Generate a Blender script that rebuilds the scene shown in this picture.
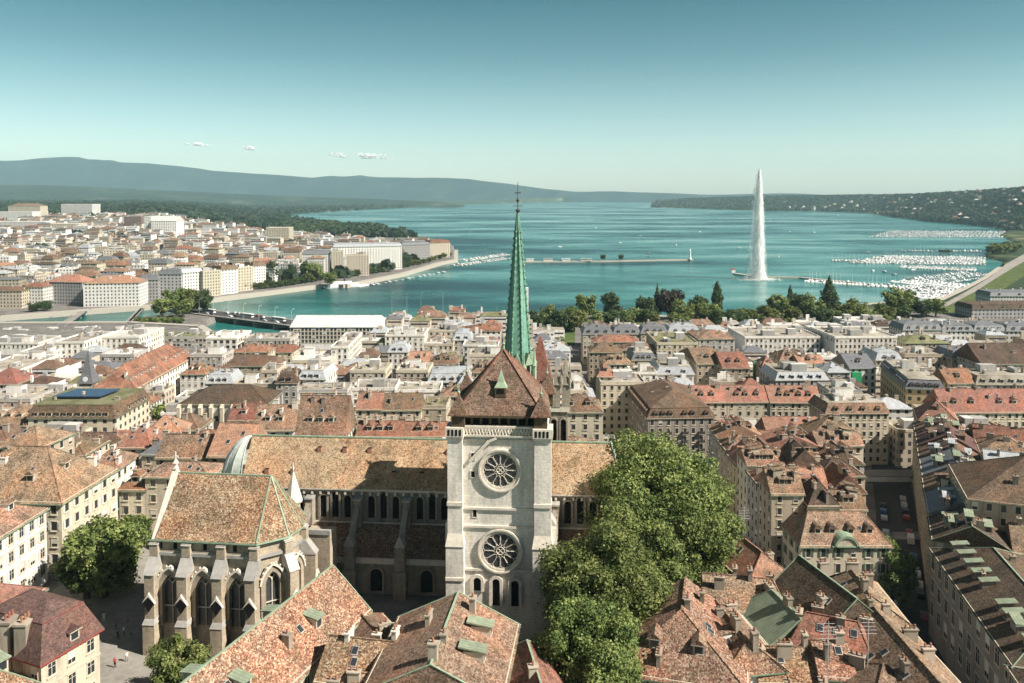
import bpy, math, random
import numpy as np
from mathutils import Vector, Matrix
R = math.radians
for o in list(bpy.data.objects): bpy.data.objects.remove(o)
sc = bpy.context.scene
COL = sc.collection
random.seed(7)
# ------------------------------------------------------------------ camera, sky, sun, exposure
CAMZ, PITCH, FPX, HORY = 106.0, R(2.5), 796.0, 195.0
cd = bpy.data.cameras.new('camera'); cam = bpy.data.objects.new('camera', cd); COL.objects.link(cam)
cam.location = (0, 0, CAMZ); cam.rotation_euler = (R(90) - PITCH, 0, 0)
cd.sensor_width = 36; cd.lens = 36 * FPX / 1024; cd.clip_start = 1; cd.clip_end = 60000
AXY = HORY + FPX * math.tan(PITCH)
cd.shift_y = (AXY - 341.5) / 1024
sc.camera = cam
SUN_AZ, SUN_EL = R(113), R(43)          # azimuth clockwise from the view direction
w = bpy.data.worlds.new('World'); sc.world = w; w.use_nodes = True
wn = w.node_tree; wn.nodes.clear()
wo = wn.nodes.new('ShaderNodeOutputWorld'); bg = wn.nodes.new('ShaderNodeBackground')
sky = wn.nodes.new('ShaderNodeTexSky'); sky.sky_type = 'NISHITA'; sky.sun_disc = False
sky.sun_elevation = SUN_EL; sky.sun_rotation = SUN_AZ; sky.altitude = 400; sky.dust_density = 0.8
tc = wn.nodes.new('ShaderNodeTexCoord'); sx = wn.nodes.new('ShaderNodeSeparateXYZ'); rp = wn.nodes.new('ShaderNodeValToRGB')
mx = wn.nodes.new('ShaderNodeMix'); mx.data_type = 'RGBA'; mx.blend_type = 'MULTIPLY'; mx.inputs[0].default_value = 1
wn.links.new(tc.outputs['Generated'], sx.inputs[0]); wn.links.new(sx.outputs[2], rp.inputs[0])
cr = rp.color_ramp; cr.elements[0].position = 0.0; cr.elements[0].color = (1.48, 1.56, 1.68, 1)
cr.elements[1].position = 1.0; cr.elements[1].color = (0.52, 0.45, 0.38, 1)
for p, c in ((0.05, (1.34, 1.42, 1.34)), (0.11, (0.92, 1.12, 0.98)), (0.17, (0.52, 0.80, 0.69)), (0.24, (0.25, 0.58, 0.50)), (0.40, (0.34, 0.42, 0.34)), (0.55, (0.42, 0.40, 0.33))):
    e = cr.elements.new(p); e.color = (*c, 1)
wn.links.new(sky.outputs[0], mx.inputs[6]); wn.links.new(rp.outputs[0], mx.inputs[7])
wn.links.new(mx.outputs[2], bg.inputs[0]); wn.links.new(bg.outputs[0], wo.inputs[0])
bg.inputs[1].default_value = 0.062
sl = bpy.data.lights.new('sun', 'SUN'); so = bpy.data.objects.new('sun', sl); COL.objects.link(so)
sl.energy = 5.0; sl.angle = R(0.53); sl.color = (1.0, 0.92, 0.81)
sd = Vector((math.sin(SUN_AZ) * math.cos(SUN_EL), math.cos(SUN_AZ) * math.cos(SUN_EL), math.sin(SUN_EL)))
so.rotation_euler = sd.to_track_quat('Z', 'Y').to_euler(); so.location = (200, -100, 400)
vs = sc.view_settings; sc.display_settings.display_device = 'sRGB'
vs.view_transform = 'Standard'; vs.look = 'None'; vs.exposure = 0.9; vs.gamma = 1.0; vs.use_curve_mapping = False
sc.cycles.max_bounces = 5; sc.cycles.diffuse_bounces = 2; sc.cycles.glossy_bounces = 2; sc.cycles.transparent_max_bounces = 12
sc.cycles.volume_bounces = 0; sc.cycles.use_denoising = True
try: sc.cycles.use_light_tree = False
except Exception: pass

# ------------------------------------------------------------------ geometry of the view: a photo pixel at a height or depth -> the place
cp, sp = math.cos(PITCH), math.sin(PITCH)
def ray(px, py):
    a = (px - 512) / FPX; b = (AXY - py) / FPX
    return Vector((a, cp + b * sp, -sp + b * cp))
def P(px, py, z=None, d=None):
    r = ray(px, py)
    t = (z - CAMZ) / r.z if z is not None else d / r.y
    return Vector((r.x * t, r.y * t, CAMZ + r.z * t))
def topx(x, y, z):
    dz = z - CAMZ; dep = y * cp - dz * sp; up = y * sp + dz * cp
    return 512 + FPX * x / dep, AXY - FPX * up / dep
def sst(a, b, x):
    t = min(1, max(0, (x - a) / (b - a))); return t * t * (3 - 2 * t)
def itp(pts, x):
    if x <= pts[0][0]: return pts[0][1]
    for a, b in zip(pts, pts[1:]):
        if x <= b[0]: return a[1] + (b[1] - a[1]) * (x - a[0]) / (b[0] - a[0])
    return pts[-1][1]
def gz(x, y):                                    # height of the land above the lake
    s = y + 0.8 * max(0, x - 10) + 1.5 * max(0, x - 45) + 0.15 * max(0, -x - 120)
    z = 4 + 29 * (1 - sst(165, 300, s))
    if y > 1000 and x < 0: z += 45 * sst(1000, 3600, y) * (1 - sst(-0.46 * y, -0.30 * y, x))
    if x > 0 and y > 1900:
        u = x / y; ys = itp(((.17, 7000), (.32, 5300), (.387, 5100), (.447, 4650), (.479, 3850), (.525, 3200), (.6, 2700), (.626, 2400), (.68, 2000)), u)
        z += itp(((.18, 55), (.35, 82), (.5, 92), (.64, 122)), u) * sst(0, 1300, y - ys)
    return z

# ------------------------------------------------------------------ objects and custom properties
def link(o, parent=None):
    COL.objects.link(o)
    if parent: o.parent = parent
    return o
def tag(o, label, cat, group=None, kind=None):
    o['label'] = label; o['category'] = cat
    if group: o['group'] = group
    if kind: o['kind'] = kind
    return o
def struct(o): o['kind'] = 'structure'; return o
def empty(name, loc, rz=0):
    o = bpy.data.objects.new(name, None); o.location = loc; o.rotation_euler = (0, 0, rz); o.empty_display_size = 1
    return link(o)
def inst(name, me, parent=None, loc=(0, 0, 0), rz=0, s=None):
    o = bpy.data.objects.new(name, me); o.location = loc; o.rotation_euler = (0, 0, rz)
    if s: o.scale = (s, s, s) if isinstance(s, (int, float)) else s
    return link(o, parent)
class MB:
    def __init__(s): s.v = []; s.f = []; s.m = []
    def face(s, pts, mi=0):
        n = len(s.v); s.v += [tuple(p) for p in pts]; s.f.append(tuple(range(n, n + len(pts)))); s.m.append(mi); return s
    def box(s, x0, x1, y0, y1, z0, z1, mi=0, top=None):
        n = len(s.v)
        s.v += [(x0, y0, z0), (x1, y0, z0), (x1, y1, z0), (x0, y1, z0), (x0, y0, z1), (x1, y0, z1), (x1, y1, z1), (x0, y1, z1)]
        for k, q in enumerate(((0, 3, 2, 1), (4, 5, 6, 7), (0, 1, 5, 4), (1, 2, 6, 5), (2, 3, 7, 6), (3, 0, 4, 7))):
            s.f.append(tuple(n + i for i in q)); s.m.append(top if (k == 1 and top is not None) else mi)
        return s
    def hull(s, ring0, ring1, mi=0, cap0=True, cap1=True):     # two rings of the same count, joined
        n = len(s.v); k = len(ring0); s.v += [tuple(p) for p in ring0] + [tuple(p) for p in ring1]
        for i in range(k):
            j = (i + 1) % k; s.f.append((n + i, n + j, n + k + j, n + k + i)); s.m.append(mi)
        if cap0: s.f.append(tuple(n + i for i in reversed(range(k)))); s.m.append(mi)
        if cap1: s.f.append(tuple(n + k + i for i in range(k))); s.m.append(mi)
        return s
    def prism(s, poly, z0, z1, mi=0, cap=True):
        return s.hull([(x, y, z0) for x, y in poly], [(x, y, z1) for x, y in poly], mi, cap, cap)
    def xz(s, poly, y0, y1, mi=0, cap=True):                   # outline in x,z drawn out along y
        return s.hull([(x, y1, z) for x, z in poly], [(x, y0, z) for x, z in poly], mi, False, True)
    def ring_xz(s, outer, inner, y0, y1, mi=0):                # frame between two outlines, front at y0
        k = len(outer)
        for i in range(k - 1):
            a, b, c, d = outer[i], outer[i + 1], inner[i + 1], inner[i]
            s.face([(a[0], y0, a[1]), (d[0], y0, d[1]), (c[0], y0, c[1]), (b[0], y0, b[1])], mi)
            s.face([(a[0], y0, a[1]), (b[0], y0, b[1]), (b[0], y1, b[1]), (a[0], y1, a[1])], mi)
            s.face([(d[0], y0, d[1]), (d[0], y1, d[1]), (c[0], y1, c[1]), (c[0], y0, c[1])], mi)
        return s
    def lathe(s, prof, n=8, cx=0, cy=0, mi=0, ph=0):
        rings = [[(cx + r * math.cos(ph + 2 * math.pi * i / n), cy + r * math.sin(ph + 2 * math.pi * i / n), z) for i in range(n)] for r, z in prof]
        for a, b in zip(rings, rings[1:]): s.hull(a, b, mi, False, False)
        s.face(rings[-1], mi); s.face(list(reversed(rings[0])), mi); return s
    def tube(s, p0, p1, r0, r1=None, n=5, mi=0):
        p0, p1 = Vector(p0), Vector(p1); d = (p1 - p0)
        if d.length < 1e-6: return s
        q = d.to_track_quat('Z', 'Y'); r1 = r0 if r1 is None else r1
        a = [p0 + q @ Vector((r0 * math.cos(2 * math.pi * i / n), r0 * math.sin(2 * math.pi * i / n), 0)) for i in range(n)]
        b = [p1 + q @ Vector((r1 * math.cos(2 * math.pi * i / n), r1 * math.sin(2 * math.pi * i / n), 0)) for i in range(n)]
        return s.hull(a, b, mi)
    def beam(s, p0, p1, w, h, mi=0):                           # rectangular bar
        p0, p1 = Vector(p0), Vector(p1); d = (p1 - p0).normalized(); sd_ = d.cross(Vector((0, 0, 1)))
        sd_ = sd_.normalized() * w / 2 if sd_.length > 1e-4 else Vector((w / 2, 0, 0)); u = sd_.cross(d).normalized() * h / 2
        return s.hull([p0 - sd_ - u, p0 + sd_ - u, p0 + sd_ + u, p0 - sd_ + u], [p1 - sd_ - u, p1 + sd_ - u, p1 + sd_ + u, p1 - sd_ + u], mi)
    def mesh(s, name, mats, smooth=False):
        me = bpy.data.meshes.new(name); me.from_pydata(s.v, [], s.f)
        for m in mats: me.materials.append(m)
        me.polygons.foreach_set('material_index', s.m)
        if smooth: me.polygons.foreach_set('use_smooth', [True] * len(s.f))
        me.update(); return me
    def build(s, name, mats, parent=None, loc=(0, 0, 0), rz=0, smooth=False):
        return inst(name, s.mesh(name, mats if isinstance(mats, (list, tuple)) else [mats], smooth), parent, loc, rz)
def npmesh(name, verts, faces, mats, midx=None, smooth=False):
    me = bpy.data.meshes.new(name); n = len(verts); k = faces.shape[1]; nf = len(faces)
    me.vertices.add(n); me.vertices.foreach_set('co', verts.astype(np.float32).ravel())
    me.loops.add(nf * k); me.loops.foreach_set('vertex_index', faces.astype(np.int32).ravel())
    me.polygons.add(nf); me.polygons.foreach_set('loop_start', np.arange(0, nf * k, k, dtype=np.int32))
    for m in mats: me.materials.append(m)
    if midx is not None: me.polygons.foreach_set('material_index', midx.astype(np.int32))
    if smooth: me.polygons.foreach_set('use_smooth', np.ones(nf, dtype=bool))
    me.update(calc_edges=True); return me

# ------------------------------------------------------------------ materials
MATS = {}
def base(name, rough=0.8, spec=0.3):
    m = bpy.data.materials.new(name); m.use_nodes = True; nt = m.node_tree; b = nt.nodes['Principled BSDF']
    b.inputs['Roughness'].default_value = rough; b.inputs['Specular IOR Level'].default_value = spec
    return m, nt, b
def N(nt, t, **kw):
    n = nt.nodes.new('ShaderNode' + t)
    for k, v in kw.items(): setattr(n, k, v)
    return n
def mixc(nt, fac, a, b, mode='MIX'):
    n = N(nt, 'Mix', data_type='RGBA', blend_type=mode); L = nt.links
    for sock, v in ((0, fac), (6, a), (7, b)):
        if hasattr(v, 'is_linked') or isinstance(v, bpy.types.NodeSocket): L.new(v, n.inputs[sock])
        else: n.inputs[sock].default_value = v if sock == 0 else (*v, 1)
    return n.outputs[2]
def math_(nt, op, a, b=None, c=None):
    n = N(nt, 'Math', operation=op)
    for i, v in enumerate((a, b, c)):
        if v is None: continue
        if isinstance(v, bpy.types.NodeSocket): nt.links.new(v, n.inputs[i])
        else: n.inputs[i].default_value = v
    return n.outputs[0]
def noise(nt, vec, scale, detail=4, rough=0.6):
    n = N(nt, 'TexNoise'); n.inputs['Scale'].default_value = scale; n.inputs['Detail'].default_value = detail; n.inputs['Roughness'].default_value = rough
    if vec is not None: nt.links.new(vec, n.inputs['Vector'])
    return n.outputs['Fac']
def ramp(nt, fac, stops):
    n = N(nt, 'ValToRGB'); e = n.color_ramp.elements
    e[0].position, e[0].color = stops[0][0], (*stops[0][1], 1); e[1].position, e[1].color = stops[-1][0], (*stops[-1][1], 1)
    for p, c in stops[1:-1]: q = e.new(p); q.color = (*c, 1)
    nt.links.new(fac, n.inputs[0]); return n.outputs[0]
def vary(nt, col, amt=0.12):                     # each object its own slight shade
    oi = N(nt, 'ObjectInfo'); hs = N(nt, 'HueSaturation')
    v = math_(nt, 'MULTIPLY_ADD', oi.outputs['Random'], 2 * amt, 1 - amt); nt.links.new(v, hs.inputs['Value'])
    h = math_(nt, 'MULTIPLY_ADD', math_(nt, 'FRACT', math_(nt, 'MULTIPLY', oi.outputs['Random'], 7.3)), 0.024, 0.488); nt.links.new(h, hs.inputs['Hue'])
    nt.links.new(col, hs.inputs['Color']); return hs.outputs[0]
def bump(nt, b, h, strength=0.4, dist=0.1):
    n = N(nt, 'Bump'); n.inputs['Strength'].default_value = strength; n.inputs['Distance'].default_value = dist
    nt.links.new(h, n.inputs['Height']); nt.links.new(n.outputs[0], b.inputs['Normal'])
def plaster(name, c, dirt=0.35, amt=0.1, coarse=0.25):
    m, nt, b = base(name, 0.9, 0.2); o = N(nt, 'TexCoord').outputs['Object']
    mp = N(nt, 'Mapping'); mp.inputs['Scale'].default_value = (1.0, 1.0, 0.22); nt.links.new(o, mp.inputs[0])
    n1 = noise(nt, mp.outputs[0], coarse * 2.2, 7, 0.68); n2 = noise(nt, o, 3.5, 3)
    d = tuple(x * (1 - dirt) for x in c); l = tuple(min(0.85, x * 1.08) for x in c)
    col = ramp(nt, n1, ((0.3, d), (0.48, c), (0.7, l)))
    col = mixc(nt, 0.25, col, ramp(nt, n2, ((0.3, (0.55, 0.55, 0.55)), (0.7, (1.1, 1.1, 1.1)))), 'MULTIPLY')
    nt.links.new(vary(nt, col, amt), b.inputs['Base Color']); bump(nt, b, n2, 0.15, 0.05); return m
def facade(name, c):                             # far fronts: rows of windows one or two pixels wide
    m, nt, b = base(name, 0.9, 0.2); uv = N(nt, 'TexCoord').outputs['UV']; s = N(nt, 'SeparateXYZ'); nt.links.new(uv, s.inputs[0])
    oi = N(nt, 'ObjectInfo').outputs['Random']
    per = math_(nt, 'MULTIPLY_ADD', oi, 1.2, 2.6)
    fu = math_(nt, 'FRACT', math_(nt, 'DIVIDE', s.outputs[0], per)); fv = math_(nt, 'FRACT', math_(nt, 'DIVIDE', s.outputs[1], 3.1))
    mu = math_(nt, 'MULTIPLY', math_(nt, 'GREATER_THAN', fu, 0.3), math_(nt, 'LESS_THAN', fu, 0.70))
    mv = math_(nt, 'MULTIPLY', math_(nt, 'GREATER_THAN', fv, 0.26), math_(nt, 'LESS_THAN', fv, 0.78))
    mk = math_(nt, 'MULTIPLY', mu, mv)
    g = N(nt, 'SeparateXYZ'); nt.links.new(N(nt, 'NewGeometry').outputs['Normal'], g.inputs[0])
    side = math_(nt, 'LESS_THAN', math_(nt, 'ABSOLUTE', g.outputs[2]), 0.5); mk = math_(nt, 'MULTIPLY', mk, side)
    o = N(nt, 'TexCoord').outputs['Object']; n1 = noise(nt, o, 0.3, 4)
    wall = ramp(nt, n1, ((0.3, tuple(x * 0.75 for x in c)), (0.7, c)))
    wall = vary(nt, wall, 0.18); col = mixc(nt, mk, wall, (0.05, 0.055, 0.06))
    nt.links.new(col, b.inputs['Base Color']); return m
def tiles(name, cols, scale=2.6, patch=0.5, lich=None):
    scale *= 2.0; cols = [tuple(k_ * (.80 * x + .20 * (sum(c) / 3)) for x, k_ in zip(c, (.90, .93, .95))) for c in cols]; mean = [sum(c[i] for c in cols) / len(cols) for i in range(3)]; cols = [tuple(.92 * c[i] + .08 * mean[i] for i in range(3)) for c in cols]
    m, nt, b = base(name, 0.88, 0.15); o = N(nt, 'TexCoord').outputs['Object']
    v = N(nt, 'TexVoronoi'); v.inputs['Scale'].default_value = scale; nt.links.new(o, v.inputs['Vector'])
    s = N(nt, 'SeparateColor'); nt.links.new(v.outputs['Color'], s.inputs[0])
    k = len(cols); col = ramp(nt, s.outputs[0], [(i / (k - 1) * 0.98 + 0.01, c) for i, c in enumerate(cols)])
    n1 = noise(nt, o, 0.20, 8, 0.72); n2 = noise(nt, o, 1.3, 5, 0.75)
    pc = ramp(nt, n1, ((0.34, (1 - patch, 1 - patch, 1 - patch * 1.0)), (0.5, (0.92, 0.92, 0.92)), (0.66, (1.25, 1.22, 1.2))))
    col = mixc(nt, 1.0, col, pc, 'MULTIPLY')
    st = ramp(nt, n2, ((0.34, (0.3, 0.28, 0.25)), (0.46, (0.92, 0.92, 0.92)), (0.62, (1.25, 1.2, 1.12))))
    col = mixc(nt, 0.55, col, st, 'MULTIPLY')
    col = mixc(nt, 0.8, col, ramp(nt, noise(nt, o, .11, 5, .6), ((.42, (.94, 1.0, 1.02)), (.5, (1, 1, 1)), (.6, (1.05, .90, .84)))), 'MULTIPLY')
    if lich: col = mixc(nt, ramp(nt, noise(nt, o, 0.7, 5, 0.7), ((0.5, (0, 0, 0)), (0.68, (0.8, 0.8, 0.8)))), col, lich)
    zz = N(nt, 'SeparateXYZ'); nt.links.new(o, zz.inputs[0]); row = math_(nt, 'GREATER_THAN', math_(nt, 'FRACT', math_(nt, 'MULTIPLY', zz.outputs[2], 3.6)), .22)
    col = mixc(nt, .22, col, ramp(nt, row, ((0, (.45, .42, .4)), (1, (1, 1, 1)))), 'MULTIPLY')
    moss = ramp(nt, noise(nt, o, .28, 7, .72), ((.54, (0, 0, 0)), (.66, (.62, .62, .62)))); col = mixc(nt, moss, col, (0.075, 0.066, 0.04))
    nt.links.new(vary(nt, col, 0.16), b.inputs['Base Color']); bump(nt, b, s.outputs[1], 0.5, 0.08); return m
def metal(name, c, rough=0.5, seam=True):
    m, nt, b = base(name, rough, 0.4); o = N(nt, 'TexCoord').outputs['Object']; n1 = noise(nt, o, 0.7, 5, 0.7)
    col = ramp(nt, n1, ((0.3, tuple(x * 0.65 for x in c)), (0.6, c), (0.8, tuple(min(.9, x * 1.25) for x in c))))
    if seam:
        wv = N(nt, 'TexWave'); wv.inputs['Scale'].default_value = 0.55; wv.inputs['Distortion'].default_value = 0; nt.links.new(o, wv.inputs[0])
        ln = ramp(nt, wv.outputs['Fac'], ((0.0, (0.6, 0.6, 0.6)), (0.12, (1, 1, 1)))); col = mixc(nt, 0.8, col, ln, 'MULTIPLY')
    nt.links.new(vary(nt, col, 0.1), b.inputs['Base Color']); return m
def flatroof(name, c1, c2, c3):
    m, nt, b = base(name, 0.95, 0.1); o = N(nt, 'TexCoord').outputs['Object']; n1 = noise(nt, o, 0.12, 7, 0.7); n2 = noise(nt, o, 1.2, 4)
    col = ramp(nt, n1, ((0.3, c1), (0.5, c2), (0.68, c3))); col = mixc(nt, 0.4, col, ramp(nt, n2, ((0.3, (0.5, 0.5, 0.5)), (0.7, (1.1, 1.1, 1.1)))), 'MULTIPLY')
    nt.links.new(vary(nt, col, 0.15), b.inputs['Base Color']); return m
def foliage(name, c1, c2, c3):
    m, nt, b = base(name, 0.65, 0.25); g = N(nt, 'NewGeometry'); o = g.outputs['Position']
    wn_ = N(nt, 'TexVoronoi'); wn_.inputs['Scale'].default_value = 0.7; nt.links.new(o, wn_.inputs['Vector'])
    s = N(nt, 'SeparateColor'); nt.links.new(wn_.outputs['Color'], s.inputs[0])
    n1 = noise(nt, o, 0.35, 5, 0.7); f = math_(nt, 'MULTIPLY_ADD', s.outputs[0], 0.35, math_(nt, 'MULTIPLY', n1, 0.75))
    col = ramp(nt, f, ((0.3, c1), (0.52, c2), (0.78, c3)))
    nt.links.new(vary(nt, col, 0.18), b.inputs['Base Color'])
    tr = N(nt, 'BsdfTranslucent'); nt.links.new(col, tr.inputs[0]); ms = N(nt, 'MixShader'); ms.inputs[0].default_value = 0.28
    out = nt.nodes['Material Output']; nt.links.new(b.outputs[0], ms.inputs[1]); nt.links.new(tr.outputs[0], ms.inputs[2]); nt.links.new(ms.outputs[0], out.inputs[0]); return m
def plain(name, c, rough=0.7, spec=0.3, amt=0.0):
    m, nt, b = base(name, rough, spec); o = N(nt, 'TexCoord').outputs['Object']; n1 = noise(nt, o, 1.5, 4)
    col = ramp(nt, n1, ((0.3, tuple(x * 0.8 for x in c)), (0.7, tuple(min(1, x * 1.1) for x in c))))
    nt.links.new(vary(nt, col, amt) if amt else col, b.inputs['Base Color']); return m
def stone(name, c1, c2, c3, course=0.45, dirt=0.5):
    m, nt, b = base(name, 0.92, 0.15); o = N(nt, 'TexCoord').outputs['Object']; s = N(nt, 'SeparateXYZ'); nt.links.new(o, s.inputs[0])
    cm = N(nt, 'CombineXYZ'); nt.links.new(math_(nt, 'ADD', s.outputs[0], s.outputs[1]), cm.inputs[0]); nt.links.new(s.outputs[2], cm.inputs[1])
    br = N(nt, 'TexBrick'); nt.links.new(cm.outputs[0], br.inputs['Vector']); br.inputs['Scale'].default_value = 1.0
    br.inputs['Brick Width'].default_value = course * 2.4; br.inputs['Row Height'].default_value = course; br.inputs['Mortar Size'].default_value = 0.025
    br.inputs['Color1'].default_value = (*c1, 1); br.inputs['Color2'].default_value = (*c2, 1); br.inputs['Mortar'].default_value = (*(x * 0.8 for x in c1), 1)
    mp = N(nt, 'Mapping'); mp.inputs['Scale'].default_value = (1, 1, 0.25); nt.links.new(o, mp.inputs[0])
    n1 = noise(nt, mp.outputs[0], 0.5, 7, 0.7); n2 = noise(nt, o, 2.5, 4, 0.6)
    k = 1 - dirt; col = mixc(nt, 0.9, br.outputs['Color'], ramp(nt, n1, ((0.3, (k, k, k)), (0.55, (1, 1, 1)), (0.75, c3))), 'MULTIPLY')
    col = mixc(nt, 0.5, col, ramp(nt, n2, ((0.3, (0.6, 0.58, 0.55)), (0.65, (1.1, 1.1, 1.1)))), 'MULTIPLY')
    nt.links.new(col, b.inputs['Base Color']); bump(nt, b, n2, 0.3, 0.08); return m

WALLC = {'cream': (0.55, 0.49, 0.385), 'white': (0.76, 0.74, 0.70), 'grey': (0.38, 0.37, 0.365), 'ochre': (0.52, 0.40, 0.24), 'pink': (0.52, 0.38, 0.32),
         'tan': (0.41, 0.35, 0.27), 'brown': (0.26, 0.19, 0.16), 'stone': (0.50, 0.46, 0.38), 'taupe': (0.31, 0.265, 0.24)}
WALL = {k: plaster('wall_' + k, c) for k, c in WALLC.items()}
FAC = {k: facade('facade_' + k, c) for k, c in WALLC.items()}
TILE = {
 'tan': tiles('tiles_tan', ((0.12, 0.065, 0.042), (0.28, 0.145, 0.085), (0.37, 0.225, 0.14), (0.46, 0.34, 0.22))),
 'speckled': tiles('tiles_speckled', ((0.07, 0.04, 0.028), (0.27, 0.115, 0.06), (0.36, 0.20, 0.11), (0.56, 0.43, 0.28)), 2.9, 0.35),
 'rust': tiles('tiles_rust', ((0.15, 0.06, 0.04), (0.30, 0.12, 0.065), (0.36, 0.16, 0.09), (0.40, 0.22, 0.14))),
 'orange': tiles('tiles_orange', ((0.30, 0.12, 0.06), (0.41, 0.18, 0.105), (0.46, 0.22, 0.135), (0.52, 0.32, 0.22)), 2.6, 0.25),
 'red': tiles('tiles_red', ((0.22, 0.075, 0.055), (0.33, 0.12, 0.085), (0.37, 0.15, 0.105), (0.42, 0.21, 0.15)), 2.6, 0.25),
 'brown': tiles('tiles_brown', ((0.07, 0.042, 0.028), (0.18, 0.105, 0.066), (0.24, 0.145, 0.09), (0.32, 0.21, 0.135)), 2.6, 0.4),
 'dark': tiles('tiles_dark', ((0.045, 0.03, 0.024), (0.11, 0.07, 0.05), (0.15, 0.095, 0.065), (0.21, 0.145, 0.10)), 2.6, 0.4),
 'nave': tiles('tiles_nave', ((0.16, 0.09, 0.05), (0.42, 0.24, 0.12), (0.50, 0.33, 0.17), (0.60, 0.45, 0.27)), 3.1, 0.28),
 'slate': metal('slate', (0.16, 0.165, 0.18), 0.6), 'zinc': metal('zinc', (0.42, 0.44, 0.46), 0.45), 'copper': metal('copper', (0.28, 0.33, 0.235), 0.6),
 'gravel': flatroof('gravel', (0.16, 0.145, 0.12), (0.32, 0.29, 0.24), (0.46, 0.43, 0.38)), 'whiteflat': flatroof('white_membrane', (0.46, 0.45, 0.42), (0.62, 0.60, 0.56), (0.72, 0.70, 0.66)),
 'greenflat': flatroof('planted_roof', (0.10, 0.10, 0.055), (0.18, 0.18, 0.095), (0.27, 0.25, 0.17)), 'mauve': tiles('tiles_mauve', ((0.10, 0.05, 0.045), (0.17, 0.085, 0.075), (0.20, 0.10, 0.09), (0.24, 0.13, 0.11)), 2.6, 0.3)}
TWORD = {'tan': 'mottled tan tile', 'speckled': 'speckled red and tan tile', 'rust': 'rust tile', 'orange': 'bright orange tile', 'red': 'red tile', 'brown': 'brown tile', 'dark': 'dark brown tile',
         'slate': 'slate grey', 'zinc': 'pale zinc', 'copper': 'green copper', 'gravel': 'flat gravel', 'whiteflat': 'flat white', 'greenflat': 'flat mossy green', 'mauve': 'mauve tile'}
M = {
 'glass': plain('window_glass', (0.035, 0.04, 0.045), 0.12, 0.6), 'frame': plain('window_frame', (0.62, 0.58, 0.5), 0.7), 'trim': plain('stone_trim', (0.55, 0.49, 0.38), 0.9, 0.2, 0.1),
 'shutter_white': plain('shutter_white', (0.62, 0.6, 0.54), 0.7, 0.3, 0.1), 'shutter_green': plain('shutter_green', (0.08, 0.14, 0.09), 0.7), 'shutter_brown': plain('shutter_brown', (0.17, 0.13, 0.09), 0.7),
 'verdigris': metal('verdigris', (0.30, 0.40, 0.28), 0.6, False), 'spire': metal('spire_copper', (0.17, 0.35, 0.26), 0.55, True), 'lead': metal('lead', (0.40, 0.385, 0.36), 0.5, False), 'domecopper': metal('dome_copper', (0.60, 0.66, 0.60), 0.5, False),
 'pot': plain('clay_pot', (0.30, 0.14, 0.09), 0.8, 0.2, 0.15), 'chim': plaster('chimney_render', (0.36, 0.31, 0.25), 0.5, 0.3), 'chimw': plaster('chimney_white', (0.66, 0.62, 0.55), 0.3, 0.15),
 'gutter': metal('gutter', (0.20, 0.30, 0.20), 0.6, False), 'darkmetal': plain('dark_metal', (0.05, 0.05, 0.055), 0.5), 'steel': plain('steel', (0.45, 0.46, 0.47), 0.4, 0.5),
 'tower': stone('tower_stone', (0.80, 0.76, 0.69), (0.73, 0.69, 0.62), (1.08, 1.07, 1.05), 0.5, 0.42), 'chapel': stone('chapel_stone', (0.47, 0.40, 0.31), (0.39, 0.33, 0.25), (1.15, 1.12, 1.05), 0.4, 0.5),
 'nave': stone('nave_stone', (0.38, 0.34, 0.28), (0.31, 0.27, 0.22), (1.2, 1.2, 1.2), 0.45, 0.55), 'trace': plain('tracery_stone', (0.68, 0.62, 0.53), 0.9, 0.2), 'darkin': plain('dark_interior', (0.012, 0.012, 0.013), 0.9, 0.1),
 'boat': plain('boat_white', (0.82, 0.82, 0.8), 0.4, 0.4), 'boatdark': plain('boat_navy', (0.05, 0.08, 0.16), 0.4), 'canvas': plain('canvas_tan', (0.5, 0.42, 0.33), 0.9), 'mast': plain('mast', (0.6, 0.6, 0.6), 0.4),
 'concrete': plain('concrete', (0.40, 0.37, 0.32), 0.95, 0.1), 'asphalt': plain('asphalt', (0.07, 0.07, 0.072), 0.95, 0.1), 'pave': flatroof('paving', (0.22, 0.20, 0.18), (0.31, 0.29, 0.26), (0.38, 0.35, 0.31)),
 'lawn': flatroof('lawn', (0.05, 0.075, 0.025), (0.09, 0.125, 0.04), (0.15, 0.17, 0.07)), 'trunk': plain('bark', (0.10, 0.075, 0.05), 0.95, 0.1), 'white': plain('white_paint', (0.8, 0.8, 0.78), 0.6),
 'red': plain('red_paint', (0.45, 0.04, 0.035), 0.5), 'solar': plain('solar_panel', (0.03, 0.05, 0.11), 0.2, 0.6), 'net': plain('green_net', (0.03, 0.32, 0.13), 0.8), 'brick': plain('brick', (0.33, 0.17, 0.12), 0.9),
 'redroof': plain('red_trim', (0.32, 0.06, 0.05), 0.7), 'tyre': plain('tyre', (0.02, 0.02, 0.02), 0.9), 'spray': None, 'rglass': plain('leaded_glass', (0.055, 0.058, 0.062), 0.35, 0.5)}
FOL = {'green': foliage('foliage_green', (0.04, 0.066, 0.018), (0.145, 0.195, 0.055), (0.33, 0.37, 0.13)), 'dark': foliage('foliage_dark', (0.022, 0.042, 0.018), (0.055, 0.09, 0.03), (0.12, 0.16, 0.055)),
       'olive': foliage('foliage_olive', (0.05, 0.065, 0.015), (0.12, 0.14, 0.035), (0.22, 0.23, 0.07)), 'purple': foliage('foliage_purple', (0.025, 0.022, 0.018), (0.05, 0.042, 0.034), (0.09, 0.075, 0.055)),
       'far': foliage('foliage_far', (0.014, 0.028, 0.016), (0.028, 0.048, 0.024), (0.055, 0.075, 0.036))}
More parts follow.
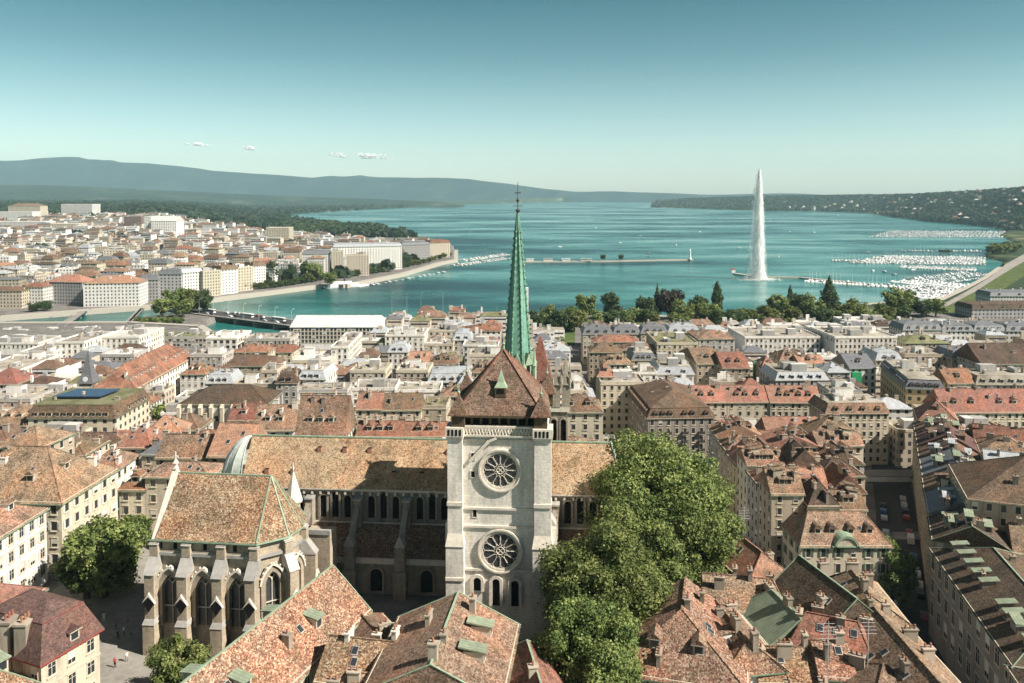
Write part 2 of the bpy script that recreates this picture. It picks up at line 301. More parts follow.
# ------------------------------------------------------------------ small shared pieces (each used as its own object many times)
CACHE = {}
def cached(key, fn):
    if key not in CACHE: CACHE[key] = fn()
    return CACHE[key]
def arch(w, h, pointed=False, n=10, z0=0.0, spring=None):
    r = w / 2; pts = [(-r, z0)]
    if pointed:
        rise = w * 0.87; sp_ = z0 + h - rise
        for i in range(n + 1):
            t = i / n * R(60); pts.append((r - w * math.cos(t), sp_ + w * math.sin(t)))
        for i in range(n - 1, -1, -1):
            t = i / n * R(60); pts.append((-r + w * math.cos(t), sp_ + w * math.sin(t)))
    else:
        sp_ = z0 + h - r
        for i in range(n + 1):
            t = math.pi - math.pi * i / n; pts.append((r * math.cos(t), sp_ + r * math.sin(t)))
    pts.append((r, z0)); return pts
def win_mesh(wd, ht, kind, lvl):
    def f():
        b = MB(); r = wd / 2
        b.box(-r - .14, r + .14, -.07, .05, -.16, 0, 1); b.box(-r - .22, r + .22, -.2, .05, -.26, -.16, 1)
        b.box(-r - .14, -r, -.07, .05, 0, ht, 1); b.box(r, r + .14, -.07, .05, 0, ht, 1); b.box(-r - .2, r + .2, -.12, .05, ht, ht + .18, 1)
        b.box(-r, r, -.02, .04, 0, ht, 0)
        if lvl > 1: b.box(-.04, .04, -.045, .0, 0, ht, 2); b.box(-r, r, -.043, 0, ht * .62, ht * .62 + .06, 2)
        if kind == 'blind': b.box(-r, r, -.05, 0, ht * .35, ht, 3)
        return b.mesh('window', [M['glass'], M['trim'], M['frame'], M['shutter_white']])
    return cached(('w', wd, ht, kind, lvl), f)
def shutter_mesh(wd, ht, col):
    def f():
        b = MB(); r = wd / 2; b.box(-r / 2 + .02, r / 2 - .02, -.12, -.05, 0, ht, 0)
        for i in range(5): b.box(-r / 2 + .08, r / 2 - .08, -.14, -.12, ht * (.08 + i * .18), ht * (.2 + i * .18), 0)
        return b.mesh('shutter', [M['shutter_' + col]])
    return cached(('s', wd, ht, col), f)
def chim_mesh(wd, dp, ht, pots, mat):
    def f():
        b = MB(); b.box(-wd / 2, wd / 2, -dp / 2, dp / 2, -2.2, ht, 0); b.box(-wd / 2 - .12, wd / 2 + .12, -dp / 2 - .12, dp / 2 + .12, ht, ht + .15, 0)
        for i in range(pots):
            x = (-wd / 2 + wd * (i + .5) / pots); b.lathe([(.16, ht + .15), (.13, ht + .6), (.17, ht + .62), (.15, ht + .72)], 6, x, 0, 1)
        return b.mesh('chimney', [mat, M['pot']])
    return cached(('c', wd, dp, ht, pots, mat.name), f)
def dormer_mesh(kind, tile, wm, wd=1.5, ht=1.5, dp=2.6):
    def f():
        b = MB(); r = wd / 2
        b.box(-r, r, 0, dp, -1.2, ht, 0); b.box(-r + .22, r - .22, -.03, .1, .2, ht - .15, 2); b.box(-r + .1, r - .1, -.1, .05, .08, .2, 3)
        if kind == 'pitch':
            o = .25; h = wd * .5
            b.hull([(-r - o, -.35, ht), (0, -.35, ht + h), (r + o, -.35, ht)], [(-r - o, dp, ht), (0, dp, ht + h), (r + o, dp, ht)], 1)
            b.hull([(-r - o, -.35, ht - .14), (r + o, -.35, ht - .14), (r + o, -.35, ht), (-r - o, -.35, ht)], [(-r - o, dp, ht - .14), (r + o, dp, ht - .14), (r + o, dp, ht), (-r - o, dp, ht)], 3)
        elif kind == 'arch':
            a = arch(wd + .5, .75, n=8, z0=ht - .05); b.xz(a, -.3, dp, 1)
        else:
            o = .22; b.hull([(-r - o, -.35, ht), (r + o, -.35, ht), (r + o, -.35, ht + .16), (-r - o, -.35, ht + .16)],
                            [(-r - o, dp + .6, ht + .5), (r + o, dp + .6, ht + .5), (r + o, dp + .6, ht + .7), (-r - o, dp + .6, ht + .7)], 1)
        return b.mesh('dormer', [wm, tile, M['glass'], M['trim']])
    return cached(('d', kind, tile.name, wm.name, wd, ht), f)
def box_mesh(name, dims, mats, key=None):
    return cached((name, dims, tuple(m.name for m in mats)), lambda: MB().box(-dims[0] / 2, dims[0] / 2, -dims[1] / 2, dims[1] / 2, -.5, dims[2], 0, top=(1 if len(mats) > 1 else None)).mesh(name, mats))

FOOT = []                                        # footprints taken so far: (cx, cy, ang, W, L)
THINGS = []                                      # (object, px, py) for telling repeats apart in labels
def inside(x, y, f, mg=0.0):
    dx, dy = x - f[0], y - f[1]; c, s = math.cos(f[2]), math.sin(f[2])
    return abs(dx * c + dy * s) < f[3] / 2 + mg and abs(-dx * s + dy * c) < f[4] / 2 + mg
def free(cx, cy, ang, W, L, mg=1.0):
    c, s = math.cos(ang), math.sin(ang); pts = []
    for i in (-.5, -.17, .17, .5):
        for j in (-.5, -.17, .17, .5): pts.append((cx + i * W * c - j * L * s, cy + i * W * s + j * L * c))
    for f in FOOT:
        if abs(f[0] - cx) + abs(f[1] - cy) > 150: continue
        if any(inside(x, y, f, mg) for x, y in pts): return False
        fc, fs = math.cos(f[2]), math.sin(f[2])
        for i in (-.5, 0, .5):
            for j in (-.5, 0, .5):
                if inside(f[0] + i * f[3] * fc - j * f[4] * fs, f[1] + i * f[3] * fs + j * f[4] * fc, (cx, cy, ang, W, L), mg): return False
    return True
ART = {'o': 'an', 'a': 'an'}
def house(phrase, cx, cy, ang, W, L, ze, rise=4.0, roof='hip', hips=None, wall='cream', tile='tan', fh=3.2, sp=2.7, chim=3, dorm=0, dside=(0,), dkind='pitch', sky=2, name='town_house', cat='house',
          noun='house', oh=0.5, shut=None, ww=1.1, wh=1.7, lvl=None, group=None, base_z=None, units=None, trimcol=None, axis='x', bal=False, cornice=True, mh=3.4, sides=(0, 1, 2, 3), label=None, chimw=None, rnd=None, maxwin=100, dmat=None, nounits=False):
    rn = random.Random(rnd if rnd is not None else int(cx * 31 + cy * 17))
    if axis == 'y': ang += math.pi / 2; W, L = L, W; dside = tuple((s - 1) % 4 for s in dside)
    dist = math.hypot(cx, cy)
    if lvl is None: lvl = 2 if dist < 175 else 1 if dist < 330 else 0
    c, s = math.cos(ang), math.sin(ang)
    g = min(gz(cx + i * W / 2 * c - j * L / 2 * s, cy + i * W / 2 * s + j * L / 2 * c) for i in (-1, 1) for j in (-1, 1)) if base_z is None else base_z
    H = ze - g
    if H < 3: g = ze - 3; H = 3
    root = empty(name, (cx, cy, g), ang)
    FOOT.append((cx, cy, ang, W, L))
    if label is None:
        tw = {'tan': 'tan tile', 'speckled': 'speckled tile', 'rust': 'rust tile', 'orange': 'orange tile', 'red': 'red tile', 'brown': 'brown tile', 'dark': 'dark tile', 'slate': 'slate grey', 'zinc': 'zinc', 'copper': 'copper', 'gravel': 'gravel', 'whiteflat': 'white', 'greenflat': 'mossy', 'mauve': 'mauve'}[tile]
        kd = {'gable': 'gabled ', 'mansard': 'mansard '}.get(roof, ''); nn = noun
        for lab in (f"{wall} {nn} with {tw} {kd}roof {phrase}", f"{wall} {nn}, {tw} {kd}roof, {phrase}", f"{wall} {nn}, {tw} roof, {phrase}", f"{wall} {nn}, {tw.split()[0]} roof, {phrase}", f"{wall} {nn} {phrase}"):
            if len(lab.split()) <= (11 if group or 'low,' in phrase or 'small' in noun else 16): break
        label = lab
    if False:
        art = wall
        kind = '' if roof in ('hip', 'flat') else 'gabled ' if roof == 'gable' else 'mansard '
        tw = TWORD[tile]; 
        label = f"{art} {noun} with {tw} {kind}roof {phrase}"
    tag(root, label, cat, group)
    px, py = topx(cx, cy, ze); THINGS.append((root, px, py))
    wm = WALL[wall] if lvl else FAC[wall]; tm = TILE[tile]; hw, hl = W / 2, L / 2
    # walls
    b = MB(); b.box(-hw, hw, -hl, hl, -1.5, H, 0)
    gable = roof == 'gable'
    if hips is None: hips = (0, 0) if gable else (min(hw * .98, hl * 1.0), min(hw * .98, hl * 1.0))
    if roof in ('hip', 'gable'):
        for k, (x, h) in enumerate(((-hw, hips[0]), (hw, hips[1]))):
            if h == 0: b.hull([(x, -hl, H - .05), (x, hl, H - .05), (x, 0, H + rise - .12)], [(x - math.copysign(.35, x), -hl, H - .05), (x - math.copysign(.35, x), hl, H - .05), (x - math.copysign(.35, x), 0, H + rise - .12)], 0)
    if cornice and lvl: b.box(-hw - .22, hw + .22, -hl - .22, hl + .22, H - .42, H - .04, 1)
    if lvl == 2: b.box(-hw - .1, hw + .1, -hl - .1, hl + .1, H - fh * 1.02 - .45, H - fh * 1.02 - .25, 1)
    wo_ = b.build('wall', [wm, M['trim']], root)
    if not lvl:                                   # far fronts carry metres along the wall as UV
        me = wo_.data; uv = me.uv_layers.new(name='UVMap'); 
        for p in me.polygons:
            for li in p.loop_indices:
                v = me.vertices[me.loops[li].vertex_index].co
                uv.data[li].uv = ((v.x if abs(p.normal.y) > .5 else v.y) + 500 * 2.6, v.z - H + 310.0 - .2)
    def roofz(x, y):
        if roof == 'flat': return 0.5
        ax = 1.0
        if hips[0] > 0: ax = min(ax, (x + hw) / hips[0])
        if hips[1] > 0: ax = min(ax, (hw - x) / hips[1])
        if roof == 'mansard':
            e = min(hl - abs(y), hw - abs(x))
            return mh * min(1, e / 1.3) + (rise * min(1, max(0, e - 1.3) / max(.1, hl - 1.3)))
        return rise * max(0, min(ax, 1 - abs(y) / hl))
    # roof
    b = MB(); o = oh; t = .22
    if roof in ('hip', 'gable'):
        zz = -rise * o / hl
        h0 = hips[0]; h1 = hips[1]; xo0 = o if h0 else .3; xo1 = o if h1 else .3
        A, B, C_, D = (-hw - xo0, -hl - o, zz), (hw + xo1, -hl - o, zz), (hw + xo1, hl + o, zz), (-hw - xo0, hl + o, zz)
        E = (-hw + h0 if h0 else -hw - xo0, 0, rise); F = (hw - h1 if h1 else hw + xo1, 0, rise)
        b.face([A, B, F, E]); b.face([C_, D, E, F]); b.face([B, C_, F]); b.face([D, A, E])
        dn = lambda p: (p[0], p[1], p[2] - t)
        for p, q in ((A, B), (B, C_), (C_, D), (D, A)): b.face([dn(p), dn(q), q, p], 1)
        b.face([dn(D), dn(C_), dn(B), dn(A)], 1)
        r_ = b.build('roof', [tm, M['gutter'] if trimcol != 'red' else M['redroof']], root, (0, 0, H))
        if lvl:
            k = MB(); up = lambda p: (p[0], p[1], p[2] + .05)
            k.beam(up(E), up(F), .26, .14)
            for c0, e0, hh in ((A, E, h0), (D, E, h0), (B, F, h1), (C_, F, h1)):
                if hh or trimcol: k.beam(up(c0), up(e0), .17, .1)
            k.build('ridge_cap', [{'green': M['verdigris'], 'red': M['redroof']}.get(trimcol, M['trim'] if tile in ('nave',) else tm)], r_)
    elif roof == 'mansard':
        r0 = [(-hw - o, -hl - o, -.1), (hw + o, -hl - o, -.1), (hw + o, hl + o, -.1), (-hw - o, hl + o, -.1)]
        i1 = 1.3; r1 = [(-hw + i1, -hl + i1, mh), (hw - i1, -hl + i1, mh), (hw - i1, hl - i1, mh), (-hw + i1, hl - i1, mh)]
        b.face([(p[0], p[1], p[2] - t) for p in reversed(r0)], 1)
        b.hull([(p[0], p[1], p[2] - t) for p in r0], r0, 1, False, False); b.hull(r0, r1, 0, False, False)
        b.hull(r1, [(p[0] * 1.01, p[1] * 1.01, p[2] + .15) for p in r1], 1, False, False)
        r1 = [(p[0] * 1.01, p[1] * 1.01, p[2] + .15) for p in r1]
        if rise > 0.6:
            q = min(hw, hl) - i1; qx = q * .98
            if W >= L: E, F = (-hw + i1 + qx, 0, mh + rise), (hw - i1 - qx, 0, mh + rise); b.face([r1[0], r1[1], F, E], 2); b.face([r1[2], r1[3], E, F], 2); b.face([r1[1], r1[2], F], 2); b.face([r1[3], r1[0], E], 2)
            else: E, F = (0, -hl + i1 + qx, mh + rise), (0, hl - i1 - qx, mh + rise); b.face([r1[0], r1[1], E], 2); b.face([r1[1], r1[2], F, E], 2); b.face([r1[2], r1[3], F], 2); b.face([r1[3], r1[0], E, F], 2)
        else: b.face(r1, 2)
        r_ = b.build('roof', [tm, M['redroof'] if trimcol == 'red' else M['trim'] if lvl else M['gutter'], TILE[units[0]] if isinstance(units, tuple) else (tm if rise > .6 else TILE['gravel'])], root, (0, 0, H))
    else:
        b.box(-hw - .1, hw + .1, -hl - .1, hl + .1, -.02, .3, 1, top=0)
        for x0, x1, y0, y1 in ((-hw - .1, hw + .1, -hl - .1, -hl + .25), (-hw - .1, hw + .1, hl - .25, hl + .1), (-hw - .1, -hw + .25, -hl + .25, hl - .25), (hw - .25, hw + .1, -hl + .25, hl - .25)):
            b.box(x0, x1, y0, y1, .302, .95, 1)
        r_ = b.build('roof', [tm, wm if lvl else WALL[wall]], root, (0, 0, H))
    # windows on the sides that can be seen
    cosn = [(0, -1), (1, 0), (0, 1), (-1, 0)]; kinds_w = ['open', 'blind', 'open', 'open']
    nw = 0
    if lvl:
        for k in sides:
            nx, ny = cosn[k]; wx, wy = nx * c - ny * s, nx * s + ny * c
            half = hl if k % 2 == 0 else hw; ln = W if k % 2 == 0 else L
            fx, fy = cx + wx * half, cy + wy * half
            if (-fx) * wx + (-fy) * wy < 0.03 * math.hypot(fx, fy): continue
            n = max(1, int((ln - .8) / sp)); st = ln / n; nf = max(1, int((H - .5) / fh)); nf = min(nf, 7)
            for fl in range(nf):
                for i in range(n):
                    if nw >= maxwin: break
                    u = -ln / 2 + st * (i + .5); z = H - fl * fh - wh - .75
                    if z < .4: continue
                    a = {0: 0, 1: math.pi / 2, 2: math.pi, 3: -math.pi / 2}[k]
                    x, y = (u * math.cos(a) + nx * half, u * math.sin(a) + ny * half)
                    wo2 = inst('window', win_mesh(ww, wh, rn.choice(kinds_w), lvl), root, (x, y, z), a); nw += 1
                    if shut and (lvl == 2 or rn.random() < .8) and dist < 260:
                        for sgn in (-1, 1):
                            if rn.random() < .85: inst('shutter', shutter_mesh(ww, wh, shut), wo2, (sgn * (ww * .75 + .14), 0, 0))
                if bal and fl in (1, 2, 3) and k in (0,):
                    for i in range(0, n, 2):
                        u = -ln / 2 + st * (i + .5); z = H - fl * fh - wh - .75
                        bm = cached('bal', lambda: MB().box(-1.1, 1.1, -1.0, 0, -.32, -.16, 0).box(-1.1, 1.1, -1.0, -.95, -.16, .8, 1).box(-1.1, -1.05, -.95, 0, -.16, .8, 1).box(1.05, 1.1, -.95, 0, -.16, .8, 1).mesh('balcony', [M['trim'], M['darkmetal']]))
                        inst('balcony', bm, root, (u, -half, z))
    # chimneys, dormers, skylights, roof clutter
    cm = chimw or (M['chimw'] if wall == 'white' and rn.random() < .4 else M['chim'])
    if dist < 1400:
        for i in range(chim):
            u = (i + .5 + rn.uniform(-.25, .25)) / chim; x = -hw + W * u; y = rn.uniform(-.55, .6) * hl; x = max(-hw + .9, min(hw - .9, x))
            pots = rn.choice((1, 1, 2, 2, 3)); 
            inst('chimney', chim_mesh(.7 + .42 * pots, rn.choice((.6, .8)), rn.choice((0.9, 1.3, 1.8)), pots if lvl else 0, cm), r_, (x, y, roofz(x, y)), rn.choice((0, math.pi / 2)))
        if dorm and roof != 'flat':
            for k in dside:
                ln = W if k % 2 == 0 else L; half = hl if k % 2 == 0 else hw; n = dorm if k == dside[0] else max(1, int(dorm * ln / (W if dside[0] % 2 == 0 else L)))
                ins = -0.15 if roof == 'mansard' else half * .34
                a = {0: 0, 1: math.pi / 2, 2: math.pi, 3: -math.pi / 2}[k]; nx, ny = cosn[k]
                m0 = 1.6 if roof == 'mansard' else 2.4
                for i in range(n):
                    if n > 6 and rn.random() < .16: continue
                    u = -ln / 2 + m0 + (ln - 2 * m0) * (i + .5 + rn.uniform(-.12, .12)) / n; q = half - ins
                    x, y = u * math.cos(a) + nx * q, u * math.sin(a) + ny * q
                    z = (.5 if roof == 'mansard' else roofz(x, y) - .1)
                    inst('dormer', dormer_mesh(dkind, TILE[dmat] if dmat else TILE['copper'] if trimcol == 'green' and dkind != 'pitch' else tm, WALL[wall], dp=2.6 if roof != 'mansard' else 2.1), r_, (x, y, z), a)
        if lvl and sky and roof in ('hip', 'gable'):
            sm = cached('sky', lambda: MB().box(-.45, .45, -.6, .6, 0, .14, 0).box(-.38, .38, -.5, .5, .14, .16, 1).mesh('skylight', [M['lead'], M['glass']]))
            sl_ = math.atan2(rise, hl)
            for i in range(sky):
                y = -hl * rn.uniform(.25, .6); x = rn.uniform(-hw * .6, hw * .6); q = inst('skylight', sm, r_, (x, y, roofz(x, y))); q.rotation_euler = (sl_, 0, 0)
        if not nounits and (roof == 'flat' or (roof == 'mansard' and rise <= .6)):
            zt = .3 if roof == 'flat' else mh + .15
            for i in range(2 + int(W * L / 160)):
                dm = rn.choice(((3, 2.4, 2.2), (5, 4, 2.8), (1.6, 1.2, 1.2), (2.2, 5, 1.4), (7, 4, 2.6), (1, 1, .9)))
                if dm[0] > W * .6 or dm[1] > L * .6: continue
                x = rn.uniform(-hw + 1.5 + dm[0] / 2, hw - 1.5 - dm[0] / 2) if W > 3.2 + dm[0] else 0; y = rn.uniform(-hl + 1.5 + dm[1] / 2, hl - 1.5 - dm[1] / 2) if L > 3.2 + dm[1] else 0
                inst('rooftop_unit', box_mesh('rooftop_unit', dm, rn.choice(([WALL['white'], TILE['gravel']], [M['lead']], [WALL['grey'], TILE['whiteflat']]))), r_, (x, y, zt + .5 - .004 * i), 0)
    return root
def C(phrase, px, py, W=None, L=12, ang=0, z=23.0, d=None, x2=None, an='fl', **kw):
    """a house whose front-left (fl), front-right (fr), back-right (br) or back-left (bl) eaves corner shows at photo pixel px, py"""
    p = P(px, py, d=d) if d else P(px, py, z=z); a = R(ang)
    if x2 is not None:
        best = None; lo, hi = 0.5, 400
        for _ in range(50):
            mid = (lo + hi) / 2; q = topx(p.x + mid * math.cos(a), p.y + mid * math.sin(a), p.z)[0]
            if q < x2: lo = mid
            else: hi = mid
        W = lo
    sx_ = 1 if 'l' in an else -1; sy_ = 1 if 'f' in an else -1
    cx = p.x + sx_ * W / 2 * math.cos(a) - sy_ * L / 2 * math.sin(a); cy = p.y + sx_ * W / 2 * math.sin(a) + sy_ * L / 2 * math.cos(a)
    return house(phrase, cx, cy, a, W, L, p.z, **kw)
def finish_labels():
    groups = {}
    for o, px, py in THINGS: groups.setdefault(o['label'], []).append((px, py, o))
    words_ = ['leftmost', 'second from left', 'third from left', 'fourth from left', 'fifth from left', 'sixth from left', 'seventh from left', 'eighth from left', 'ninth from left', 'tenth from left', 'eleventh from left', 'twelfth from left',
              'thirteenth from left', 'fourteenth from left', 'fifteenth from left', 'sixteenth from left', 'seventeenth from left', 'eighteenth from left', 'nineteenth from left', 'twentieth from left']
    for lab, l in groups.items():
        if len(l) < 2 or (l[0][2].get('group') and len(l) > 24 and 'low,' not in lab and 'row' not in lab): continue
        if len(lab.split()) > 11: print('LONG', lab, len(l))
        l.sort(key=lambda t: t[0])
        for i, (px, py, o) in enumerate(l):
            o['label'] = lab.rstrip(',') + ', %s of %d from left' % (words_[i].split()[0].replace('leftmost', 'first') if i < len(words_) else str(i + 1) + 'th', len(l))

# ------------------------------------------------------------------ trees
def leaf_cloud(rng, blobs, n, size, flat=0.5):
    """blobs: (x,y,z,rx,ry,rz). Leaf-clump quads over the blobs' shells and partly inside."""
    B = np.array(blobs, float); wts = (B[:, 3] * B[:, 4]) + .01; idx = rng.choice(len(B), n, p=wts / wts.sum())
    d = rng.normal(size=(n, 3)); d /= np.linalg.norm(d, axis=1)[:, None]; rr = 1.05 - np.abs(rng.normal(0, .26, n)) ; rr = np.where(rng.random(n) < .12, rng.random(n), rr)
    c = B[idx, :3] + d * B[idx, 3:6] * rr[:, None] + rng.normal(0, 1, (n, 3)) * np.minimum(.45, B[idx, 3:4] * .22)
    nm = d * .8 + rng.normal(0, .55, (n, 3)); nm[:, 2] += .25; nm /= np.linalg.norm(nm, axis=1)[:, None]
    a = np.cross(nm, rng.normal(size=(n, 3))); a /= np.linalg.norm(a, axis=1)[:, None]; b = np.cross(nm, a)
    s = size * rng.uniform(.55, 1.3, n)[:, None]; sb = s * rng.uniform(.5, .9, n)[:, None]
    q = np.stack([c - a * s, c - b * sb + nm * s * .15, c + a * s, c + b * sb - nm * s * .1], 1).reshape(-1, 3)
    f = np.arange(4 * n).reshape(-1, 4); return q, f
def crown_blobs(rng, h, r, kind):
    bl = []
    if kind == 'cone':
        for i in range(26):
            t = (i + .5) / 26; rr = r * (1 - t) ** .85; a = i * 2.4
            bl.append((rr * .45 * math.cos(a), rr * .45 * math.sin(a), h * (.12 + .86 * t), rr * .62 + .25, rr * .62 + .25, h * .05))
    elif kind == 'poplar':
        for i in range(16):
            t = (i + .5) / 16; rr = r * math.sin(math.pi * (.15 + .8 * t)) ; a = i * 2.4; bl.append((rr * .35 * math.cos(a), rr * .35 * math.sin(a), h * (.12 + .86 * t), rr * .7, rr * .7, h * .07))
    else:
        n = 46
        for i in range(n):
            d = rng.normal(size=3); d /= np.linalg.norm(d); k = rng.uniform(.35, .86)
            cr_ = r * rng.uniform(.14, .34)
            bl.append((d[0] * r * k, d[1] * r * k, h * .54 + d[2] * h * .45 * k, cr_, cr_, cr_ * .9))
    return bl
def trunk_mesh(h, r, seed, blobs=None):
    b = MB(); rn = random.Random(seed); top = h * .5
    b.tube((0, 0, -1), (0, 0, top * .5), r, r * .75, 8); b.tube((0, 0, top * .5 - .05), (rn.uniform(-.3, .3), rn.uniform(-.3, .3), top * 1.5), r * .75, r * .2, 7)
    for q in (blobs or [])[:9]:
        b.tube((0, 0, top * rn.uniform(.4, .75)), (q[0] * .85, q[1] * .85, q[2]), r * .4, r * .08, 5)
    return b.mesh('trunk', [M['trunk']])
PROTO = {}
def tree_proto(kind, v, n, leaf, h, r):
    key = (kind, v, n)
    if key not in PROTO:
        rng = np.random.default_rng(v * 13 + len(kind)); bl = crown_blobs(rng, h, r, kind if kind in ('cone', 'poplar') else 'round')
        q, f = leaf_cloud(rng, bl, n, leaf)
        PROTO[key] = (q, f, bl, h, r)
    return PROTO[key]
def tree(label, x, y, h, r, col='green', kind='round', v=0, n=2600, leaf=.5, name='tree', group=None, z=None):
    q, f, bl, h0, r0 = tree_proto(kind, v, n, leaf * (1.0), 16.0, 6.0)
    g = gz(x, y) if z is None else z
    root = empty(name, (x, y, g), random.uniform(0, 6.28)); tag(root, label, 'tree', group); THINGS.append((root, *topx(x, y, g + h * .6)))
    me = cached(('crown', kind, v, n, col), lambda: npmesh('crown', q, f, [FOL[col]])); s = (r / r0, r / r0, h / h0)
    inst('crown', me, root, s=s); tm = cached(('trunk', kind, v), lambda: trunk_mesh(16.0, .38, v, bl)); inst('trunk', tm, root, s=s); return root
# ------------------------------------------------------------------ land, lake, mountains
def G0(px, py): p = P(px, py, z=0.0); return (p.x, p.y)
LEFT = [G0(a, b) for a, b in ((-60, 324), (0, 321), (90, 314), (150, 309.5), (215, 302), (262, 296), (330, 287), (345, 288), (400, 277), (424, 270), (440, 265), (456, 262), (456, 252), (450, 244), (420, 238), (384, 233.5), (382, 231), (340, 227.5), (300, 224), (283, 220), (283, 216.5), (300, 213.5), (345, 210.5), (410, 207.5), (470, 204), (560, 202), (660, 201.2))] + [(3000, 26000), (-26000, 26000), (-9000, 400)]
NEAR = [G0(a, b) for a, b in ((-80, 328), (130, 327), (200, 331), (216, 341), (290, 343), (378, 334), (385, 323), (450, 322), (560, 319), (740, 322), (800, 312), (900, 306), (940, 304), (965, 292), (985, 281), (1000, 270), (1005, 262), (985, 257.5), (984, 254), (1010, 250), (1018, 244), (1000, 236), (1010, 230.5), (990, 226.5), (930, 221.5), (893, 217), (868, 213.2), (820, 211.5), (768, 211), (700, 208.7), (652, 207.3), (655, 205), (760, 203.5))] + [(9000, 12000), (12000, -200), (-500, -200)]
ISLE = [G0(a, b) for a, b in ((150, 326), (165, 328.5), (205, 327), (219, 321.5), (208, 318.5), (180, 317), (158, 319))]
def pip(x, y, poly):
    r = False; j = len(poly) - 1
    for i in range(len(poly)):
        xi, yi = poly[i]; xj, yj = poly[j]
        if (yi > y) != (yj > y) and x < (xj - xi) * (y - yi) / (yj - yi) + xi: r = not r
        j = i
    return r
def land_at(x, y): return pip(x, y, LEFT) or pip(x, y, NEAR) or pip(x, y, ISLE)
def build_land():
    ds = [30]
    while ds[-1] < 14200: ds.append(ds[-1] * (1.0125 if 500 < ds[-1] < 3500 else 1.02) + .5)
    us = np.linspace(-.92, .92, 430); v = []; mi = []; nrow = len(us)
    rn = np.random.default_rng(3)
    for d in ds:
        for u in us:
            x, y = u * d, d
            if y > 13000 and (x < 3500): v.append((x, y, 30)); continue
            ld = land_at(x, y); z = gz(x, y) if ld else -3.5
            if ld and y > 8000: z = max(z, 12)
            v.append((x, y, z))
    f = []
    for i in range(len(ds) - 1):
        for j in range(nrow - 1):
            a = i * nrow + j; q = (a, a + 1, a + nrow + 1, a + nrow)
            if all(v[k][2] < -3 for k in q) and ds[i] > 400: continue
            f.append(q); d = ds[i]; x = us[j] * d
            park = (d > 1900) or (x > 300 and d > 680) 
            mi.append(1 if park else 0)
    m2, nt, bs = base('fields', 0.95, 0.1); o = N(nt, 'TexCoord').outputs['Object']
    vo = N(nt, 'TexVoronoi'); vo.inputs['Scale'].default_value = 0.004; nt.links.new(o, vo.inputs[0]); s = N(nt, 'SeparateColor'); nt.links.new(vo.outputs['Color'], s.inputs[0])
    col = ramp(nt, s.outputs[0], ((0, (0.04, 0.065, 0.03)), (.6, (0.06, 0.085, 0.035)), (.8, (0.16, 0.16, 0.07)), (1, (0.25, 0.23, 0.14))))
    col = mixc(nt, ramp(nt, noise(nt, o, .01, 6), ((.42, (0, 0, 0)), (.5, (1, 1, 1)))), col, (0.035, 0.055, 0.03)); nt.links.new(col, bs.inputs['Base Color'])
    me = npmesh('ground', np.array(v), np.array(f), [flatroof('town_ground', (0.11, 0.105, 0.10), (0.17, 0.16, 0.15), (0.24, 0.225, 0.20)), m2], np.array(mi))
    struct(inst('ground', me))
build_land()
def build_lake():
    m, nt, b = base('lake_water', 0.15, 0.16); o = N(nt, 'TexCoord').outputs['Object']
    mp = N(nt, 'Mapping'); mp.inputs['Scale'].default_value = (0.0008, 0.0019, 1); mp.inputs['Rotation'].default_value = (0, 0, R(-14)); nt.links.new(o, mp.inputs[0])
    n1 = noise(nt, mp.outputs[0], 2.2, 9, 0.6)
    mp2 = N(nt, 'Mapping'); mp2.inputs['Scale'].default_value = (0.004, 0.012, 1); mp2.inputs['Rotation'].default_value = (0, 0, R(9)); nt.links.new(o, mp2.inputs[0])
    n2 = noise(nt, mp2.outputs[0], 1.6, 6, 0.65)
    f = math_(nt, 'ADD', math_(nt, 'MULTIPLY', n1, .84), math_(nt, 'MULTIPLY', n2, .19))
    col = ramp(nt, f, ((.43, (0.002, 0.036, 0.044)), (.50, (0.005, 0.090, 0.084)), (.56, (0.02, 0.155, 0.138)), (.64, (0.14, 0.30, 0.28)))); nt.links.new(col, b.inputs['Base Color'])
    rg = ramp(nt, f, ((.42, (.32, .32, .32)), (.62, (.12, .12, .12)))); nt.links.new(rg, b.inputs['Roughness'])
    n3 = noise(nt, o, .35, 5, .7); n4 = noise(nt, o, .03, 5, .6); bump(nt, b, math_(nt, 'ADD', n3, math_(nt, 'MULTIPLY', n4, 2.5)), 0.30, 1.2)
    l = MB().face([(-14000, -200, 0), (14000, -200, 0), (14000, 14300, 0), (-14000, 14300, 0)]).build('lake_water', m); struct(l)
build_lake()
def interp(pts, x):
    if x <= pts[0][0]: return pts[0][1]
    for a, b in zip(pts, pts[1:]):
        if x <= b[0]: return a[1] + (b[1] - a[1]) * (x - a[0]) / (b[0] - a[0])
    return pts[-1][1]
def mountains(name, D, prof, amp, seed, mat, depth, foot=0):
    rng = np.random.default_rng(seed); n = 420; k = 34; us = np.linspace(-1.0, 1.0, n); v = []
    ph = rng.uniform(0, 6.28, 30); fr = rng.uniform(3, 90, 30)
    for j in range(k):
        t = j / (k - 1); 
        for i, u in enumerate(us):
            px = 512 + u * FPX; zt = CAMZ + (HORY - interp(prof, px)) * D / FPX
            rid = sum(math.sin(u * fr[q] + ph[q] + t * (3 + q * .3)) / (1 + fr[q] * .08) for q in range(30)) * amp
            s = math.sin(min(1, t * 1.05) * math.pi / 2) ** .9
            y = D - depth + depth * t; z = foot + (zt - foot) * s + rid * (.40 + s * (1 - s) * 4)
            v.append((u * D * (y / D), y, z))
        
    f = [(j * n + i, j * n + i + 1, (j + 1) * n + i + 1, (j + 1) * n + i) for j in range(k - 1) for i in range(n - 1)]
    struct(inst(name, npmesh(name, np.array(v), np.array(f), [mat], smooth=True)))
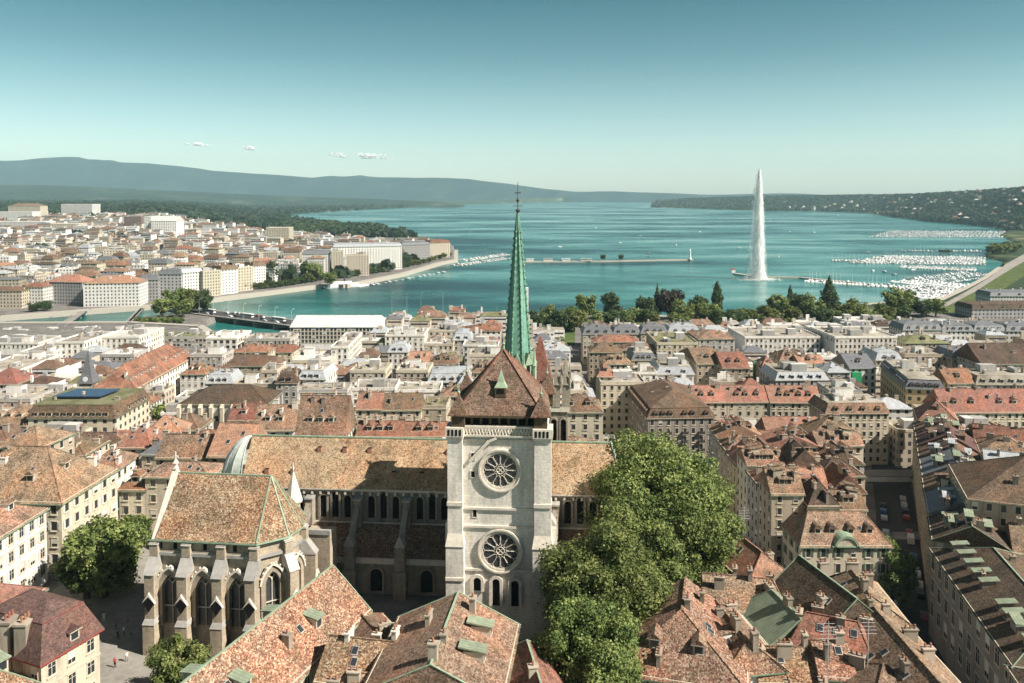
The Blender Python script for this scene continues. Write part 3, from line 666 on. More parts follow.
def hillmat(name, c1, c2, c3):
    m, nt, b = base(name, 0.95, 0.05); o = N(nt, 'TexCoord').outputs['Object']; n1 = noise(nt, o, .0035, 9, .7); n2 = noise(nt, o, .02, 4, .7)
    col = ramp(nt, n1, ((.35, c1), (.55, c2), (.72, c3))); col = mixc(nt, .7, col, ramp(nt, n2, ((.3, (.5, .5, .5)), (.7, (1.3, 1.3, 1.3)))), 'MULTIPLY'); nt.links.new(col, b.inputs['Base Color']); return m
PROF = [(-400, 164), (0, 160.5), (25, 160.5), (45, 158.7), (68, 157.5), (80, 157.8), (90, 160.4), (97, 160.2), (105, 161), (112, 160.6), (122, 162.4), (150, 163), (175, 165.5), (200, 169.5), (212, 171.7), (256, 175), (313, 177.5), (331, 175.7), (345, 176.4), (361, 175.4), (370, 177.2), (381, 178), (431, 178), (468, 179), (506, 183), (545, 189.5), (575, 192), (612, 192.5), (652, 194), (700, 195.6), (760, 195.2), (1500, 195)]
mountains('mountains', 13600, PROF, 20, 5, hillmat('mountain_forest', (0.010, 0.022, 0.028), (0.022, 0.038, 0.042), (0.075, 0.095, 0.08)), 1700)
mountains('hills', 8600, [(-400, 188), (0, 185), (60, 186), (130, 189), (200, 192), (280, 196), (380, 199), (440, 201.5), (480, 207), (520, 225), (1500, 225)], 4, 9, hillmat('foothill_fields', (0.015, 0.03, 0.024), (0.035, 0.055, 0.04), (0.15, 0.16, 0.11)), 2200, foot=-6)

# haze: a closed box of even, pale air round everything but the sky and its clouds
hm = bpy.data.materials.new('haze'); hm.use_nodes = True; hn = hm.node_tree; hn.nodes.clear()
ho = hn.nodes.new('ShaderNodeOutputMaterial'); pv = hn.nodes.new('ShaderNodeVolumePrincipled'); hn.links.new(pv.outputs[0], ho.inputs['Volume'])
pv.inputs['Color'].default_value = (0.54, 0.86, 0.96, 1); pv.inputs['Density'].default_value = HAZE = 5.0e-5; pv.inputs['Anisotropy'].default_value = 0.0
hz = MB().box(-14500, 14500, -300, 14600, -5.5, 760).build('haze', hm); hz['kind'] = 'stuff'

# clouds, well beyond and above the haze
def cloud(px, py, wpx, hpx, seed, label):
    D = 17500; k = D / FPX; c = P(px, py, d=D); rn = random.Random(seed); b = MB()
    for i in range(90):
        t = rn.choice((rn.gauss(.35, .26), rn.gauss(.35, .26), rn.gauss(-.7, .12))); t = max(-1, min(1, t)); r = k * hpx * .20 * (1.1 - abs(t) * .6) * rn.uniform(.4, 1.3)
        x, z = t * wpx * k / 2, (rn.uniform(-.1, .3) - .12 * t) * hpx * k
        b.lathe([(r * 1.25 * math.sin(a), z + r * (-math.cos(a)) * (1 if a > 1.57 else .4)) for a in [math.pi * q / 8 for q in range(1, 8)]], 10, x, rn.uniform(-150, 150))
    if 'cloudm' not in CACHE:
        m, nt, b_ = base('cloud', 1, 0); b_.inputs['Base Color'].default_value = (.95, .95, .95, 1); tp = N(nt, 'BsdfTransparent'); m3 = N(nt, 'MixShader'); out = nt.nodes['Material Output']
        al = ramp(nt, noise(nt, N(nt, 'TexCoord').outputs['Object'], .012, 5, .7), ((.40, (0, 0, 0)), (.66, (.75, .75, .75)))); nt.links.new(al, m3.inputs[0]); nt.links.new(tp.outputs[0], m3.inputs[1]); nt.links.new(b_.outputs[0], m3.inputs[2]); nt.links.new(m3.outputs[0], out.inputs[0]); CACHE['cloudm'] = m
    m = CACHE['cloudm']
    o = b.build('cloud', m, None, c, smooth=True); tag(o, label, 'cloud', 'small clouds over the mountains', 'stuff')
cloud(361, 157.5, 64, 10, 2, 'long thin white cloud low over the mountains, largest of the small clouds'); cloud(196, 145, 24, 6, 3, 'small white cloud above the highest mountain slope, leftmost of three'); cloud(249, 149, 11, 6, 4, 'tiny round white puff of cloud between the other two clouds')

# ------------------------------------------------------------------ cathedral (local u along the nave to the right, v away, w height)
CA = R(-4); TO = (-2.0, 128.0)
def cw(u, v): return (TO[0] + u * math.cos(CA) - v * math.sin(CA), TO[1] + u * math.sin(CA) + v * math.cos(CA))
CG = 33.0
cath = empty('cathedral', (TO[0], TO[1], CG), CA)
tag(cath, 'large stone cathedral with rose windowed square tower, tiled nave and green copper spire', 'cathedral')
FOOT.append((*cw(-22, 19), CA, 76, 24)); FOOT.append((*cw(0, 7), CA, 19, 16))
Z = lambda z: z - CG
def cpart(b, name, mats, parent=None, **kw): return b.build(name, mats, parent or cath, **kw)
# nave
nave_w = MB(); E0, E1 = -51.5, 6.0
nave_w.box(E0, 22, 19.3, 30.5, -2, Z(50.5), 0); nave_w.box(E0 - .2, 22.2, 19.0, 30.8, Z(49.7), Z(50.45), 1)
for u in np.arange(E0 + 1.2, 22, 1.6): nave_w.box(u - .2, u + .2, 18.75, 19.0, Z(49.1), Z(49.7), 1)
for x in (E0,): nave_w.hull([(x, 19.3, Z(50.5)), (x, 30.5, Z(50.5)), (x, 24.9, Z(58))], [(x + .8, 19.3, Z(50.5)), (x + .8, 30.5, Z(50.5)), (x + .8, 24.9, Z(58))], 0)
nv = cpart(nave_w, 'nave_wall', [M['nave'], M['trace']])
b = MB(); b.face([(E0, 18.6, Z(50.3)), (22, 18.6, Z(50.3)), (19.5, 24.9, Z(58.2)), (E0, 24.9, Z(58.2))]); b.face([(22, 31.2, Z(50.3)), (E0, 31.2, Z(50.3)), (E0, 24.9, Z(58.2)), (19.5, 24.9, Z(58.2))]); b.face([(22, 18.6, Z(50.3)), (22, 31.2, Z(50.3)), (19.5, 24.9, Z(58.2))])
b.hull([(E0, 18.6, Z(50.05)), (22, 18.6, Z(50.05)), (22, 31.2, Z(50.05)), (E0, 31.2, Z(50.05))], [(E0, 18.6, Z(50.3)), (22, 18.6, Z(50.3)), (22, 31.2, Z(50.3)), (E0, 31.2, Z(50.3))], 1, True, False)
nr = cpart(b, 'nave_roof', [TILE['nave'], M['trace']])
k = MB(); k.beam((E0, 24.9, Z(58.3)), (19.5, 24.9, Z(58.3)), .3, .25); k.beam((19.5, 24.9, Z(58.3)), (22, 18.6, Z(50.4)), .4, .2); k.beam((19.5, 24.9, Z(58.3)), (22, 31.2, Z(50.4)), .4, .2); cpart(k, 'ridge_cap', [M['verdigris']], nr)
for i in range(9):
    u = E0 + 5 + i * 5 + random.uniform(-1, 1); t = random.choice((.3, .55, .75)); inst('roof_hatch', box_mesh('roof_hatch', (.8, .8, .5), [M['brick'], M['darkin']]), nr, (u, 18.6 + 6.3 * t, Z(50.3) + 7.9 * t))
# sunken arched clerestory windows with round hood moulds
def hood(b, cx, y, z, w, h, mi=1, proud=.35, th=.38):
    o = [(cx + p[0], p[1]) for p in arch(w + 2 * th, h + th, z0=z)]; i_ = [(cx + p[0], p[1]) for p in arch(w, h, z0=z)]; b.ring_xz(o, i_, y - proud, y, mi)
bays = []
u = -47.0
while u < 16:
    bays.append(u); u += 9.3
for bu in bays:
    for k_ in (0, 1, 2):
        cu = bu + 2.3 + k_ * 2.35
        b = MB(); hood(b, 0, 0, 0, 1.25, 4.3 + (.7 if k_ == 1 else 0), 0); b.xz(arch(1.25, 4.3 + (.7 if k_ == 1 else 0)), -.06, .1, 1)
        me = cached(('clw', k_ == 1), lambda: b.mesh('clerestory_window', [M['nave'], M['darkin']])); inst('clerestory_window', me, cath, (cu, 19.3, Z(44.6)))
# aisle roof and wall, buttresses
b = MB(); b.box(E0 + 3, 19, 13.2, 19.3, -2, Z(39.4), 0); b.box(E0 + 3 - .2, 19.2, 12.9, 13.2, Z(38.7), Z(39.7), 1); b.box(E0 + 3, 19, 19.0, 19.3, Z(43.4), Z(43.8), 1)
aw = cpart(b, 'aisle_wall', [M['nave'], M['trace']])
b = MB(); b.hull([(E0 + 3, 13.2, Z(39.5)), (19, 13.2, Z(39.5)), (19, 19.3, Z(43.5)), (E0 + 3, 19.3, Z(43.5))], [(E0 + 3, 13.2, Z(39.8)), (19, 13.2, Z(39.8)), (19, 19.3, Z(43.8)), (E0 + 3, 19.3, Z(43.8))]); cpart(b, 'aisle_roof', [TILE['speckled']])
for bu in bays:
    b = MB(); b.box(-.7, .7, 17.2, 19.3, Z(43.6), Z(48.6), 0); b.box(-.8, .8, 17.0, 19.3, Z(48.6), Z(48.9), 1)
    b.hull([(-.55, 17.3, Z(46)), (.55, 17.3, Z(46)), (.55, 17.3, Z(48)), (-.55, 17.3, Z(48))], [(-.55, 12.6, Z(41.6)), (.55, 12.6, Z(41.6)), (.55, 12.6, Z(43.2)), (-.55, 12.6, Z(43.2))], 0)
    b.box(-.9, .9, 11.2, 13.1, -2, Z(42.6), 0); b.box(-1.15, 1.15, 10.9, 13.0, -2, Z(38.2), 0)
    b.hull([(-1.0, 11.1, Z(42.6)), (1.0, 11.1, Z(42.6)), (1.0, 13.1, Z(42.6)), (-1.0, 13.1, Z(42.6))], [(-.1, 11.3, Z(44.6)), (.1, 11.3, Z(44.6)), (.1, 12.9, Z(44.6)), (-.1, 12.9, Z(44.6))], 1)
    me = cached('flyb', lambda: b.mesh('flying_buttress', [M['nave'], M['lead']])); inst('flying_buttress', me, cath, (bu, 0, 0))
    b2 = MB(); b2.xz(arch(2.2, 4.2), -.06, .1, 1); hood(b2, 0, 0, 0, 2.2, 4.2, 0); me = cached('aislewin', lambda: b2.mesh('aisle_window', [M['nave'], M['darkin']])); inst('aisle_window', me, cath, (bu + 4.65, 13.2, Z(33.6)))
# west end: ribbed pale dome
b = MB(); pr = [(5.7 * math.cos(a), 8.6 * math.sin(a)) for a in [math.pi / 2 * q / 12 for q in range(12)]] + [(.15, 8.6)]
b.lathe(pr, 16)
for i in range(16):
    a = 2 * math.pi * i / 16
    for (r0, z0), (r1, z1) in zip(pr, pr[1:]): b.tube((r0 * math.cos(a), r0 * math.sin(a), z0), (r1 * math.cos(a), r1 * math.sin(a), z1), .13, n=4, mi=1)
b.lathe([(6.0, -1.2), (6.0, 0), (5.7, .3)], 16, 0, 0, 1); b.lathe([(5.6, -18), (5.6, -1.1)], 16, 0, 0, 2); keep = [i for i, f in enumerate(b.f) if sum(b.v[q][0] for q in f) / len(f) < .12]; b.f = [b.f[i] for i in keep]; b.m = [b.m[i] for i in keep]
cpart(b, 'west_dome', [M['domecopper'], M['lead'], M['nave']], loc=(E0 - .1, 24.9, Z(49.6)))
# transept arm behind the tower and a stone gable
b = MB(); b.box(-8, 8, 14, 19.5, -2, Z(56), 0); cpart(b, 'transept_wall', [M['nave']])
# south tower
tw_ = MB(); TOPZ = Z(68.4)
tw_.box(-7.6, 7.6, 0, 15, -2, TOPZ, 0)
for z in (Z(65.9), Z(54.6), Z(51.6), Z(44.4)): tw_.box(-7.75, 7.75, -.28, 15.2, z, z + .38, 1)
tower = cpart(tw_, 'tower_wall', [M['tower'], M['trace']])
def buttress(x0, x1, side):
    b = MB(); b.box(x0, x1, -1.3, 1.6, Z(50.5), Z(66.6), 0); b.box(x0 - .2, x1 + .2, -1.6, 1.7, Z(66.6), Z(67.0), 1); b.box(x0 - .25, x1 + .25, -1.75, 1.7, Z(67.0), Z(68.5), 1)
    for i in range(4): b.box(x0 + .1 + i * .62, x0 + .45 + i * .62, -1.8, -1.74, Z(67.2), Z(68.2), 2)
    b.box(x0 - .1, x1 + .1, -1.5, 1.6, Z(55.6), Z(56.2), 1)
    b.box(x0 - .25, x1 + .25, -1.75, 1.6, -2, Z(49.0), 0); b.hull([(x0 - .35, -1.9, Z(49)), (x1 + .35, -1.9, Z(49)), (x1 + .35, 1.6, Z(49)), (x0 - .35, 1.6, Z(49))], [(x0, -1.3, Z(51)), (x1, -1.3, Z(51)), (x1, 1.6, Z(51)), (x0, 1.6, Z(51))], 1)
    b.box(x0 - .3, x1 + .3, -1.95, 1.6, Z(43.4), Z(43.9), 1)
    return b
cpart(buttress(-8.4, -6.0, -1), 'tower_buttress', [M['tower'], M['trace'], M['darkin']], tower); cpart(buttress(5.7, 8.4, 1), 'tower_buttress', [M['tower'], M['trace'], M['darkin']], tower)
for sgn in (-1, 1):                               # broad side buttresses stepping out low down
    b = MB(); x0, x1 = sorted((sgn * 7.6, sgn * 9.2)); b.box(x0, x1, 1.5, 4.0, -2, Z(51.5), 0); b.hull([(x0, 1.5, Z(51.5)), (x1, 1.5, Z(51.5)), (x1, 4, Z(51.5)), (x0, 4, Z(51.5))], [(sgn * 7.6 - .01, 1.5, Z(54)), (sgn * 7.6 + .01, 1.5, Z(54)), (sgn * 7.6 + .01, 4, Z(54)), (sgn * 7.6 - .01, 4, Z(54))], 1)
    cpart(b, 'tower_buttress', [M['tower'], M['lead']], tower)
b = MB(); b.box(-7.7, 7.7, -.55, -.28, TOPZ - .2, TOPZ + .15, 1)         # pierced parapet under the eaves
for i in range(22): b.tube((-5.8 + i * .53, -.45, TOPZ - 1.3), (-5.55 + i * .53, -.45, TOPZ - .2), .09, n=4, mi=1); b.tube((-5.3 + i * .53, -.45, TOPZ - 1.3), (-5.55 + i * .53, -.45, TOPZ - .2), .09, n=4, mi=1)
b.box(-6, 5.7, -.6, -.28, TOPZ - 1.6, TOPZ - 1.3, 1); cpart(b, 'parapet', [M['tower'], M['trace']], tower)
b = MB(); b.box(-6.8, 6.8, .8, 14.2, TOPZ, TOPZ + 2.2, 0)  # near-black core paints the shade inside the belfry arcade
for i in range(9): b.box(-6.3 + i * 1.5, -5.9 + i * 1.5, .3, .8, TOPZ, TOPZ + 1.9, 1)
cpart(b, 'belfry_gallery', [M['darkin'], M['trunk']], tower)
def rose(zc, r):
    root = MB(); n = 40; cir = lambda rr: [(rr * math.cos(2 * math.pi * i / n), rr * math.sin(2 * math.pi * i / n)) for i in range(n + 1)]
    root.ring_xz(cir(r + .7), cir(r + .4), -.45, 0, 0); root.ring_xz(cir(r + .4), cir(r), -.25, 0, 0)
    o = root.build('rose_window', [M['trace']], tower, (.1, 0, Z(zc)))
    MB().xz(cir(r)[:-1], -.04, .02).build('glass', [M['rglass']], o)
    t = MB(); m = 12
    for i in range(m):
        a = 2 * math.pi * (i + .5) / m; ca, sa = math.cos(a), math.sin(a); pts = []
        for q in range(15):
            th = 2 * math.pi * q / 14; rad = r * .63 + r * .335 * math.cos(th); lat = r * .19 * math.sin(th) * (1 + .55 * math.cos(th)); pts.append((rad * ca - lat * sa, rad * sa + lat * ca))
        for p, q in zip(pts, pts[1:]): t.tube((p[0], -.14, p[1]), (q[0], -.14, q[1]), .036, n=4)
    for rr in (r * .22, r * .98): 
        c_ = cir(rr)[::2]
        for p, q in zip(c_, c_[1:]): t.tube((p[0], -.13, p[1]), (q[0], -.13, q[1]), .06, n=4)
    for a in (0, 1.571, 3.142, 4.712): 
        for q in range(8):
            t0, t1 = 2 * math.pi * q / 8, 2 * math.pi * (q + 1) / 8; cx_, cz_ = r * .12 * math.cos(a), r * .12 * math.sin(a); t.tube((cx_ + r * .1 * math.cos(t0), -.12, cz_ + r * .1 * math.sin(t0)), (cx_ + r * .1 * math.cos(t1), -.12, cz_ + r * .1 * math.sin(t1)), .05, n=4)
    t.build('tracery', [M['trace']], o); return o
rose(61.2, 2.85); rose(47.8, 3.0)
# shaded pointed relieving arch over the upper rose: one raised limb, as seen
b = MB(); b.beam((-4.9, -.3, Z(62.6)), (-1.8, -.3, Z(66.0)), .6, .5); b.beam((-1.8, -.3, Z(66.0)), (-.5, -.3, Z(66.6)), .6, .4); cpart(b, 'relieving_arch', [M['trace']], tower)
for (u_, z_, h_) in ((-4.2, 62.8, 1.1), (-4.2, 59.9, 1.0), (-4.1, 56.9, 0), (-3.9, 53.3, 1.5)):
    if h_: inst('slit_window', cached(('slit', h_), lambda: MB().box(-.3, .3, -.05, .02, 0, h_, 0).ring_xz([(-.42, -.1), (-.42, h_ + .12), (.42, h_ + .12), (.42, -.1), (-.42, -.1)], [(-.3, 0), (-.3, h_), (.3, h_), (.3, 0), (-.3, 0)], -.12, 0, 1).mesh('slit_window', [M['darkin'], M['trace']])), tower, (u_ - .2, 0, Z(z_)))
for u_, z_, h_ in ((-3.7, 41.0, 2.3), (-.6, 38.6, 4.6), (2.5, 38.6, 4.4)):
    b = MB(); b.xz(arch(1.25, h_), -.05, .02, 1); hood(b, 0, 0, 0, 1.25, h_, 0, .4, .5); b.build('arched_window', [M['trace'], M['darkin']], tower, (u_, 0, Z(z_)))
# tower roof
b = MB(); e = 8.3; ez = TOPZ + 1.9; az = Z(79.6); ap = (0, 7.5, az)
q = [(-7.4, -.6, ez), (7.4, -.6, ez), (8.0, 7.5, ez), (7.4, 15.6, ez), (-7.4, 15.6, ez), (-8.0, 7.5, ez)]
for i in range(6): b.face([q[i], q[(i + 1) % 6], (0, 7.5, az)], 0); b.face([(q[i][0], q[i][1], ez - .4), (q[(i + 1) % 6][0], q[(i + 1) % 6][1], ez - .4), q[(i + 1) % 6], q[i]], 1)
b.face([(p[0], p[1], ez - .4) for p in reversed(q)], 1)
tr = cpart(b, 'tower_roof', [TILE['brown'], M['trunk']], tower)
k = MB()
for p in (q[0], q[1], q[3], q[4]): k.beam((p[0], p[1], p[2] + .08), (0, 7.5, az + .05), .35, .2)
k.build('ridge_cap', [TILE['rust']], tr)
b = MB(); b.lathe([(.25, 0), (.18, .8), (.35, 1.0), (.1, 1.4), (.05, 2.6)], 6); b.build('finial', [M['verdigris']], tr, (0, 7.5, az - .1))
b = MB(); b.box(-.9, .9, -1.2, 1.6, -.6, .9, 0); b.box(-.6, .6, -1.25, -1.1, 0, .8, 1); b.lathe([(1.5, .85), (.8, 1.7), (.1, 3.6), (.12, 4.2)], 4, 0, .2, 2, math.pi / 4); b.build('dormer', [M['trunk'], M['darkin'], M['verdigris']], tr, (0, 2.6, ez + 3.1))
for sx_, yy in ((-6.7, -.2), (6.7, -.2), (7.3, 15), (-7.3, 15)):
    b = MB(); b.lathe([(1.5, -2.3), (1.5, 0)], 4, 0, 0, 1, math.pi / 4); b.lathe([(2.25, -.25), (2.2, 0), (.15, 2.9), (.05, 3.0)], 4, 0, 0, 0, math.pi / 4); b.lathe([(.12, 2.9), (.3, 3.3), (.12, 3.6), (.04, 4.8)], 6, 0, 0, 2)
    b.build('corner_turret', [TILE['brown'], M['trunk'], M['verdigris']], tr, (sx_, yy, ez + .35))
# copper spire over the crossing
bx, by = (1.4, 24.5)
b = MB(); D_ = 24.5; 
b.lathe([(3.0, Z(58)), (3.0, Z(71)), (3.15, Z(71.5)), (2.7, Z(73))], 8, 0, 0, 1, math.pi / 8)
b.lathe([(2.75, Z(72)), (2.25, Z(79)), (1.5, Z(88)), (.65, Z(97.5)), (.16, Z(102.5))], 8, 0, 0, 0, math.pi / 8)
spire = cpart(b, 'spire', [M['spire'], M['verdigris']], loc=(bx, by, 0))
k = MB()
for i in range(8):
    a = math.pi / 8 + i * math.pi / 4; pr_ = [(2.78, Z(72)), (2.28, Z(79)), (1.53, Z(88)), (.68, Z(97.5)), (.18, Z(102.5))]
    for (r0, z0), (r1, z1) in zip(pr_, pr_[1:]): k.tube((r0 * math.cos(a), r0 * math.sin(a), z0), (r1 * math.cos(a), r1 * math.sin(a), z1), .14, n=5)
    for t in range(22):
        f_ = t / 22; z0 = Z(72) + 28 * f_; r0 = interp([(Z(72), 2.8), (Z(79), 2.3), (Z(88), 1.55), (Z(97.5), .7), (Z(103), .2)], z0); k.lathe([(.05, z0), (.2, z0 + .2), (.05, z0 + .45)], 4, (r0 + .15) * math.cos(a), (r0 + .15) * math.sin(a))
k.build('spire_rib', [M['spire']], spire)
for i in range(8):                                # gabled lucarnes and pinnacles round the foot
    a = i * math.pi / 4; b = MB(); b.box(-.7, .7, 0, 1.8, 0, 2.2, 0); b.box(-.4, .4, -.05, .1, .2, 2, 1); b.hull([(-.95, -.2, 2.1), (.95, -.2, 2.1), (0, -.2, 4.4)], [(-.95, 1.8, 2.1), (.95, 1.8, 2.1), (0, 1.8, 4.4)], 0)
    me = cached('lucarne', lambda: b.mesh('lucarne', [M['verdigris'], M['darkin']])); inst('lucarne', me, spire, (3.05 * math.cos(a), 3.05 * math.sin(a), Z(71.6)), a + math.pi / 2)
    a += math.pi / 8; b = MB(); b.lathe([(.35, -5), (.35, 2.2), (.5, 2.4), (.22, 3), (.05, 5.6)], 6); me = cached('pinn', lambda: b.mesh('pinnacle', [M['verdigris']])); inst('pinnacle', me, spire, (3.5 * math.cos(a), 3.5 * math.sin(a), Z(71)))
b = MB(); b.tube((0, 0, Z(102)), (0, 0, Z(108.5)), .09, .05, 6); b.lathe([(.1, Z(102.6)), (.55, Z(103)), (.1, Z(103.4))], 8); b.lathe([(.1, Z(104.6)), (.35, Z(105)), (.1, Z(105.4))], 8); b.box(-.6, .6, -.05, .05, Z(106.3), Z(106.5)); b.beam((-.9, 0, Z(103.9)), (.9, 0, Z(103.9)), .12, .12)
b.build('weathercock', [M['darkmetal']], spire)
# north tower, mostly hidden: pinnacled stone top with a checked roof
b = MB(); b.box(1.5, 11.0, 31, 41, -2, Z(62.5), 0); b.box(1.1, 11.4, 30.7, 41.3, Z(62.5), Z(63.6), 1); nt_ = cpart(b, 'north_tower_wall', [M['nave'], M['trace']])
b = MB(); b.lathe([(5.0, Z(63.6)), (.5, Z(76.5)), (.2, Z(77))], 4, 5.4, 35, 0, math.pi / 4); b.build('north_tower_roof', [TILE['red']], nt_)
for x_, y_ in ((2, 31.5), (10.6, 31.5), (10.6, 40.5), (8.8, 31.4), (10.8, 36)):
    b = MB(); b.box(-.8, .8, -.8, .8, 0, 4.5); b.hull([(-1, -1, 4.5), (1, -1, 4.5), (1, 1, 4.5), (-1, 1, 4.5)], [(-.1, -.1, 8), (.1, -.1, 8), (.1, .1, 8), (-.1, .1, 8)])
    for s_ in (-1, 1): b.lathe([(.3, 4), (.3, 5.2), (.03, 6.8)], 5, s_ * .8, -.8)
    me = cached('npin', lambda: b.mesh('stone_pinnacle', [M['nave']])); inst('stone_pinnacle', me, nt_, (x_, y_, Z(63.5)))
for i in range(5): b = MB(); b.xz(arch(1.1, 5.5), -.05, .05, 1); hood(b, 0, 0, 0, 1.1, 5.5, 0, .3, .3); me = cached('ntw', lambda: b.mesh('arched_window', [M['nave'], M['darkin']])); inst('arched_window', me, nt_, (2.6 + i * 1.9, 31, Z(55.5)))

# ------------------------------------------------------------------ side chapel, at the cathedral's west end
chp = empty('chapel', (-49.0, 125, CG), R(-6)); tag(chp, 'gothic stone side chapel with buttresses and steep tiled roof at the cathedral corner', 'chapel')
FOOT.append((-46, 131, R(-6), 26, 15))
# local: x right along front (y=0), origin at front middle
hw = 8.5; EZ = Z(51.0); RZ = Z(59.3); DP = 13
ap_ = [(-hw, 0), (hw, 0), (hw + 3.7, 3.0), (hw + 4.4, 6.5), (hw + 3.7, 10), (hw, DP), (-hw, DP)]
b = MB(); b.prism(ap_, -2, EZ, 0)
grow = lambda g_: [(-hw - g_, -g_), (hw + g_ * .4, -g_), (hw + 3.7 + g_ * .8, 3 - g_ * .6), (hw + 4.4 + g_, 6.5), (hw + 3.7 + g_ * .8, 10 + g_ * .6), (hw + g_ * .4, DP + g_), (-hw - g_, DP + g_)]
b.prism(grow(.55), Z(48.3), Z(48.8), 1); b.prism(grow(.3), Z(48.8), Z(49.05), 0); b.prism(grow(.35), EZ - .5, EZ - .1, 1)
b.hull([(-hw - .35, -.7, EZ - .4), (-hw - .35, DP + .7, EZ - .4), (-hw - .35, 6.5, RZ + .75)], [(-hw + .55, -.7, EZ - .4), (-hw + .55, DP + .7, EZ - .4), (-hw + .55, 6.5, RZ + .75)], 2)
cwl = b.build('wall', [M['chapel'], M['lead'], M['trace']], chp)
for i in range(7):
    inst('small_window', cached('smw', lambda: MB().box(-.3, .3, -.05, .02, 0, 1.0).mesh('small_window', [M['darkin']])), chp, (-7.6 + i * 2.5, -.0, Z(49.2)))
g_ = grow(.8); E = (-hw + .5, 6.5, RZ); F = (hw - .2, 6.5, RZ)
b = MB(); A_ = lambda i: (g_[i][0], g_[i][1], EZ)
b.face([(-hw + .5, g_[0][1], EZ), A_(1), F, E]); b.face([A_(5), (-hw + .5, g_[6][1], EZ), E, F])
for i in (1, 2, 3, 4): b.face([A_(i), A_(i + 1), F])
for i in range(7):
    if i == 6: continue
    p, q_ = A_(i), A_((i + 1) % 7); b.face([(p[0], p[1], p[2] - .3), (q_[0], q_[1], q_[2] - .3), q_, p], 1)
b.face([(p[0], p[1], EZ - .3) for p in reversed(g_)], 1)
cro = b.build('roof', [TILE['speckled'], M['verdigris']], chp)
k = MB(); k.beam(E, F, .26, .2)
for i in (1, 2, 3, 4, 5): k.beam((g_[i][0], g_[i][1], EZ + .1), (F[0], F[1], F[2] + .05), .22, .14)
k.build('ridge_cap', [M['verdigris']], cro)
b = MB(); b.lathe([(.5, 0), (.3, .7), (.55, 1.0), (.2, 1.5), (.08, 3.0)], 6); b.box(-.45, .45, -.1, .1, 1.9, 2.2); b.build('finial', [M['trace']], cro, (-hw + .1, 6.5, RZ + .6))
def cbutt(x, y, a):
    def f():
        b = MB(); b.box(-.8, .8, -2.4, .1, -2, Z(45.9), 0)
        b.hull([(-.92, -2.6, Z(45.9)), (.92, -2.6, Z(45.9)), (.92, .1, Z(45.9)), (-.92, .1, Z(45.9))], [(-.85, -.8, Z(48.3)), (.85, -.8, Z(48.3)), (.85, .1, Z(48.3)), (-.85, .1, Z(48.3))], 1)
        b.box(-.7, .7, -.9, .1, Z(48.3), Z(50.4), 0); b.hull([(-.8, -1.05, Z(50.2)), (.8, -1.05, Z(50.2)), (.8, .1, Z(50.2)), (-.8, .1, Z(50.2))], [(-.8, -.2, Z(50.75)), (.8, -.2, Z(50.75)), (.8, .1, Z(50.75)), (-.8, .1, Z(50.75))], 1)
        b.hull([(-.9, -2.7, Z(41.4)), (0, -2.7, Z(40.0)), (.9, -2.7, Z(41.4)), (0, -2.7, Z(42.8))], [(-.9, -2.3, Z(41.4)), (0, -2.3, Z(40.0)), (.9, -2.3, Z(41.4)), (0, -2.3, Z(42.8))], 2)
        b.hull([(-1.1, -2.75, Z(41.4)), (0, -2.75, Z(43.1)), (1.1, -2.75, Z(41.4)), (0, -2.75, Z(42.5))], [(-1.1, -2.3, Z(41.4)), (0, -2.3, Z(43.1)), (1.1, -2.3, Z(41.4)), (0, -2.3, Z(42.5))], 3)
        b.box(-.98, .98, -2.8, .1, -2, Z(38.0), 0); b.hull([(-1.05, -2.9, Z(38.0)), (1.05, -2.9, Z(38.0)), (1.2, .1, Z(38.0)), (-1.2, .1, Z(38.0))], [(-.8, -2.4, Z(38.8)), (.8, -2.4, Z(38.8)), (.95, .1, Z(38.8)), (-.95, .1, Z(38.8))], 1)
        return b.mesh('buttress', [M['chapel'], M['lead'], M['darkin'], M['trace']])
    inst('buttress', cached('cbutt', f), chp, (x, y, 0), a)
for x_ in (-hw + .2, -2.9, 2.9, hw - .2): cbutt(x_, 0, 0)
cbutt(hw + 3.7, 3.0, R(52)); cbutt(hw + 4.4, 8.0, R(95))
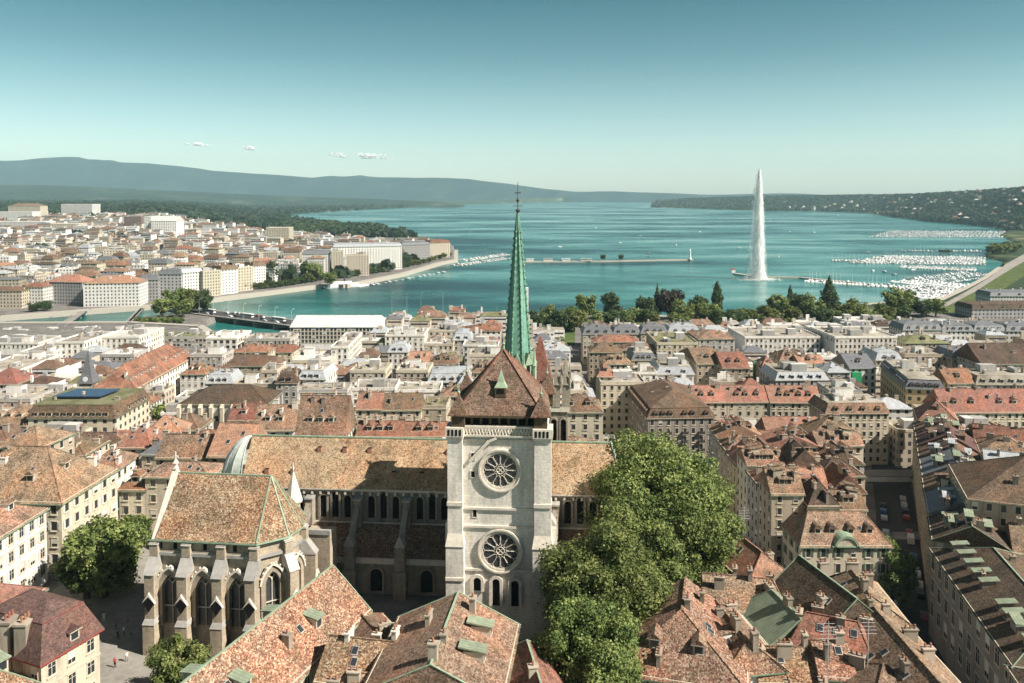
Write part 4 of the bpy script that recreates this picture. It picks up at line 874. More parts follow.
def gothic(x, y, a, wd, ht, zb):
    def f():
        b = MB(); o = arch(wd + 1.5, ht + 1.1, True, z0=0); i_ = arch(wd, ht, True, z0=0); b.ring_xz(o, i_, -.95, 0, 0)
        o2 = arch(wd + 2.1, ht + 1.5, True, z0=0); h = len(o2) // 2
        b.ring_xz(o2[2:-2], arch(wd + 1.5, ht + 1.1, True, z0=0)[2:-2], -1.25, -.6, 2)
        for q in range(4, len(o2) - 4, 2): b.lathe([(.02, o2[q][1]), (.2, o2[q][1] + .22), (.02, o2[q][1] + .45)], 4, o2[q][0], -1.15, 2)
        b.xz(i_, -.06, .02, 1)
        for t in (-wd / 4, 0, wd / 4) if wd > 3 else (0,): b.tube((t, -.2, 0), (t, -.2, ht - wd * .87 + (.4 if t else .9)), .09, n=4, mi=2)
        sp_ = ht - wd * .87
        for s_ in (-1, 1):
            aa = arch(wd / 2, wd * .6, True, 6, sp_ - .3)
            for p, q in zip(aa[1:], aa[2:-1]): b.tube((p[0] + s_ * wd / 4, -.2, p[1]), (q[0] + s_ * wd / 4, -.2, q[1]), .08, n=4, mi=2)
        for q in range(12): t0, t1 = 2 * math.pi * q / 12, 2 * math.pi * (q + 1) / 12; rr = wd * .17; b.tube((rr * math.cos(t0), -.2, sp_ + wd * .48 + rr * math.sin(t0)), (rr * math.cos(t1), -.2, sp_ + wd * .48 + rr * math.sin(t1)), .08, n=4, mi=2)
        b.box(-wd / 2, wd / 2, -.26, -.14, ht * .35, ht * .35 + .14, 2)
        return b.mesh('gothic_window', [M['chapel'], M['rglass'], M['trace']])
    inst('gothic_window', cached(('goth', wd, ht), f), chp, (x, y, zb), a)
for x_ in (-5.6, 0, 5.6): gothic(x_, 0, 0, 2.7, 8.4, Z(37))
gothic(hw + 1.75, 1.42, R(39), 2.3, 8.0, Z(38)); gothic(hw + 4.0, 4.7, R(79), 2.0, 8.0, Z(38))
tr_ = MB(); tr_.lathe([(1.2, -2), (1.2, Z(52.0)), (1.55, Z(52.2)), (1.55, Z(52.5))], 8, 0, 0, 0); tr_.lathe([(1.6, Z(52.5)), (.1, Z(57.6)), (.18, Z(57.9)), (.04, Z(59.2))], 8, 0, 0, 1)
tr_.box(-.25, .25, -1.55, -1.4, Z(50), Z(51.5), 2); tr_.build('stair_turret', [M['chapel'], M['tower'], M['darkin']], chp, (hw + .8, 13.6, 0))
b = MB(); b.box(hw + 3.5, hw + 8, 11.5, 15, -2, Z(47.5), 0); b.box(hw + 3.4, hw + 8.1, 11.3, 11.9, Z(47.5), Z(48.3), 1); b.build('link_wall', [M['chapel'], M['lead']], chp)
# ------------------------------------------------------------------ old town on the hill, traced from the photo
# left edge
C('at the lower left corner, two tall chimneys beside it', 41, 663, W=13, L=9, ang=-22, z=44, an='fr', axis='y', roof='mansard', rise=1.6, mh=4.2, wall='cream', tile='mauve', trimcol='red', chim=0, dorm=1, dside=(1,), shut=None, sp=2.2)
C('in front of the mauve mansard house', 44, 684, W=18, L=9, ang=-22, z=42.0, an='br', tile='speckled', rise=4, hips=(4, 2), trimcol='green', dkind='shed', dorm=2, dside=(1,), chim=2)
C('behind the mauve mansard house', 44, 588, W=16, L=11, ang=-6, z=43.0, an='br', tile='red', rise=3.4, wall='cream', chim=2)
C('facing the shaded square, rows of white shutters', 46, 508, W=20, L=17, ang=-3, z=47, an='br', axis='y', tile='tan', rise=4.5, wall='white', shut='white', dorm=2, dside=(1,), chim=3, sp=2.5, label=None)
C('behind the leafy tree of the square, wide hipped roof and dormers', 117, 468, W=25, L=19, ang=-4, z=47, an='br', axis='x', tile='tan', rise=7.5, hips=(9, 9), wall='cream', shut='white', dorm=2, dside=(0, 1), dkind='pitch', chim=4, chimw=M['chimw'], trimcol=None, cat='mansion', noun='mansion', name='mansion')
C('closing the tree square at its back', 119, 489, x2=145, L=10, d=171, tile='rust', rise=2.6, wall='cream', dorm=2, chim=2, fh=3.0, sp=2.1)
C('left of the dome, roof ridge parallel to the nave', 145, 476, x2=209, L=9, ang=-3, d=171, tile='tan', rise=1.8, wall='cream', sp=2.8, chim=1, fh=3.4, wh=1.5, roof='hip')
C('just above the long low tan house left of the dome', 156, 457, x2=206, L=11, ang=-2, d=184, tile='tan', rise=3.8, roof='gable', wall='cream', chim=2, sky=1)
C('next to the pale dome, on its left', 208, 455, x2=247, L=14, d=182, tile='orange', rise=5.5, wall='cream', chim=1, roof='gable', sky=2, ang=-4)
C('among the white chimneys left of the dome', 116, 447, x2=150, L=13, d=208, tile='red', rise=4.0, wall='white', chim=4, chimw=M['chimw'])
C('behind the white chimneys', 140, 438, x2=182, L=13, d=220, ang=12, tile='orange', rise=4.5, wall='cream', chim=2)
C('in a cluster of small roofs left of the dome', 165, 430, x2=198, L=12, d=238, tile='brown', rise=3.6, wall='grey', chim=3)
C('beside the mansion, white chimneys on its ridge', 84, 470, x2=116, L=12, d=192, tile='tan', rise=3.4, wall='white', chim=5, chimw=M['chimw'])
C('at the left edge below the solar roof', 38, 448, W=12, L=13, d=192, an='fr', tile='tan', rise=3.4, wall='tan', chim=1, ang=-8)
C('at the left edge, lowest of three tan roofs', 19, 474, W=14, L=12, d=176, an='fr', tile='tan', rise=3.2, wall='tan', chim=2, ang=-8)
C('at the left edge under the flat dark roofs', 8, 441, W=13, L=12, d=210, an='fr', tile='brown', rise=3.2, wall='tan', chim=2)
# lower town, left
sol = C('with a blue solar array on its flat top', 28, 418, x2=115, L=28, d=295, roof='mansard', mh=4.6, rise=.4, units=('greenflat',), nounits=True, tile='brown', wall='cream', dorm=11, dside=(0, 1), dkind='shed', chim=3, noun='school building', cat='school', name='school_building', sp=3.0, fh=3.6)
b = MB(); b.hull([(-12, -7, .3), (6, -7, .3), (8, 5, .3), (-9, 5, .3)], [(-12, -7, .75), (6, -7, .75), (8, 5, .75), (-9, 5, .75)]); 
b.build('solar_array', M['solar'], sol, (0, 2, 24 - 0 + 5.2 - 4 + (P(28, 418, d=295).z - 24)))
C('left of the solar-roofed school, same street line', -20, 424, x2=26, L=24, d=297, tile='tan', rise=4.5, wall='cream', chim=3, dorm=3, ang=0)
C('running back from the school, its facade of many windows lit', 135, 389, W=19, L=72, ang=2, d=352, an='fr', axis='x' if 0 else 'y', tile='rust', rise=9, wall='white', dorm=13, dside=(1,), chim=4, noun='long apartment house', cat='apartment block', name='apartment_block', trimcol=None, sp=3.2, lvl=1)
C('at the left edge, first of the big white blocks', -30, 372, x2=20, L=40, d=395, roof='flat', tile='gravel', wall='white', noun='office block', cat='office block', name='office_block', lvl=1, sp=3.4, ang=3)
C('second white block from the left edge, above the first', 20, 353, x2=53, L=38, d=440, roof='flat', tile='gravel', wall='white', noun='office block', cat='office block', name='office_block', lvl=1, sp=3.4)
C('tall, with a blank bright side and small windows', 55, 343, x2=84, L=34, d=450, roof='flat', tile='gravel', wall='white', noun='office block', cat='office block', name='office_block', lvl=1, sp=3.0)
C('near the river behind the rust long roof', 100, 338, x2=139, L=34, d=470, roof='flat', tile='whiteflat', wall='white', noun='office block', cat='office block', name='office_block', lvl=1, sp=3.0)
C('low annex before the white blocks', 100, 356, x2=134, L=16, d=415, roof='flat', tile='whiteflat', wall='grey', noun='annex', cat='annex', name='annex', lvl=1)
C('along the river at the left edge', -20, 344, x2=38, L=26, d=505, roof='flat', tile='gravel', wall='white', noun='riverside block', cat='office block', name='office_block', lvl=1)
C('on the near river bank beside the tree island', 133, 338, x2=172, L=22, d=525, roof='flat', tile='greenflat', wall='grey', noun='glass office', cat='office block', name='office_block', lvl=1, ww=1.8, sp=2.4)
C('on the near bank, right half of the pair by the island', 172.5, 338, x2=210, L=22, d=525, roof='flat', tile='greenflat', wall='grey', noun='glass office', cat='office block', name='office_block', lvl=1, ww=1.8, sp=2.4)
C('corner block with dark square windows near the bridge', 206, 339, x2=237, L=26, d=475, roof='flat', tile='whiteflat', wall='white', noun='office block', cat='office block', name='office_block', lvl=1, ww=2.0, wh=1.9, sp=3.0)
C('at the left edge beside the white blocks', -20, 384, x2=17, L=18, d=372, tile='red', rise=6, wall='white', lvl=1)
C('low, left of the slate steeple', -20, 401, x2=30, L=26, d=335, roof='flat', tile='gravel', wall='grey', lvl=1, noun='workshop', cat='workshop', name='workshop')
C('low, right below the slate steeple', 31, 396, x2=100, L=13, d=345, roof='flat', tile='gravel', wall='cream', lvl=1, noun='workshop', cat='workshop', name='workshop')
st = P(89, 382, d=365); b = MB(); sg = gz(st.x, st.y)
sroot = empty('steeple', (st.x, st.y, sg)); tag(sroot, 'small church steeple with dark slate spire and clock by the rust long roof', 'steeple'); FOOT.append((st.x, st.y, 0, 8, 8))
MB().box(-3, 3, -3, 3, -1, st.z - sg).build('tower', M['chim'], sroot); MB().lathe([(5.2, st.z - sg), (3.2, st.z - sg + 4), (.1, st.z - sg + 15), (.05, st.z - sg + 17)], 4, 0, 0, 0, math.pi / 4).build('spire', TILE['slate'], sroot)
MB().xz([(1.2 * math.cos(q * .52), 1.2 * math.sin(q * .52)) for q in range(12)], -.1, .1).build('clock_face', M['white'], sroot, (0, -3.3, st.z - sg + 2))
# old church with slender buttresses
ch = C('with dark lean roof and slender pale buttresses', 178, 404, x2=268, L=20, d=300, roof='hip', tile='dark', rise=5, wall='grey', noun='old church', cat='church', name='old_church', chim=0, sky=0, sp=5.4, ww=2.0, wh=6, fh=20)
for i in range(9):
    W_ = 34; b = MB(); b.box(-.6, .6, -1.6, 0, -16, -1.2); b.hull([(-.7, -1.7, -1.2), (.7, -1.7, -1.2), (.7, 0, -1.2), (-.7, 0, -1.2)], [(-.7, -.3, 0), (.7, -.3, 0), (.7, 0, 0), (-.7, 0, 0)])
    inst('buttress', cached('ochb', lambda: b.mesh('buttress', [M['trim']])), ch, (-16.5 + i * 4.1, -10, P(178, 404, d=300).z - ch.location.z))
# wrapped building by the bridge, with a scaffold skin
C('at the far left, nearest the river', -20, 335, x2=52, L=24, d=590, roof='flat', tile='gravel', wall='cream', noun='riverside block', cat='office block', name='office_block', lvl=0)
C('between the far left block and the footbridge', 53, 333.5, x2=104, L=22, d=592, roof='flat', tile='whiteflat', wall='white', noun='riverside block', cat='office block', name='office_block', lvl=0)
C('next to the river island shrubs', 105, 333.5, x2=132, L=18, d=592, roof='flat', tile='gravel', wall='white', noun='riverside block', cat='office block', name='office_block', lvl=0)
wb = C('wrapped in scaffold sheeting beside the bridge', 290, 327, x2=377, L=36, d=522, roof='gable', hips=(0, 0), tile='whiteflat', rise=5.0, wall='white', noun='wide building', cat='building', name='wrapped_building', chim=0, sky=0, lvl=1, sp=2.3, fh=2.6, ww=1.6, wh=1.9)
# centre-left clutter between river and nave: x, y, x2, L, d, tile, wall, roof, rise, dorm, place
ROWS = '''180 374 205 14 374 rust white hip 4 2 right of the long rust roof
205 383 233 14 345 zinc white mansard 1 3 with white dormers, above the old church
190 356 222 16 415 gravel grey flat 0 0 left of the office with square windows
230 366 262 15 380 brown tan gable 4 0 midway between old church and bridge
262 372 277 14 360 gravel cream flat 0 0 narrow, between brown roof and dark box
276 383 297 13 330 dark grey mansard 1 2 dark attic below the white terraces
298 379 325 20 335 zinc white mansard .4 3 with a tall bright side wall
232 352 268 14 430 rust cream hip 3 0 low, facing the end of the bridge
244 340 290 20 475 gravel grey flat 0 0 near the bridge end
292 362 330 26 410 whiteflat cream flat 0 0 tall pale block below the wrapped building
262 352 292 15 445 rust cream gable 3 0 below the wrapped building
331 348 348 44 425 gravel white flat 0 0 with rows of balconies on its lit side
233 386 275 12 336 gravel tan flat 0 0 just above the church roof
300 392 347 12 312 gravel grey flat 0 0 above the big gabled rust roof
350 372 385 18 375 gravel cream flat 0 0 right of the balcony block
352 390 395 16 325 gravel white flat 0 0 below the mossy flat roof
385 336 424 24 470 gravel white flat 0 0 plain white, near the little harbour
388 352 408 16 425 zinc white mansard 1 2 left of the small orange roof
408 362 428 15 395 orange cream gable 4 1 bright among grey roofs near the harbour
428 364 458 15 393 brown cream hip 4 2 next to the small bright orange roof
424 345 453 16 450 whiteflat cream flat 0 0 with a large blank wall
453 340 472 20 460 zinc grey mansard 1 2 grey, behind the columned hall
463 346 498 14 440 gravel white flat 0 0 with two rows of narrow windows
428 332 463 20 505 gravel cream flat 0 0 on the harbour front, left part
463 331 500 20 505 rust white hip 3 0 on the harbour front, right part
428 382 470 18 350 zinc cream mansard 1 4 large, with a row of small attic windows
396 372 428 18 370 gravel cream flat 0 0 mid town, left of the large zinc mansard
395 392 440 14 322 gravel white flat 0 0 mid town, low white terraces
440 396 470 13 315 tan cream hip 3 1 behind the tower roof, on its left
458 384 472 10 345 zinc white hip 4 0 small pale pyramid beside the tower roof
472 372 498 15 370 tan cream hip 4 2 close to the left of the spire
470 356 505 16 408 gravel cream flat 0 0 just left of the spire foot
356 409 381 13 285 orange cream gable 4.5 0 short bright roof left of the long brown roof
381 410 421 13 285 brown cream gable 4.5 0 long brown roof behind the nave
421 408 446 14 290 greenflat tan flat 0 0 with plants, behind the nave
356 436 402 12 222 rust tan gable 2.6 3 behind the nave ridge, left half
402 436 446 12 222 rust tan gable 2.4 2 behind the nave ridge, right half
252 430 294 15 232 tan white gable 5.5 2 left of the big gabled roof
295 436 344 14 215 tan white gable 9.5 3 with tall white gable end behind the nave
228 420 256 13 262 rust white gable 4 1 above the orange roof by the dome
556 412 603 16 250 brown cream hip 4 2 directly right of the north tower
560 393 588 14 290 gravel cream flat 0 0 below the domed rotunda
598 376 613 12 332 orange cream hip 4.5 1 corner pavilion with curved bright roof
601 384 645 15 326 gravel cream flat 0 0 attached to the corner pavilion
583 334 613 14 475 slate cream mansard 1.6 3 park row of mansards, first part
613 334 641 14 475 slate cream mansard 1.6 3 park row of mansards, second part
641 333 668 14 475 slate cream mansard 1.6 3 park row of mansards, third part
668 333 700 16 475 zinc cream mansard 1.6 3 park row of mansards, last part
657 344 698 34 430 greenflat cream flat 0 0 tall block with small square windows
699 339 735 26 435 tan grey hip 3 0 glazed front, beside the tall cream block
589 352 622 16 428 brown tan hip 4 0 inside the block behind the park mansards
604 364 632 18 395 tan cream hip 4 2 inner court house near the corner pavilion
632 360 656 20 405 slate cream mansard .4 3 with roof terrace, inner court
632 374 657 13 365 gravel white flat 0 0 small white block behind the balcony house
657 374 694 22 372 zinc white mansard .4 2 with long glass strip on its roof
594 342 640 14 455 rust cream hip 3 0 low, behind the park mansards
622 350 658 14 432 tan cream hip 3 0 second low roof behind the park mansards
697 364 722 34 392 tan tan gable 5 1 with pale ridge lines, left of the scaffold net
723 368 750 30 384 rust tan gable 5 2 next to the scaffold net
650 390 684 12 322 mauve pink hip 3 1 just behind the balcony house
681 402 727 15 318 orange cream gable 5 3 long orange terrace row, first house
727.5 402 770 15 318 orange cream gable 5 3 long orange terrace row, second house
770.5 402 822 15 318 orange cream gable 5 4 long orange terrace row, last house
745 338 820 34 452 gravel white flat 0 0 with a row of tall narrow bays
821 334 842 26 485 whiteflat white flat 0 0 between two big office blocks
835 338 897 34 440 gravel white flat 0 0 black window grid, large flat roof
762 368 780 16 378 orange tan hip 4 0 small, right of the scaffold net
780 360 800 16 400 tan cream hip 4 1 small, in the clutter before the office blocks
800 364 826 16 392 orange cream gable 3 1 small, before the office blocks
776 380 828 20 356 zinc grey mansard .4 5 glazed attic, below the clutter
829 392 862 14 330 gravel grey flat 0 0 dark box beside the glazed attic
826 413 889 16 296 tan cream mansard .4 4 with flat roof garden at the street corner
828 372 850 16 372 zinc grey hip 3 0 before the black window grid
850 368 876 20 378 slate white gable 5 1 with pointed zinc gable
876 360 902 20 402 zinc cream mansard 1 2 before the pale blocks on the right
905 356 952 22 415 gravel tan flat 0 0 with arched attic windows
952 358 985 18 410 slate tan mansard 1 3 beside the arched attic building
948 383 976 14 346 rust cream gable 5 1 short rust roof between grey arches
976 384 1046 16 346 gravel grey mansard .4 7 row of dark arches under a flat roof
903 330 942 18 505 slate white mansard 2 4 far terrace row on the right, first
942 331 974 18 505 slate white mansard 2 4 far terrace row on the right, second
974 331 1006 18 505 slate white mansard 2 4 far terrace row on the right, third
1006 331 1050 18 505 slate white mansard 2 4 far terrace row on the right, last
905 343 950 18 455 greenflat tan hip 3 1 between the far terrace row and the arches
982 364 1060 26 388 dark grey gable 8 0 huge dark roof at the right edge
972 309 1050 24 655 dark grey mansard 1 4 dark glass front by the green lawn
990 296 1050 24 720 slate white mansard 1 3 near the right marina
845 322 890 20 560 whiteflat white flat 0 0 beside the park trees
945 412 992 16 300 red cream gable 7 2 wide red roof, left half
992.5 412 1048 16 300 red cream gable 7 3 wide red roof, right half
948 433 1010 12 266 gravel ochre flat 0 0 roof terraces below the red roofs
769 437 824 14 268 orange white gable 5 1 with white facade and tall chimney'''
for i, ln in enumerate(ROWS.split('\n')):
    t = ln.split(); x, y, x2, L, d = map(float, t[:5]); tile, wall, roof, rise, dorm = t[5], t[6], t[7], float(t[8]), int(t[9]); ph = ' '.join(t[10:])
    big = (x2 - x) * d / FPX > 34
    C(ph, x, y, x2=x2, L=L, d=d, tile=tile, wall=wall, roof=roof, rise=rise, dorm=dorm, dkind=('shed', 'pitch', 'arch')[i % 3] if roof != 'gable' else 'pitch', chim=3 + (i % 3), lvl=1 if d < 480 else 0, ang=(0, 2, -2, 1)[i % 4],
      noun='block' if (roof == 'flat' or big) else 'house', cat='apartment block' if (roof == 'flat' or big) else 'house', name='apartment_block' if (roof == 'flat' or big) else 'town_house', fh=3.2, sp=(2.6, 2.9, 2.4)[i % 3])
C('facing the big tree, six storeys with balconies', 648, 418, x2=714, L=38, ang=3, d=290, roof='mansard', mh=3.2, rise=4.5, tile='brown', wall='taupe', dorm=8, dside=(0, 3), dkind='arch', chim=3, bal=True, noun='apartment house', cat='apartment block', name='apartment_block', sp=2.7, ww=1.2, wh=2.0, shut='brown')
# street on the right: houses on its left side, front house with a green pediment
fb = C('with green arched pediment over the trees and dormers', 801, 545, x2=891, L=13, d=189, tile='tan', rise=5.6, hips=(4, 4), wall='cream', shut='green', dorm=4, dside=(0,), dkind='arch', chim=1, trimcol=None, dmat='brown', noun='mansion', cat='mansion', name='mansion', sp=3.2, wh=2.2, fh=3.9)
b = MB(); b.xz(arch(5.0, 2.0, n=12, z0=-.2), -.35, .1, 0); b.ring_xz(arch(5.9, 2.6, n=12, z0=-.1), arch(5.0, 2.0, n=12, z0=-.1), -.6, 3.2, 1); b.box(-3.5, 3.5, -.5, .2, -.4, 0, 1)
b.build('pediment', [M['trim'], M['verdigris']], fb, (0, -6.7, P(801, 545, d=189).z - fb.location.z))
rn = random.Random(5); xl = 67.5; D0 = 204.0; i = 0
pls = ['speckled', 'tan', 'rust', 'orange', 'brown', 'tan', 'orange', 'rust', 'tan', 'speckled', 'tan', 'rust']
ordw = ['first', 'second', 'third', 'fourth', 'fifth', 'sixth', 'seventh', 'eighth', 'ninth']
while D0 < 270:
    Ld = rn.uniform(8.5, 12.5); xr = 91 + (D0 - 200) * .42; cuts = [xl, xl + (xr - xl) * rn.uniform(.30, .36), xl + (xr - xl) * rn.uniform(.6, .7), xr]
    for j in range(3):
        x0, x1 = cuts[j], cuts[j + 1]; yj = D0 + (rn.uniform(-2.5, 2.5) if j == 1 else 0); ze = 26.5 + rn.uniform(-2.6, 2.2)
        where = ('on the dark lane', 'inside the block', 'on the car street')[j]
        house(f'{where}, {ordw[i]} behind the pediment mansion', (x0 + x1) / 2, yj + Ld / 2, 0, x1 - x0 - .3, Ld - .25, ze, rise=2.8 + rn.random() * 2.6, roof=('gable', 'hip', 'gable')[(i + j) % 3], tile=rn.choice(('tan', 'rust', 'brown', 'orange', 'tan', 'dark', 'speckled')), wall=('tan', 'grey', 'cream', 'ochre')[(i + j) % 4], dorm=(2, 0, 3)[(i + j) % 3], dside=((0, 3), (0,), (1, 0))[j], dkind=('shed', 'pitch')[(i + j) % 2], chim=3 + (i + j) % 3, sky=(3, 1, 2)[(i + j) % 3], axis='xy'[(i + j) % 2])
    D0 += Ld; i += 1
# right side of the street: long row stepping away, then the tall brown facade
def along(p0, p1, n): return [(p0[0] + (p1[0] - p0[0]) * i / n, p0[1] + (p1[1] - p0[1]) * i / n) for i in range(n + 1)]
pts = along((98.5, 183), (142, 278), 7); a2 = math.atan2(142 - 98.5, 278 - 183)
for i in range(7):
    (x0, y0), (x1, y1) = pts[i], pts[i + 1]; L = math.hypot(x1 - x0, y1 - y0) - .25; W = 17 if i else 16
    dx, dy = math.cos(-a2), math.sin(-a2)
    tl = ('dark', 'slate', 'brown', 'slate', 'brown', 'mauve', 'brown')[i]
    house('on the right of the street, ' + ('nearest slate row house', 'second row house', 'third row house', 'fourth row house', 'fifth row house', 'sixth row house', 'last row house')[i], (x0 + x1) / 2 + dx * W / 2, (y0 + y1) / 2 + dy * W / 2, -a2, W, L, 25.5 + (i % 2) * .8, rise=4.5, roof='gable', tile=tl, wall='taupe' if i % 2 else 'tan', dorm=3, dside=(0, 3), dkind='shed', dmat='copper' if i % 3 == 0 else 'zinc' if i % 3 == 1 else 'brown', chim=5, sky=1, axis='y', chimw=M['chimw'] if i > 1 else None, trimcol='green' if i == 0 else None)
    W2 = 15; tl = ('tan', 'orange', 'zinc', 'rust', 'zinc', 'tan', 'rust')[i]
    house('behind the street row at right, ' + ('nearest back house', 'second back house', 'third back house', 'fourth back house', 'fifth back house', 'sixth back house', 'last back house')[i], (x0 + x1) / 2 + dx * (W + W2 / 2 + .3), (y0 + y1) / 2 + dy * (W + W2 / 2 + .3), -a2, W2, L, 25.5 + (i % 2), rise=4.0, roof=('gable', 'hip')[i % 2], tile=tl, wall=('cream', 'ochre')[i % 2], chim=3, axis='x', sky=1)
    house('at the right edge behind the street row, ' + ('nearest outer house', 'second outer house', 'third outer house', 'fourth outer house', 'fifth outer house', 'sixth outer house', 'last outer house')[i], (x0 + x1) / 2 + dx * (W + W2 * 1.5 + 2), (y0 + y1) / 2 + dy * (W + W2 * 1.5 + 2), -a2, W2, L, 25.0 + (i % 2), rise=3.0, roof=('flat', 'hip')[i % 2], tile=('gravel', 'slate', 'rust', 'gravel')[i % 4] if i % 2 == 0 else 'slate', wall='grey', chim=3, sky=1)
C('behind the red roofs, dark red slope toward the street', 918, 420, W=13, L=16, ang=-22, z=27, tile='red', rise=6, axis='y', wall='ochre', chim=2)
C('ochre facade on the far right side of the street', 906, 388, W=15, L=44, ang=-12, d=335, roof='mansard', mh=3.6, rise=.4, tile='slate', wall='ochre', dorm=5, dside=(0, 3), dkind='arch', chim=4, noun='apartment house', cat='apartment block', name='apartment_block')
ra = math.atan2(98.0 - 88.7, 182 - 138)
house('with a tall brown street facade, at the lower right', 90.6 + 11, 158.5 - 3, -ra, 20, 47, 24.5, rise=5, roof='hip', hips=(9, 9), tile='dark', wall='taupe', dorm=10, dside=(3, 0), dkind='shed', chim=6, sky=0, axis='x' if 0 else 'y', noun='civic building', cat='civic building', name='civic_building', sp=4.3, ww=1.9, wh=3.2, fh=5.4, trimcol='green', lvl=2)
house('lowest at the right edge, adjoining the civic building', 82 + 14, 118, -ra, 26, 30, 24.0, rise=5, roof='hip', tile='dark', wall='brown', dorm=5, dside=(3,), dkind='shed', chim=4, trimcol='green', sp=3.6, ww=1.5, wh=2.6, fh=4.4, axis='y')
C('big plain roof at the right edge above the civic building', 968, 498, W=30, L=26, ang=-20, z=33, tile='brown', rise=8, roof='hip', axis='y', wall='tan', chim=2, sky=0, dorm=0, noun='hall', cat='hall', name='hall')
# ------------------------------------------------------------------ foreground old-town roofs
def RG(phrase, x1, y1, x2, y2, zr, hwid, drop, h0=0, h1=0, ext0=0, ext1=0, **kw):
    """roof given by its ridge from pixel 1 to pixel 2 at height zr"""
    p, q = P(x1, y1, z=zr), P(x2, y2, z=zr); v = q - p; a = math.atan2(v.y, v.x); ln = v.length
    p -= v.normalized() * (h0 + ext0); q += v.normalized() * (h1 + ext1); c = (p + q) / 2
    return house(phrase, c.x, c.y, a, (q - p).length, hwid * 2, zr - drop, rise=drop, roof='hip' if (h0 or h1) else 'gable', hips=(h0, h1), **kw)
RG('long ridge running below the chapel', 190, 677, 332, 566, 49.0, 6.4, 5.6, h0=0, h1=0, ext0=22, tile='speckled', wall='cream', chim=2, dorm=3, dside=(0, 2), dkind='shed', trimcol='green', sky=3, noun='house')
RG('low wing right of the long ridge', 338, 636, 404, 643, 46.5, 5.0, 3.2, h1=0, ext0=1, tile='speckled', wall='white', chim=3, dorm=0, sky=2)
RG('below the tower, its green copper dormer on the lit slope', 440, 640, 458, 593, 50.0, 8.4, 4.0, h0=0, ext0=5, tile='tan', wall='cream', chim=4, dorm=2, dside=(0,), dkind='shed', trimcol='green', sky=0)
RG('right of the copper dormer house, under the big tree', 527, 640, 541, 683, 46.5, 4.6, 4.2, h0=4, ext1=8, tile='rust', wall='cream', chim=1, trimcol='green', sky=0)
RG('low green copper and tile roof left of the tower foot', 392, 625, 432, 622, 45.0, 4.6, 2.2, h0=0, h1=0, tile='copper', wall='grey', chim=2, sky=0)
RG('at the bottom centre, several pots on its chimneys', 350, 672, 420, 676, 45.2, 5.5, 3.6, h0=3, ext1=0, tile='speckled', wall='tan', chim=4, sky=2, dorm=2, dkind='shed')
RG('bottom centre, steep roof with copper trim', 420, 662, 480, 672, 46.0, 5.0, 4.2, h0=3, h1=3, tile='speckled', wall='grey', chim=4, sky=1, dorm=2, dkind='shed', trimcol='green')
RG('bottom centre, half cut by the picture edge', 430, 690, 500, 700, 45.0, 6.0, 4, h0=3, h1=3, tile='tan', wall='cream', chim=3)
RG('bottom left of centre beside the long ridge', 360, 613, 385, 640, 43.5, 4.5, 2.4, h0=2, h1=2, tile='brown', wall='white', chim=1, sky=0)
RG('with two gabled dormers, under the right of the tree', 682, 609, 685.5, 578, 48.5, 8.6, 5.6, h0=7.5, tile='speckled', wall='grey', chim=3, dorm=2, dside=(3,), dkind='pitch', sky=2, noun='house')
RG('small hipped roof at the dark lane mouth', 744, 538, 762, 552, 42.5, 4.6, 3.8, h0=4, h1=3, tile='orange', wall='grey', chim=2, sky=1)
RG('tan roof among chimneys beyond the twin dormers', 704, 573, 772, 579, 45.0, 5.0, 3.0, h0=0, h1=2, tile='tan', wall='grey', chim=4, sky=1)
RG('steep copper edged roof in the lower right cluster', 800, 556, 856, 598, 48.0, 6.4, 5.4, h0=0, h1=0, tile='dark', wall='cream', chim=2, trimcol='green', sky=1)
RG('copper panelled slope in the lower right cluster', 772, 590, 800, 618, 45.0, 4.8, 3.4, h0=3, tile='copper', wall='cream', chim=2, sky=0)
RG('roof below the twin dormers, front right', 752, 646, 812, 647, 44.0, 4.2, 2.4, tile='speckled', wall='cream', chim=3, sky=1)
RG('short roof joined to the front right one', 813, 640, 846, 642, 45.0, 4.2, 2.4, tile='speckled', wall='cream', chim=2, sky=1)
RG('long roof edge falling to the street, lower right', 874, 607, 938, 680, 46.0, 7.0, 5.0, h0=4, ext1=10, tile='tan', wall='tan', chim=6, dorm=0, sky=3)
RG('roof with skylights left of the falling ridge', 806, 612, 858, 622, 45.5, 5.2, 3.2, h0=2, h1=2, tile='rust', wall='cream', chim=4, sky=4)
RG('pointed roof at the bottom right of centre', 884, 664, 878, 690, 44.5, 7.0, 3.6, h0=3, tile='tan', wall='tan', chim=2, h1=6, trimcol=None, sky=1)
RG('small cross roof right of the twin dormers', 716, 600, 748, 640, 45.8, 4.2, 3.0, h0=2, h1=2, tile='speckled', wall='white', chim=4, dorm=2, dkind='shed', sky=1)
RG('behind the copper edged roof, toward the street', 852, 570, 872, 596, 43.0, 4.8, 3.0, h0=2, h1=2, tile='tan', wall='cream', chim=4, sky=1)
RG('copper roofed bit at the bottom, front right', 756, 668, 800, 672, 41.5, 4.0, 2.0, tile='copper', wall='cream', chim=1, sky=0)
RG('cut by the bottom edge below the twin dormers', 690, 700, 745, 702, 43.5, 6, 3.6, h0=3, h1=3, tile='speckled', wall='cream', chim=3)
RG('cut by the bottom edge, front right', 800, 694, 850, 697, 43.0, 6, 3.6, h0=3, h1=3, tile='tan', wall='cream', chim=3)
RG('small roof left of the tree foot', 556, 700, 600, 702, 42.5, 6, 3.6, h0=3, h1=3, tile='rust', wall='cream', chim=2)
